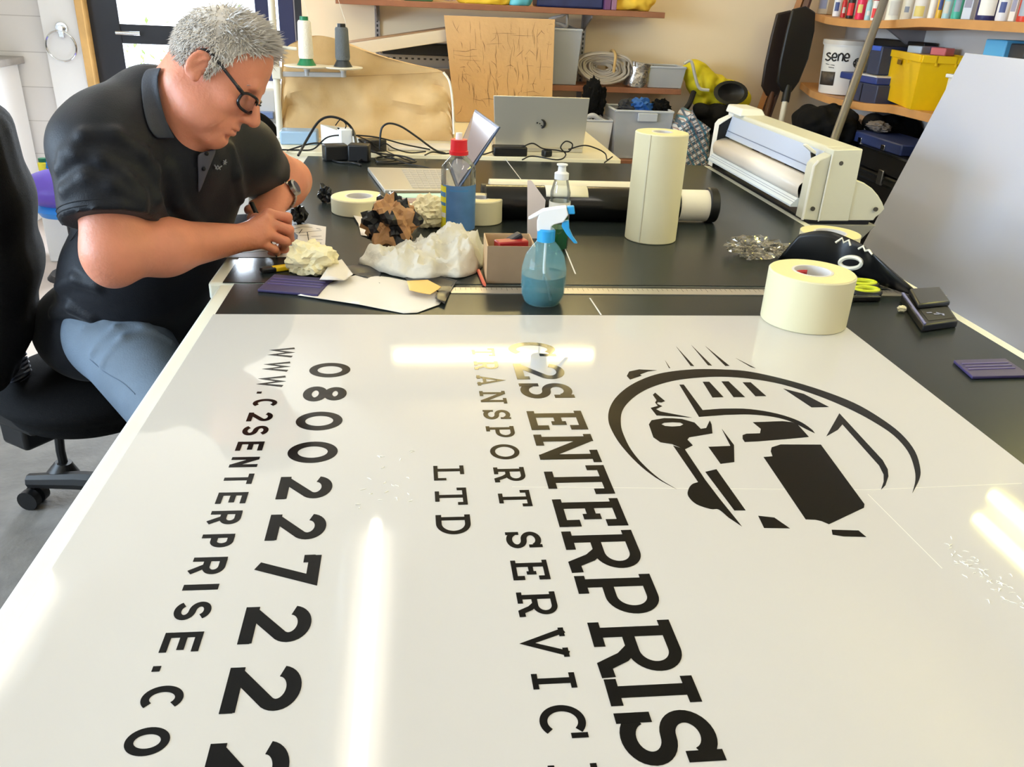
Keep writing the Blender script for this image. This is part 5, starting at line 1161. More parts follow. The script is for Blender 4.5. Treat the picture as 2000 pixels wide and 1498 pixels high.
# silver laptop seen from behind
M_silver = mat('silver', (196, 192, 182), .35, .55); M_scr = mat('screen_glass', (54, 50, 56), .12)
YL = 3.285; a, b, c_, d_ = Py(964, 187, YL-.05), Py(1152, 192, YL-.05), Py(1139, 290, YL), Py(967, 284, YL)
d_[2] = c_[2] = min(d_[2], c_[2]); c_[2] = d_[2] = BT+.018
t = thing('laptop', 'silver laptop seen from behind on the cream table', 'laptop', (c_+d_)/2-A(0, 0, .018), 'laptops')
nl = nrm(np.cross(b-a, d_-a)); nl = nl if nl[1] > 0 else -nl
lid = obj('lid', MB().prism([a, b, c_, d_], nl*.006), M_silver, t, bevel=.002)
obj('screen', MB().prism([a*.97+c_*.03+nl*.0062, b*.97+d_*.03+nl*.0062, c_*.95+a*.05+nl*.0062, d_*.95+b*.05+nl*.0062], nl*.0005), M_scr, lid)
def lq_(u, v): return a*(1-u)*(1-v)+b*u*(1-v)+c_*u*v+d_*(1-u)*v-nl*.0008
lg = MB(); lg.tube([lq_(.50+0.045*math.sin(k), .52-.085*math.cos(k)) for k in np.linspace(.1, 2.9, 12)], [.0015+.0042*math.sin(k) for k in np.linspace(.1, 3.0, 12)], n=6)
lg.tube([lq_(.455, .5), lq_(.47, .5)], .0028, n=6).tube([lq_(.485, .51), lq_(.497, .52)], .002, n=6).tube([lq_(.502, .55), lq_(.525, .565)], .002, n=6)
obj('lid_mark', lg, M_black, lid)
obj('keyboard_base', MB().bb(d_[0], c_[0], YL+.005, YL+.24, BT+.0005, BT+.017), M_silver, t, bevel=.003)
# open laptop on the bench
A0, A1, A2, A3 = Pz(718, 335, TZ), Pz(878, 338, TZ), Pz(893, 381, TZ), Pz(751, 380, TZ)
t = thing('laptop', 'open silver laptop on the dark bench behind the flat tape roll', 'laptop', (A0+A2)/2, 'laptops')
bs = obj('keyboard_base', MB().prism([p+A(0, 0, .001) for p in (A0, A1, A2, A3)], A(0, 0, .014)), M_silver, t, bevel=.003)
def kq_(u, v, z=.0152): return A0*(1-u)*(1-v)+A1*u*(1-v)+A2*u*v+A3*(1-u)*v+A(0, 0, z)
for i in range(6):
    for j in range(9):
        u0, v0 = .40+i*.085, .06+j*.098
        obj('key', MB().prism([kq_(u0, v0), kq_(u0+.074, v0), kq_(u0+.074, v0+.085), kq_(u0, v0+.085)], A(0, 0, .0012)), mat('key_silver', (178, 174, 166), .4), bs, smooth=0)
tf, tn = Py(928, 213, A1[1]+.0), Py(975, 247, A2[1])
A1t, A2t = A1+A(.0, 0, .016), A2+A(0, 0, .016); wd_l = nrm(np.cross(tf-A1t, A2t-A1t)); wd_l = wd_l if wd_l[0] > 0 else -wd_l
lid = obj('lid', MB().prism([A1t, A2t, tn, tf], wd_l*.006), mat('lid_edge', (70, 84, 110), .3, .5), t, bevel=.002)
obj('screen', MB().prism([A1t*.94+tn*.06-wd_l*.0006, A2t*.94+tf*.06-wd_l*.0006, tn*.96+A1t*.04-wd_l*.0006, tf*.96+A2t*.04-wd_l*.0006], -wd_l*.0004), mat('screen_grey', (132, 120, 122), .18), lid)
# plywood offcut leaning in front of the shelves
pl = [Py(867, 30, 4.17), Py(1084, 38, 4.17), Py(1075, 270, 4.08), Py(890, 262, 4.08)]
pl[2][2] = pl[3][2] = BT+.001; pl[3][0] = Py(889, 262, 4.1)[0]
ply = thing('plywood_board', 'scratched tan plywood board leaning on the shelves behind the silver laptop', 'board', (pl[2]+pl[3])/2)
obj('board', MB().prism(pl, A(0, .009, 0)), mat('plywood', (208, 168, 118), .65, noise=(4, .10), bump=(60, .15)), ply, bevel=.001)
sr = random.Random(11); sm = MB()
def pq(u, v): return pl[0]*(1-u)*(1-v)+pl[1]*u*(1-v)+pl[2]*u*v+pl[3]*(1-u)*v-A(0, .0006, 0)
for i in range(120):
    u, v = sr.uniform(.04, .96), sr.uniform(.03, .85); k = sr.random(); du, dv = ((sr.gauss(0, .012), sr.uniform(.03, .22)) if k < .55 else (sr.uniform(.04, .22), sr.gauss(0, .012)) if k < .8 else (sr.uniform(-.08, .08), sr.uniform(.03, .1)))
    p0_, p1_ = pq(u, v), pq(min(.98, u+du), min(.95, v+dv)); sm.tube([p0_, (p0_+p1_)/2+A(sr.gauss(0, .004), 0, sr.gauss(0, .004)), p1_], [.0002, sr.uniform(.0003, .0010), .0002], n=4)
obj('scratches', sm, mat('scratch_dark', (84, 62, 44), .8), ply, smooth=0)
# ================================================================ SHELVES ON THE BACK WALL
YS = 4.24
def shelf_z(px, py): return float(Py(px, py, YS)[2])
zU = shelf_z(1200, 20); zM = shelf_z(1250, 172); zL = shelf_z(1195, 293)
xu0, xu1 = Py(655, 4, YS)[0], Py(1299, 28, YS)[0]; xm1 = Py(1331, 178, YS)[0]
def wshelf(label, x0, x1, z):
    t = thing('wall_shelf', label, 'shelf', ((x0+x1)/2, 4.37, z-.026), 'brown shelves on the back wall')
    obj('board', MB().bb(x0, x1, YS, 4.495, z-.026, z), M_brownsh, t, bevel=.002); return t
wshelf('highest brown shelf on the back wall, holding the yellow bags', xu0, xu1, zU)
wshelf('middle brown shelf holding the cable coil', Py(860, 150, YS)[0], xm1, zM)
wshelf('lowest brown shelf on the back wall, holding the clear tubs', -.30, Py(1330, 300, YS)[0], zL)
for i, px in enumerate((737, 1141)):
    x = Py(px, 50, 4.48)[0]; t = thing('shelf_rail', 'slotted steel shelf rail beside the dark thread cone' if i == 0 else 'slotted steel shelf rail with a bracket above the cable coil', 'rail', (x, 4.49, zL-.1))
    obj('rail', MB().bb(x-.012, x+.012, 4.485, 4.4995, zL-.1, zU+.3), mat('rail_grey', (150, 146, 150), .4, .4), t)
    sl = MB()
    for k in range(22): sl.bb(x-.004, x+.004, 4.483, 4.4852, zM-.02+k*.022, zM-.008+k*.022)
    obj('slots', sl, M_dark, t)
    obj('bracket', MB().prism([A(x-.004, 4.485, zU-.028), A(x-.004, 4.30, zU-.028), A(x-.004, 4.30, zU-.040), A(x-.004, 4.485, zU-.10)], A(.008, 0, 0)), mat('rail_grey', (150, 146, 150), .4, .4), t)
def on_shelf(name, px0, px1, h, m, label, cat, z, y=4.36, d=.18, bev=.01, group=None):
    x0, x1 = Py(px0, 10, y)[0], Py(px1, 10, y)[0]
    return solo(name, MB().bb(x0, x1, y-d/2, y+d/2, z+.0005, z+h), m, label, cat, group, bevel=bev)
on_shelf('tool_box', 787, 846, .10, mat('sage_green', (104, 152, 104), .45), 'sage green box on the highest shelf', 'box', zU)
t = solo('pink_pouch', skin([ell(A(Py(725, 0, 4.36)[0]-.02, 4.36, zU+.05), (.10, .07, .05), k=.02)], .01, lambda P: -(P[..., 2]-zU-.001)), mat('pink_cloth', (226, 120, 140), .7), 'pink cloth pouch on the highest shelf', 'pouch')
t = solo('tangled_wire', MB().tube(spline([A(Py(870+18*math.sin(i*1.7), 6, 4.33)[0], 4.33+.04*math.cos(i*2.3), zU+.012+.012*(i % 4)) for i in range(22)], 4), .005, n=6), mat('pale_wire', (210, 190, 180), .5), 'pale tangle of wire on the highest shelf beside the sage green box', 'wire')
on_shelf('steel_clamp', 719, 752, .03, M_steel, 'small steel clamp hanging over the edge of the highest shelf', 'clamp', zU, y=4.28, d=.06, bev=.004)
def bag(name, pts, y, d, m, label, cat, group=None, z_clip=None, amp=.02):
    P = [Py(a, b, y) for a, b in pts]; c_ = np.mean(P, 0); pr = []
    n = len(P)
    for i in range(n):
        for f in (.35, .75): q = c_+(P[i]-c_)*f; pr.append(ell(q, (.4*np.linalg.norm(P[i]-c_)*.45+.012, d/2*(1.1-f*.5), .4*np.linalg.norm(P[i]-c_)*.45+.012), k=.03))
    for i in range(n): pr.append(cap(c_+(P[i]-c_)*.3, c_+(P[i]-c_)*.9, .02, .008, k=.02))
    for i in range(n): pr.append(cap(c_+(P[i]-c_)*.86, c_+(P[(i+1) % n]-c_)*.86, .012, k=.02))
    mb = skin(pr, .008, None if z_clip is None else (lambda Q: -(Q[..., 2]-z_clip)))
    V = np.array(mb.v)
    for i, p in enumerate(V):
        q = Vector(p)*12; V[i] += A(mnoise.noise(q), mnoise.noise(q+Vector((4, 0, 0))), mnoise.noise(q+Vector((0, 4, 0))))*amp*.5-A(0, 1, 0)*abs(mnoise.noise(Vector(p)*22))*amp*.6
    if z_clip is not None: V[:, 2] = np.maximum(V[:, 2], z_clip)
    mb.v = V; return solo(name, mb, m, label, cat, group, smooth=70)
bag('yellow_bag', [(905, 15), (890, -10), (910, -50), (980, -60), (1010, -30), (1000, 0), (985, 14), (945, 18)], 4.33, .16, mat('yellow_bag', (246, 206, 60), .5), 'yellow plastic bag on the highest shelf above the plywood board', 'bag', z_clip=zU+.001)
bag('cyan_bag', [(1000, 15), (1005, -30), (1030, -50), (1045, -20), (1030, 5)], 4.30, .10, mat('cyan_bag', (110, 206, 222), .4), 'cyan bag wedged beside the yellow bag on the highest shelf', 'bag', z_clip=zU+.001)
on_shelf('navy_box', 1044, 1172, .20, mat('navy_box', (38, 48, 92), .5, noise=(20, .2)), 'large navy box on the highest shelf', 'box', zU)
on_shelf('purple_book', 1174, 1186, .16, mat('purple_cover', (108, 66, 112), .5), 'purple book upright against the navy box', 'book', zU, y=4.33, bev=.003)
on_shelf('plum_book', 1187, 1197, .15, mat('plum_cover', (150, 110, 140), .5), 'pale plum book between the purple book and the yellow cloth', 'book', zU, y=4.33, bev=.003)
bag('yellow_cloth', [(1192, 18), (1205, -30), (1260, -40), (1275, 0), (1260, 22), (1225, 24)], 4.33, .15, mat('golden_cloth', (238, 196, 66), .7), 'golden yellow cloth bag at the end of the highest shelf', 'bag', z_clip=zU+.001, amp=.03)
# pale plank, perforated angle and dark bar lying behind the cover
p0_, p1_ = Py(672, 86, 4.05), Py(905, 52, 4.22); d1 = nrm(p1_-p0_); n1 = nrm(np.cross(d1, A(0, 0, 1))); 
YQ = 4.36
zq0 = Py(740, 108, YQ); t = thing('perforated_angle', 'perforated steel angle behind the dust cover and the plywood board', 'steel angle', A((zq0[0]+Py(900, 118, YQ)[0])/2, YQ, zq0[2]-.05))
e0, e1 = Py(735, 104, YQ), Py(900, 112, YQ); obj('flange', MB().bb(e0[0], e1[0], YQ, YQ+.003, e0[2]-.055, e0[2]), mat('angle_grey', (150, 150, 152), .4, .5), t)
ho = MB()
for i in range(18):
    x = e0[0]+.02+i*.03; ho.bb(x, x+.013, YQ-.001, YQ+.0005, e0[2]-.022, e0[2]-.014)
obj('holes', ho, M_dark, t)
obj('lower_flange', MB().bb(e0[0], e1[0], YQ-.03, YQ+.003, e0[2]-.058, e0[2]-.055), mat('angle_grey', (150, 150, 152), .4, .5), t)
g0 = Py(770, 95, 4.34); solo('dark_bar', MB().bb(e0[0]+.03, e1[0], 4.31, 4.40, e0[2]+.001, e0[2]+.055), mat('dark_bar', (30, 36, 46), .6), 'dark bar lying on the perforated steel angle', 'bar', bevel=.006)
solo('steel_post', MB().bb(e0[0]+.10, e0[0]+.13, 4.37, 4.40, .0, e0[2]-.058).bb(e1[0]-.2, e1[0]-.17, 4.37, 4.40, 0, e0[2]-.058).bb(e0[0]+.10, e1[0]-.17, 4.37, 4.40, .3, .33), M_dark, 'dark steel trestle holding up the perforated angle', 'trestle')
M_plank = mat('pale_plank', (226, 214, 196), .4)
th_ = .055; pk = [p0_, p1_, p1_-A(0, 0, th_), p0_-A(0, 0, th_)]
t = thing('plank', 'long pale laminated plank sloping up behind the dust cover', 'plank', (p0_+p1_)/2-A(0, 0, .06))
obj('plank_face', MB().prism(pk, A(0, .16, .004)), M_plank, t, bevel=.003)
obj('plank_top', MB().prism([p0_+A(0, .001, .0006), p1_+A(0, .001, .0006), p1_+A(0, .158, .0046), p0_+A(0, .158, .0046)], A(0, 0, .0012)), mat('plank_brown', (150, 122, 98), .5), t)
# middle shelf: clear tub, coil, tape, clear lid box
M_tub = mat('clear_tub', (206, 210, 218), .3, alpha=.42)
def tub(name, px0, px1, pyt, y0, y1, zb_, label, m=M_tub, taper=.012, lip=.01, group='clear storage tubs'):
    xa, xb = Py(px0, pyt, y0)[0], Py(px1, pyt, y0)[0]; zt_ = float(Py((px0+px1)/2, pyt, y0)[2]); t = thing(name, label, 'tub', ((xa+xb)/2, (y0+y1)/2, zb_), group)
    w_ = .003; o = [A(xa, y0, zt_), A(xb, y0, zt_), A(xb, y1, zt_), A(xa, y1, zt_)]; i_ = [A(xa+taper, y0+taper, zb_), A(xb-taper, y0+taper, zb_), A(xb-taper, y1-taper, zb_), A(xa+taper, y1-taper, zb_)]
    mb = MB().ring([i_, o], caps=False); mb.add(i_, [(3, 2, 1, 0)])
    obj('tub_body', mb, m, t, solid=.003, smooth=0)
    rm = MB(); 
    for p, q in zip(o, o[1:]+o[:1]): rm.tube([p, q], .006, n=6)
    obj('rim', rm, mat('tub_rim', (190, 194, 202), .35), t); return t, xa, xb, zt_
t, xa, xb, zt_ = tub('storage_tub', 1078, 1137, 58, 4.25, 4.47, zM+.004, 'clear storage tub half hidden behind the plywood board, holding pale hose')
solo('pale_hose', MB().tube(spline([A((xa+xb)/2+.05*math.cos(i*.9), 4.36+.06*math.sin(i*.9), zM+.02+i*.011) for i in range(24)], 3), .009, n=7), mat('grey_hose', (176, 178, 186), .5), 'pale grey hose coiled inside the clear tub', 'hose')
solo('cord_coil', MB().tube(spline([A(Py(1092, 50, 4.33)[0]+.045*math.cos(i*.8), 4.36+.03*math.sin(i*.8), zt_+.010+.008*(i % 8)) for i in range(30)], 3), .006, n=6), mat('white_cord', (206, 198, 190), .5), 'coil of pale cord on top of the half hidden clear tub', 'cord')
cc = Py(1180, 140, 4.33); cr = np.random.default_rng(2); w_ = Py(1235, 140, 4.33)[0]-Py(1135, 140, 4.33)[0]; hh = Py(1180, 103, 4.33)[2]-zM
co_ = MB(); pts_ = []
for i in range(15):
    for k in range(12):
        a = 2*math.pi*(k/12); rr = 1-.11*(i % 8); pts_.append(A(cc[0]-.01+w_*.5*rr*math.cos(a)+cr.normal()*.004, 4.33-.06+.009*i+cr.normal()*.003-.03*math.cos(a), zM+.012+hh*.5*.92+hh*.46*rr*math.sin(a+.25*math.cos(a))))
for p in pts_: p[2] = max(p[2], zM+.008)
coil = thing('cable_coil', 'coil of pale grey cable on the middle shelf', 'cable coil', A(cc[0], 4.33, zM))
obj('coil', MB().tube(spline(pts_, 2), .0062, n=6), mat('grey_cable', (176, 164, 148), .5), coil)
tq_ = Py(1200, 105, 4.26); obj('tie', MB().tube(spline([A(tq_[0], 4.24, zM+hh*.45), A(tq_[0]+.002, 4.245, zM+hh*.98), A(tq_[0]+.004, 4.36, zM+hh*1.04), A(tq_[0]+.004, 4.43, zM+hh*.5)], 5), .007, n=8), mat('tan_tie', (206, 170, 110), .6), coil)
fq = Py(1244, 145, 4.30); fh = Py(1238, 122, 4.30)[2]-zM
solo('foil_roll', MB().lathe([(.045, 0), (.066, 0), (.069, fh*.3), (.066, fh*.62), (.070, fh), (.06, fh), (.045, fh)], A(fq[0], 4.31, zM+.001), n=32, closed=True, R=ry(.12)), mat('foil', (196, 190, 184), .25, .9, bump=(30, .5)), 'shiny foil tape roll beside the cable coil', 'foil roll')
tub('storage_tub', 1265, 1340, 132, 4.26, 4.44, zM+.004, 'shallow clear empty tub at the end of the middle shelf')
# lowest shelf: white tub with cables, clear tub of bits
t, xa, xb, zt_ = tub('storage_tub', 1138, 1197, 236, 4.02, 4.24, zL+.004, 'white plastic tub with cables behind the silver laptop', mat('tub_white', (226, 222, 214), .4), group='clear storage tubs')
solo('table_ledge', MB().bb(tr[0]+.02, Py(1330, 300, 4.0)[0], 3.95, YS-.001, zL-.03, zL), M_brownsh, 'brown ledge board under the white tub and the clear tub', 'board', bevel=.002)
for (px, py, s_, sd_) in ((1160, 200, (.12, .1, .2), 3),): solo('black_cloth', crumple(A(Py(px, py, 4.15)[0], 4.14, zt_+.09), s_, sd_, amp=.4, fine=.3, lvl=4), M_fab, 'black cloth bundle piled on the white tub', 'cloth', smooth=40)
solo('clear_hose', MB().tube(spline([Py(1148, 236, 4.05), Py(1150, 228, 4.04), Py(1160, 226, 4.03), Py(1172, 234, 4.03), Py(1185, 240, 4.04)], 6), .012, n=8), mat('grey_hose', (176, 178, 186), .5), 'short pale hose end lying in the white tub', 'hose')
t, xa, xb, zt_ = tub('storage_tub', 1203, 1316, 218, 3.98, 4.22, zL+.004, 'large clear tub of cloths behind the tallest tape roll')
obj('handle', MB().bb(xa+(xb-xa)*.38, xa+(xb-xa)*.72, 3.965, 3.98, zt_-.045, zt_-.006), mat('tub_rim', (190, 194, 202), .35), t, bevel=.004)
for (px, py, s_, sd_, m, nm, lbl) in ((1250, 208, (.15, .12, .11), 2, mat('royal_blue', (28, 84, 160), .7), 'blue_cloth', 'royal blue cloth on top of the large clear tub'), (1290, 208, (.11, .11, .10), 5, M_fab, 'black_cloth', 'black cloth heaped in the large clear tub'), (1226, 206, (.10, .10, .09), 6, mat('charcoal_cloth', (40, 42, 50), .8), 'grey_cloth', 'charcoal cloth in the large clear tub beside the royal blue one'), (1235, 260, (.09, .09, .12), 8, mat('tan_cloth', (186, 166, 140), .8), 'tan_cloth', 'tan cloth low in the large clear tub')):
    q = Py(px, py, 4.1); solo(nm, crumple(A(q[0], 4.1, q[2]-.01), s_, sd_, amp=.35, fine=.25, lvl=4, cell=2.5), m, lbl, 'cloth', smooth=40)
# hi-vis vest, black bag, checked bag
M_hv = mat('hi_vis', (208, 190, 20), .7, noise=(5, .12))
bag('vest', [(1335, 128), (1352, 122), (1365, 140), (1405, 150), (1440, 172), (1462, 198), (1440, 214), (1400, 214), (1362, 208), (1352, 180), (1345, 160)], 4.33, .22, M_hv, 'yellow high visibility vest heaped against the back wall', 'vest', amp=.03)
vq = Py(1426, 182, 4.20); solo('vest_collar', MB().lathe([(0, -.02), (.05, -.012), (.072, 0), (.078, .010), (.06, .012), (.045, 0), (0, -.012)], vq, n=28, R=rx(1.25), sx=1.15, sy=.75), M_black, 'black lined neck opening of the yellow vest', 'vest opening')
solo('reflective_strip', MB().tube(spline([Py(1336, 124, 4.20), Py(1350, 120, 4.2), Py(1358, 150, 4.2), Py(1366, 172, 4.2), Py(1385, 176, 4.19)], 5), .008, n=6), mat('silver_strip', (190, 186, 176), .4), 'silver reflective strip on the yellow vest', 'strip')
bag('black_bag', [(1358, 210), (1400, 208), (1440, 210), (1450, 235), (1435, 260), (1400, 262), (1365, 245)], 4.15, .26, M_fab, 'black bag under the yellow vest', 'bag')
solo('bag_strap', MB().tube(spline([Py(1355, 180, 4.2), Py(1345, 205, 4.15), Py(1325, 228, 4.1), Py(1312, 245, 4.1)], 6), .014, n=8), M_black, 'black strap hanging from the yellow vest', 'strap')
solo('bag_stand', MB().bb(Py(1360, 260, 4.15)[0], Py(1418, 260, 4.15)[0], 4.05, 4.26, 0, Py(1400, 258, 4.15)[2]), M_dark, 'dark box under the black bag', 'box')
def check_mat():
    m = mat('checked_bag', (206, 204, 206), .5); nt = m.node_tree; b = nt.nodes['Principled BSDF']; tc = nt.nodes.new('ShaderNodeTexCoord'); prev = None
    def wave(rot, sc_, w0):
        mp = nt.nodes.new('ShaderNodeMapping'); mp.inputs['Rotation'].default_value = (0, rot, 0); wv = nt.nodes.new('ShaderNodeTexWave'); wv.inputs['Scale'].default_value = sc_; rp = nt.nodes.new('ShaderNodeValToRGB')
        rp.color_ramp.elements[0].position = w0; rp.color_ramp.elements[1].position = w0+.08; nt.links.new(tc.outputs['Object'], mp.inputs[0]); nt.links.new(mp.outputs[0], wv.inputs['Vector']); nt.links.new(wv.outputs['Fac'], rp.inputs[0]); return rp
    c0 = None
    for rot, sc_, w0, col in ((.6, 9, .72, (70, 128, 150)), (.6+1.57, 9, .72, (60, 90, 110)), (.6, 15, .8, (160, 132, 122)), (.6+1.57, 17, .82, (84, 100, 118))):
        mx = nt.nodes.new('ShaderNodeMix'); mx.data_type = 'RGBA'; r = wave(rot, sc_, w0); nt.links.new(r.outputs[0], mx.inputs['Factor'])
        if c0 is None: mx.inputs['A'].default_value = (*lin((208, 206, 208)), 1)
        else: nt.links.new(c0, mx.inputs['A'])
        mx.inputs['B'].default_value = (*lin(col), 1); c0 = mx.outputs['Result']
    nt.links.new(c0, b.inputs['Base Color']); return m
ck = [Py(x, y, 3.85) for x, y in ((1318, 262), (1342, 228), (1352, 214), (1358, 236), (1388, 252), (1386, 330), (1316, 330))]
cb_ = MB().prism(ck, A(.02, .22, 0)); t = thing('checked_bag', 'checked woven laundry bag behind the tallest tape roll and the white cutter', 'bag', A(np.mean(ck, 0)[0], 3.95, .0))
obj('bag_body', cb_, check_mat(), t, bevel=.02)
obj('bag_flap', MB().prism([Py(1352, 214, 3.83), Py(1362, 232, 3.82), Py(1390, 252, 3.82), Py(1374, 268, 3.82), Py(1350, 246, 3.83)], A(0, .01, 0)), check_mat(), t, bevel=.004)
zb_ = float(np.min([p[2] for p in ck])); obj('bag_bottom', MB().bb(ck[-1][0]+.01, ck[-2][0], 3.86, 4.08, 0, zb_+.02), check_mat(), t, bevel=.01)
# ================================================================ CORNER: battens, oars, pole
for (x0, y0, x1, y1, y, w__, m, lbl) in ((1568, -10, 1478, 235, 4.42, .022, mat('oak_batten', (150, 100, 56), .5), 'pale timber batten leaning in the room corner, nearest the vest'), (1582, -10, 1500, 225, 4.39, .020, mat('dark_batten', (84, 52, 36), .5), 'dark timber batten leaning between the pale batten and the black oar')):
    p, q = Py(x0, y0, y), Py(x1, y1, y-.06); d = nrm(q-p); q = p+d*((p[2]-.012)/-d[2]); p = p-d*.25
    solo('batten', MB().tube([p, q], w__, n=4), m, lbl, 'batten', 'leaning battens', smooth=0)
ow = [(1548, 18), (1575, 12), (1594, 24), (1592, 60), (1580, 115), (1562, 160), (1546, 182), (1528, 180), (1518, 160), (1524, 120), (1536, 65)]
oy = 4.22; P = [Py(x, y, oy) for x, y in ow]; t = thing('oar', 'black bladed oar leaning blade up in the room corner', 'oar', Py(1524, 240, oy))
obj('blade', MB().prism(P, A(0, .02, 0)), M_black, t, bevel=.008, subsurf=0)
s0, s1 = Py(1538, 175, oy+.01), Py(1525, 240, oy-.03); d = nrm(s1-s0); s2 = s0+d*((s0[2]-.001)/-d[2])
obj('shaft', MB().cyl(s0, s2, .014), M_ivory, t); obj('ferrule', MB().cyl(s0-d*.02, s0+d*.06, .02), M_black, t)
P = [Py(x-30, y+8, oy+.10) for x, y in ow]; t = thing('oar', 'black bladed oar standing behind the other black oar', 'oar', Py(1496, 240, oy+.1))
obj('blade', MB().prism(P, A(0, .02, 0)), mat('brown_black', (40, 28, 24), .5), t, bevel=.008)
s0, s1 = Py(1508, 180, oy+.11), Py(1490, 250, oy+.06); d = nrm(s1-s0); s2 = s0+d*((s0[2]-.001)/-d[2]); obj('shaft', MB().cyl(s0, s2, .014), mat('dark_batten', (84, 52, 36), .5), t)
p, q = Py(1736, -25, 3.62), Py(1632, 265, 3.30); d = nrm(q-p); q = p+d*((p[2]-.001)/-d[2]); p = p-d*.3
pole = thing('steel_pole', 'brushed steel pole leaning across the corner shelves', 'pole', q)
obj('tube', MB().cyl(p, q, .017, n=20), mat('brushed_steel', (124, 120, 117), .4, .35), pole); obj('foot', MB().cyl(q, q-d*.04, .021, n=20), M_black, pole)
# ================================================================ WHITE CUTTER AT THE FAR BENCH END
YN, YFAR = 2.25, 3.06
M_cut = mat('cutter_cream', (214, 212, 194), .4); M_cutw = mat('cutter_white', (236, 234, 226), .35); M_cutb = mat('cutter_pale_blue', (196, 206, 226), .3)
cut = thing('cutter_machine', 'white desktop vinyl cutter with pale film roll beside the far workbench', 'machine', (1.22, 2.65, 0))
def N2(px, py): return Py(px, py, YN)
main = [N2(*p) for p in ((1598, 432), (1626, 302), (1628, 293), (1686, 291), (1658, 432))]
bev = [N2(*p) for p in ((1567, 429), (1590, 324), (1599, 314), (1626, 302), (1598, 432))]
disc = [N2(*p) for p in ((1658, 432), (1673, 353), (1690, 358), (1706, 369), (1718, 383), (1726, 397), (1730, 409), (1722, 419), (1713, 425), (1708, 432))]
obj('end_panel', MB().prism(main, A(0, .05, 0)), M_cut, cut, bevel=.003)
obj('end_panel', MB().prism([p+A(0, .004, 0) for p in bev], A(0, .046, 0)), M_cut, cut, bevel=.003)
obj('panel_groove', MB().tube([N2(1598, 432)-A(0, .001, 0), N2(1626, 302)-A(0, .001, 0)], .0022, n=6), M_cutw, cut)
obj('front_edge', MB().tube([N2(1567, 429), N2(1590, 324), N2(1599, 314)], .004, n=6), M_cutw, cut)
obj('round_cover', MB().prism([p+A(0, .006, 0) for p in disc], A(0, .04, 0)), M_cut, cut, bevel=.003)
for p in ((1643, 319), (1588, 408), (1711, 409)):
    q = N2(*p); obj('screw_recess', MB().cyl(q-A(0, .0008, 0), q+A(0, .004, 0), .0062, n=16), mat('recess_dark', (70, 66, 60), .6), cut)
for k, poly in enumerate((main, bev)): obj('far_panel', MB().prism([A(p[0], YFAR, p[2]) for p in poly], A(0, .05, 0)), M_cutw, cut, bevel=.003)
mx_ = [A(p[0], YFAR-.002, p[2]) for p in (bev[0], bev[1], bev[3], main[0])]; obj('inner_panel', MB().prism(mx_, A(0, .001, 0)), M_black, cut)
# bridge: top cover with a sloping front
s0, s1, s2, s3, s4 = N2(1604, 352), N2(1626, 300), N2(1632, 292), N2(1686, 291), N2(1680, 320)
L_ = A(0, YFAR-YN-.05, 0); st_ = A(0, .05, 0)
obj('bridge_cover', MB().prism([p+st_ for p in (s1, s2, s3, s4, s0+A(.03, 0, .02))], L_), M_cut, cut, bevel=.004)
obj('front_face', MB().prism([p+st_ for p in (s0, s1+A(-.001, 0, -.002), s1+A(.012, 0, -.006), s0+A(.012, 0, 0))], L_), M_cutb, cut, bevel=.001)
fm = s0*.72+s1*.28; obj('face_line', MB().tube([fm+st_+A(-.001, 0, 0), fm+st_+L_+A(-.001, 0, 0)], .0016, n=6), mat('line_blue_grey', (120, 132, 160), .5), cut)  # thin blue-grey line along the sloping front
en = A(s2[0], YFAR+.02, s2[2]); obj('end_hump', MB().prism([A(s2[0]-.02, YFAR-.10, s2[2]-.003), A(s2[0]-.005, YFAR-.08, s2[2]+.022), A(s3[0]-.01, YFAR-.08, s2[2]+.022), A(s3[0], YFAR-.1, s2[2])], A(0, .15, 0)), M_cutw, cut, bevel=.006)
lp = Py(1586, 292, YN+.12); lv = obj('lever', MB().prism([Py(1570, 284, YN+.062), Py(1576, 281, YN+.062), Py(1595, 296, YN+.062), Py(1594, 302, YN+.062), Py(1588, 300, YN+.062)], A(.0, .012, 0)), M_cutw, cut, bevel=.002)
obj('lever_arm', MB().prism([Py(1586, 298, YN+.062), Py(1593, 302, YN+.062), Py(1597, 318, YN+.062), Py(1588, 318, YN+.062)], A(0, .012, 0)), M_black, lv)
# paper roll and tray in the mouth
r0, r1 = N2(1606, 356), N2(1566, 412); mid = (r0+r1)/2; ax_ = nrm(r1-r0); nn = nrm(np.cross(ax_, A(0, 1, 0))); nn = nn if nn[0] < 0 else -nn
arcp = [r0+(r1-r0)*t_+nn*.028*math.sin(math.pi*min(1, t_*1.25+.0)) for t_ in np.linspace(0, .72, 10)]
obj('film_roll', MB().grid([[p+st_ for p in arcp], [p+st_+L_ for p in arcp]]), mat('film_cream', (244, 234, 222), .3), cut, solid=.002, smooth=60)
tp = [arcp[-1]+A(0, 0, -.001), r1+A(-.014, 0, .006), r1+A(-.014, 0, .0), r1+A(.06, 0, 0), arcp[-1]+A(.05, 0, -.002)]
obj('tray', MB().prism([p+st_ for p in tp], L_), mat('tray_blue_white', (222, 232, 240), .2), cut, bevel=.001)  # blue tray against warm film: reflected tints put into the base colours
for k in (.35, .6): q = tp[0]*(1-k)+tp[1]*k; obj('tray_line', MB().tube([q+st_, q+st_+L_], .0008, n=5), mat('line_blue_grey', (120, 132, 160), .5), cut)
obj('mouth', MB().prism([p+st_ for p in (s0+A(.004, 0, -.006), s0+A(.02, 0, -.01), r1+A(.075, 0, .02), r1+A(.06, 0, .002), arcp[2]+A(.02, 0, 0))], L_), M_black, cut)
zb0 = float(main[0][2]); xb0, xb1 = bev[0][0]+.02, disc[-1][0]-.005
zb0 = min(float(p[2]) for p in main+bev+disc)
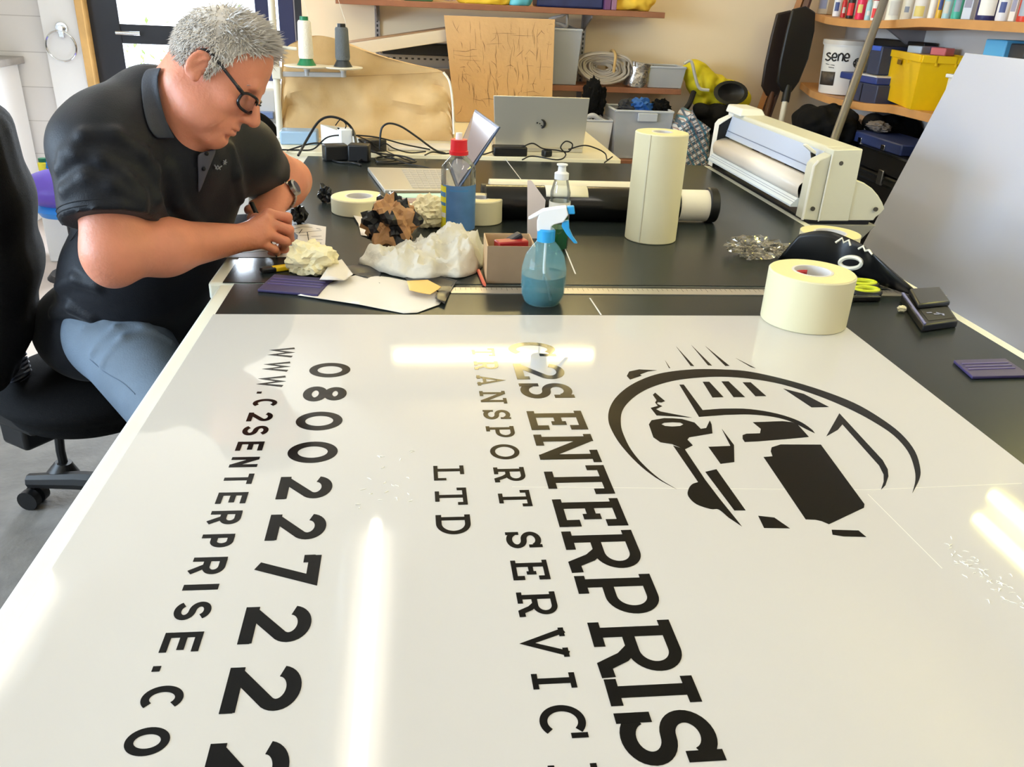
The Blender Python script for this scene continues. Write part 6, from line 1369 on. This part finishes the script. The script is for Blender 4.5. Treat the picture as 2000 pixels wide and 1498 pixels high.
obj('base_plate', MB().bb(xb0, xb1, YN+.02, YFAR+.05, zb0-.012, zb0), M_black, cut)
obj('stand_top', MB().prism([A(1.128, YN+.01, zb0-.012), A(xb1+.02, YN+.01, zb0-.012), A(xb1-.03, YN+.01, zb0-.07), A(1.14, YN+.01, zb0-.07)], A(0, YFAR-YN+.04, 0)), mat('stand_grey', (140, 138, 130), .5), cut, bevel=.003)
for y in (YN+.08, YFAR-.06): obj('stand_leg', MB().bb(1.16, 1.22, y-.03, y+.03, 0, zb0-.07).bb(1.15, 1.40, y-.03, y+.03, 0, .05), mat('stand_grey', (140, 138, 130), .5), cut, bevel=.004)
# ================================================================ LEANING WHITE BOARD
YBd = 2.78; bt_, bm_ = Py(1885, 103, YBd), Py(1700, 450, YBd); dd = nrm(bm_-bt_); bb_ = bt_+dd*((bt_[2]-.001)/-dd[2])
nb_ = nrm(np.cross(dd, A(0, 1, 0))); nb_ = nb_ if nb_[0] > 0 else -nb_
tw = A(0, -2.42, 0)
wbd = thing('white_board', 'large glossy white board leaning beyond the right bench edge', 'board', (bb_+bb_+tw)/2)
obj('sheet', MB().prism([bt_, bb_, bb_+tw, bt_+tw], nb_*.004), mat('board_gloss_sky_tint', (190, 195, 212), .18, coat=.3), wbd, bevel=.001)  # pale blue base colour stands in for daylight mirrored in the white board
solo('easel_rail', MB().bb(bt_[0]+.008, bt_[0]+.05, .75, YBd-.05, bt_[2]-.09, bt_[2]-.04).bb(bt_[0]+.012, bt_[0]+.05, YBd-.12, YBd-.07, 0, bt_[2]-.09).bb(bt_[0]+.012, bt_[0]+.05, .8, .85, 0, bt_[2]-.09), M_dark, 'dark rail frame behind the leaning white board', 'frame')
# ================================================================ CORNER SHELVES
XE, XW = 2.0, 2.245
zA, zB = 1.4125, 1.072
def sagshelf(label, z, sag, y0, th=.032):
    t = thing('corner_shelf', label, 'shelf', ((XE+XW)/2, 3.2, z-th), 'pine shelves in the corner')
    rings = []
    for y in np.linspace(4.495, y0, 28):
        f = (4.495-y)/(4.495-y0); dz = -sag*math.sin(math.pi*min(1, f*2.2))**1 if f*2.2 < 1 else 0
        xe = XE+.05*max(0, 1-f*9)
        rings.append([A(xe, y, z+dz-th), A(XW, y, z+dz-th), A(XW, y, z+dz), A(xe, y, z+dz)])
    obj('shelf_board', MB().ring(rings), M_wood, t, smooth=30)
    for y in (3.75, 2.75): obj('bracket', MB().prism([A(XW+.003, y, z-th-.006), A(XE+.06, y, z-th-.006), A(XE+.06, y, z-th-.014), A(XW+.003, y, z-th-.12)], A(0, .02, 0)), mat('rail_grey', (150, 146, 150), .4, .4), t)
    return t
def sag_at(y, z, sag, y0):
    f = (4.495-y)/(4.495-y0); return z-(sag*math.sin(math.pi*f*2.2) if f*2.2 < 1 else 0)
sagshelf('pine corner shelf crowded with bottles', zA, .022, 2.0); sagshelf('pine corner shelf holding the white paint pail and the yellow crate', zB, .028, 2.2)
kinds = [  # px from, px to, height, body, cap colour, shape, label
 (1596, 1624, .11, (196, 178, 150), None, 'box', 'small tan carton at the batten end of the bottle shelf'),
 (1627, 1642, .16, (236, 236, 240), (90, 90, 160), 'bottle', 'slim white bottle beside the small tan carton'),
 (1643, 1653, .10, (196, 40, 44), (190, 190, 190), 'bottle', 'tiny red bottle next to the slim white one'),
 (1654, 1669, .13, (40, 36, 36), (230, 230, 230), 'bottle', 'dark bottle with a white cap on the bottle shelf'),
 (1672, 1691, .19, (228, 46, 88), (240, 240, 240), 'bottle', 'crimson pink bottle in front of the dark bottle'),
 (1691, 1703, .10, (176, 214, 224), (230, 236, 240), 'bottle', 'pale blue little bottle beside the crimson one'),
 (1703, 1716, .11, (238, 236, 232), (180, 30, 40), 'jar', 'white jar with a dark red lid beside the steel pole'),
 (1732, 1760, .15, (232, 232, 220), (240, 240, 240), 'tin', 'cream tin with a navy label beyond the steel pole'),
 (1761, 1783, .16, (240, 238, 226), (220, 200, 90), 'bottle', 'white bottle with yellow cap beside the cream tin'),
 (1784, 1813, .13, (228, 222, 216), (206, 60, 80), 'tin', 'wide pale tin with a red rim on the bottle shelf'),
 (1814, 1828, .14, (236, 234, 228), (226, 226, 226), 'bottle', 'rounded white squeeze bottle beside the red rimmed tin'),
 (1829, 1841, .16, (222, 176, 50), (60, 60, 60), 'bottle', 'mustard yellow bottle on the bottle shelf'),
 (1842, 1859, .18, (170, 208, 218), (240, 240, 240), 'bottle', 'pale turquoise bottle next to the mustard one'),
 (1860, 1880, .17, (70, 176, 156), (230, 120, 130), 'bottle', 'sea green bottle with a pink cap'),
 (1882, 1904, .18, (206, 214, 228), (60, 70, 150), 'box', 'pale carton with a blue side beside the sea green bottle'),
 (1905, 1946, .16, (40, 44, 96), (220, 220, 228), 'bottle', 'wide navy bottle of dark liquid'),
 (1948, 1972, .18, (224, 226, 232), (30, 36, 110), 'bottle', 'white bottle with navy stripes and cap next to the wide navy bottle'),
 (1974, 1988, .14, (226, 222, 214), None, 'box', 'narrow white carton with a printed panel'),
 (1990, 2016, .18, (190, 58, 44), (160, 30, 30), 'bottle', 'brick red bottle at the frame end of the bottle shelf')]
for (a, b, h, col, capc, shp, lbl) in kinds:
    xm = XE+.07; q = Px((a+b)/2, 20, xm); w_ = np.linalg.norm(Px(b, 20, xm)[:2]-Px(a, 20, xm)[:2])*abs(q@RT/np.linalg.norm(q)-0) if False else (b-a)*float((q-CAM)@FW)/FPX
    r = w_/2*.96; z = sag_at(q[1], zA, .022, 2.0)+.0006; c = A(xm+max(0, r-.03), q[1], z); m = mat('c_%d_%d_%d' % col, col, .35)
    t = thing({'box': 'carton', 'bottle': 'bottle', 'jar': 'jar', 'tin': 'tin'}[shp], lbl, {'box': 'box', 'bottle': 'bottle', 'jar': 'jar', 'tin': 'tin'}[shp], c)
    if shp == 'box':
        obj('body', MB().box(c+A(0, 0, h/2), (r*1.2, r*1.9, h), rz(.35)), m, t, bevel=.002)
        R_ = rz(.35); obj('panel', MB().box(c+R_@A(-r*.6-.0006, 0, 0)+A(0, 0, h*.5), (.001, r*1.4, h*.55), R_), mat('c_panel', (150, 150, 170), .5), t)
    else:
        cm_ = mat('c_%d_%d_%d' % capc, capc, .35)
        if shp == 'bottle': prof = [(0, 0), (r*.95, 0), (r, .006), (r, h*.66), (r*.8, h*.76), (r*.42, h*.82), (r*.42, h*.86), (0, h*.86)]; cp_ = [(0, h*.85), (r*.5, h*.85), (r*.46, h), (0, h)]
        elif shp == 'jar': prof = [(0, 0), (r*.95, 0), (r, .005), (r, h*.7), (r*.9, h*.76), (0, h*.76)]; cp_ = [(0, h*.75), (r*1.0, h*.75), (r*1.0, h), (0, h)]
        else: prof = [(0, 0), (r*1.02, 0), (r*1.02, .006), (r*.98, .008), (r*.98, h*.9), (0, h*.9)]; cp_ = [(0, h*.9), (r*1.03, h*.9), (r*1.03, h), (r*.9, h), (r*.9, h*.96), (0, h*.96)]
        obj('body', MB().lathe(prof, c, n=24), m, t); obj('cap', MB().lathe(cp_, c, n=24), cm_, t)
        fa = math.atan2(-c[1], -c[0]); lc = (238, 236, 230) if sum(col) < 480 else (70, 84, 140)
        li = kinds.index((a, b, h, col, capc, shp, lbl)); lc = [(238, 236, 230), (70, 84, 140), (210, 208, 200), (150, 160, 178), (226, 206, 120)][li % 5] if li not in (3, 6) else (230, 60, 60)
        obj('label', shell(c, r*1.012, fa-.9+.2*(li % 3), fa+.3+.15*(li % 4), h*(.10+.05*(li % 3)), h*(.34+.06*(li % 4)), 10), mat('c_lab_%d' % (sum(lc)), lc, .5), t)
# paint pail
pc_ = Px(1643, 172, XE+.125); pz = sag_at(pc_[1], zB, .028, 2.2)+.0006; zc_ = float((pc_-CAM)@FW); pr__ = 93*zc_/FPX/2
pcx = A(pc_[0], pc_[1], pz); ph = float(Py(1643, 78, pc_[1])[2])-pz
pail = thing('paint_pail', 'white plastic paint pail with dark lettering on the corner shelf', 'pail', pcx)
obj('pail_body', MB().lathe([(0, 0), (pr__*.88, 0), (pr__*.9, .006), (pr__, ph*.9), (pr__*1.04, ph*.9), (pr__*1.04, ph*.94), (0, ph*.94)], pcx, n=48), mat('pail_white', (234, 228, 220), .4), pail)
obj('lid', MB().lathe([(0, ph*.94), (pr__*1.06, ph*.92), (pr__*1.06, ph), (pr__*.96, ph*1.01), (pr__*.9, ph*.985), (0, ph*.985)], pcx, n=48), mat('lid_grey', (206, 198, 188), .4), pail)
fa = math.atan2(-pcx[1], -pcx[0])
def on_pail(px, py, lift=.0012):
    z = float(Py(px, py, pcx[1]-pr__*.8)[2]); rr = pr__*(.9+.1*(z-pz)/(ph*.9))+lift; s_ = max(-.98, min(.98, (px-1643)/46.5)); a = fa+math.asin(s_); return A(pcx[0]+rr*math.cos(a), pcx[1]+rr*math.sin(a), z)
def write_pail(strokes, th): 
    mb = MB()
    for st_p in strokes: mb.tube(spline([on_pail(*p) for p in st_p], 5), th*1.45, n=6)
    return mb
M_ink2 = mat('pail_ink', (40, 36, 36), .5)
def letter_e(x): return [(x, 112), (x+7, 112), (x+7, 107), (x+3.5, 104), (x, 108), (x, 115), (x+3.5, 119), (x+8, 117)]
obj('lettering', write_pail([[(1612, 106), (1609, 104), (1605, 107), (1609, 111), (1613, 114), (1609, 119), (1604, 117)]], .0026), M_ink2, pail)
obj('lettering', write_pail([letter_e(1616)], .0026), M_ink2, pail)
obj('lettering', write_pail([[(1627, 105), (1627, 119)], [(1627, 109), (1631, 104), (1635, 108), (1635, 119)]], .0026), M_ink2, pail)
obj('lettering', write_pail([letter_e(1638)], .0026), M_ink2, pail)
obj('small_print', write_pail([[(1606, 126), (1622, 128)], [(1612, 132), (1622, 133)]], .0012), M_ink2, pail)
fl_ = []
for k in range(6):
    a0 = k*1.047; fl_.append([(1664+3*math.cos(a0), 122+4*math.sin(a0)), (1664+8*math.cos(a0-.4), 122+9*math.sin(a0-.4)), (1664+8*math.cos(a0+.4), 122+9*math.sin(a0+.4)), (1664+3*math.cos(a0), 122+4*math.sin(a0))])
obj('flower_mark', write_pail(fl_, .0018), M_ink2, pail)
G = [[on_pail(x, y) for y in (141, 168)] for x in np.linspace(1599, 1626, 8)]; obj('picture_patch', MB().grid(G), mat('photo_patch', (70, 62, 56), .5, noise=(40, .5)), pail, solid=.0006)
# boxes beside it
def shelf_box(name, px0, px1, pyt, pyb, x, dep, m, label, cat='box', bev=.005, group=None, parts=None, z0=None):
    q0, q1 = Px(px0, pyb, x), Px(px1, pyb, x); y0, y1 = q1[1], q0[1]; z_ = z0 if z0 is not None else sag_at((y0+y1)/2, zB, .028, 2.2)+.0006
    zt_ = float(Px((px0+px1)/2, pyt, x)[2]); t = thing(name, label, cat, (x+dep/2, (y0+y1)/2, z_), group)
    obj('body', MB().bb(x, x+dep, y0, y1, z_, zt_), m, t, bevel=bev); return t, x, y0, y1, z_, zt_
t, x, y0, y1, z_, zt1_ = shelf_box('case', 1652, 1710, 160, 190, XE+.03, .18, mat('slate_blue', (52, 58, 84), .45), 'slate blue compartment case at the bottom of the stack behind the steel pole')
obj('rib', MB().bb(x-.002, x, (y0+y1)/2-.003, (y0+y1)/2+.003, z_+.005, zt1_-.005), M_black, t)
t, x, y0, y1, z_, zt2_ = shelf_box('case', 1638, 1712, 145, 158, XE+.025, .19, mat('royal_case', (44, 62, 128), .45), 'royal blue flat case with pale lid in the middle of the stack', z0=zt1_+.0006)
obj('lid', MB().bb(x-.003, x+.193, y0+.0, y1-.16, zt2_-.001, zt2_+.006), mat('pale_lid', (206, 204, 206), .4), t, bevel=.002)
t, x, y0, y1, z_, zt3_ = shelf_box('case', 1690, 1713, 88, 144, XE+.05, .16, mat('navy_case', (50, 58, 84), .45), 'tall navy case on top of the stack beside the yellow crate', z0=zt2_+.0075)
obj('clip', MB().bb(x-.004, x+.1, y0+.01, y1-.02, zt3_-.02, zt3_), mat('clip_blue', (60, 96, 200), .4), t, bevel=.002)
# yellow crate, corner towards the bench
B0, B1 = Pz(1718, 189, zB), Pz(1778, 214, zB); u_ = B1-B0; pv = A(-u_[1], u_[0], 0); pv = pv if pv[0] > 0 else -pv; pv = nrm(pv)*.17
zt_ = float(Py(1778, 106, B1[1])[2]); B0[2] = B1[2] = zB+.002
ctr = (B0+B1+pv)/2+0; bot = [B0, B1, B1+pv, B0+pv]; cen = np.mean(bot, 0); top = [A(*(cen+(p-cen)*1.09)[:2], zt_) for p in bot]
M_yel = mat('crate_yellow', (242, 196, 10), .4)
cr_ = thing('crate', 'bright yellow plastic crate of odds and ends on the corner shelf', 'crate', cen)
mb = MB().ring([bot, top], caps=False); mb.add(bot, [(3, 2, 1, 0)]); obj('crate_body', mb, M_yel, cr_, solid=.004, smooth=0)
for i in range(4):
    p, q = top[i], top[(i+1) % 4]; o = nrm(A(*(((p+q)/2-cen)[:2]), 0)); obj('rim', MB().prism([p+o*.008, q+o*.008, q+o*.008-A(0, 0, .028), p+o*.008-A(0, 0, .028)], -o*.012), M_yel, cr_, bevel=.002)
    for k in (.3, .7): rbp = p*(1-k)+q*k; obj('rib', MB().box(rbp+o*.004-A(0, 0, .02), (.008, .008, .038), np.stack([nrm(q-p), o, A(0, 0, 1)], 1)), M_yel, cr_, bevel=.001)
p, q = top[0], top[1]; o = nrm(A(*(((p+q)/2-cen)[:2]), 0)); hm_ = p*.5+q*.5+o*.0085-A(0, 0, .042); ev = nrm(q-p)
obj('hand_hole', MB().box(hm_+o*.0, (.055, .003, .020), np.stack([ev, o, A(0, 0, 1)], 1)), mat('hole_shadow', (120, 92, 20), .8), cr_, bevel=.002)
jz = zt_-.02
solo('junk_board', MB().box(cen+A(0, 0, zt_-zB-.012), (.15, .12, .012), rz(.5)), mat('tan_board', (176, 146, 108), .6), 'tan board scrap lying in the yellow crate', 'board', bevel=.002)
for dx, dy, m, lbl, nm in ((-.02, .03, mat('pale_blue_tub', (190, 204, 220), .4), 'pale blue tub in the yellow crate', 'small_tub'), (.02, -.08, mat('red_white_box', (226, 120, 120), .4), 'red and white carton in the yellow crate', 'carton'), (.045, .03, mat('plum_cover', (150, 110, 140), .5), 'plum coloured carton in the yellow crate', 'carton')):
    c = A(cen[0]+dx, cen[1]+dy, zt_-.005); solo(nm, MB().box(c+A(0, 0, .014), (.06, .07, .030), rz(.4)), m, lbl, 'box', bevel=.004)
t, *_r = shelf_box('container', 1834, 1872, 145, 222, XE+.02, .14, mat('milk_plastic', (226, 220, 206), .4), 'milky white container between the yellow crate and the leaning board', 'container')
obj('lid', MB().bb(XE+.012, XE+.168, _r[1]-.008, _r[2]+.008, _r[4]-.012, _r[4]+.002), M_white, t, bevel=.003)
shelf_box('case', 1700, 1800, 78, 110, XE+.175, .06, M_black, 'black flat case against the wall behind the yellow crate', 'case')
shelf_box('case', 1884, 1924, 74, 235, XE+.10, .13, mat('cyan_carton', (96, 178, 226), .4), 'sky blue carton behind the leaning white board', 'box')
shelf_box('case', 1926, 1962, 82, 240, XE+.12, .11, mat('dark_carton', (64, 62, 62), .5), 'dark grey carton beside the sky blue one', 'box')
# ---- on the floor below: black cases, blue toolbox, sack
fx = 1.93
ya, yb = Px(1800, 300, fx)[1], Px(1672, 300, fx)[1]; zt_ = float(Px(1735, 300, fx)[2])
fc = thing('flight_case', 'black flight case with silver trims under the corner shelves', 'case', (fx+.14, (ya+yb)/2, 0))
obj('case_body', MB().bb(fx, fx+.29, ya-.25, yb, .02, zt_-.09).bb(fx+.01, fx+.28, ya-.24, yb-.01, 0, .02), M_black, fc, bevel=.008)
obj('case_lid', MB().bb(fx, fx+.29, ya-.25, yb, zt_-.085, zt_), M_black, fc, bevel=.008)
for z in (zt_-.004, zt_-.10, zt_-.125, zt_-.28): obj('trim', MB().bb(fx-.004, fx+.002, ya-.25, yb, z-.004, z+.004), M_chrome, fc)
obj('latch', MB().bb(fx-.008, fx, (ya+yb)/2-.02, (ya+yb)/2+.02, zt_-.13, zt_-.07), M_steel, fc, bevel=.002)
ta, tb_ = Px(1762, 285, fx+.01)[1], Px(1656, 275, fx+.01)[1]; tz = float(Px(1700, 264, fx+.01)[2])
tb = thing('toolbox', 'dark blue toolbox on the black flight case', 'toolbox', (fx+.1, (ta+tb_)/2, zt_+.001))
obj('box_body', MB().bb(fx+.01, fx+.2, ta, tb_, zt_+.0008, tz), mat('toolbox_blue', (44, 58, 108), .45), tb, bevel=.006)
for k in (.3, .75): y = ta+(tb_-ta)*k; obj('latch', MB().bb(fx+.004, fx+.012, y-.015, y+.015, zt_+.005, zt_+.025), M_chrome, tb, bevel=.001)
for i, (px, py, sz, m, lbl, sd_) in enumerate(((1672, 262, (.09, .16, .06), mat('dusty_rag', (196, 170, 156), .8), 'dusty pink rag on the blue toolbox', 3), (1708, 262, (.09, .16, .05), mat('grey_rag', (112, 104, 100), .8), 'grey rag beside the dusty pink one on the blue toolbox', 6))):
    q = Px(px, py, fx+.08); solo('rag', crumple(A(fx+.09, q[1], tz+.026), sz, sd_, flat=tz+.0008), m, lbl, 'rag', smooth=50)
bag('black_sack', [(1560, 228), (1580, 212), (1625, 208), (1660, 216), (1672, 250), (1660, 290), (1600, 285), (1560, 250)], 3.75, .34, M_fab, 'lumpy black sack below the paint pail shelf', 'sack')
solo('sack_stand', MB().bb(Py(1572, 285, 3.7)[0], Py(1660, 285, 3.7)[0]-.02, 3.62, 3.88, 0, float(Py(1620, 292, 3.75)[2])), M_dark, 'dark crate carrying the lumpy black sack', 'crate')
bag('black_sack', [(1690, 235), (1740, 232), (1785, 240), (1795, 262), (1760, 268), (1700, 262)], 3.64, .16, M_fab, 'black sack on the flight case behind the blue toolbox', 'sack')
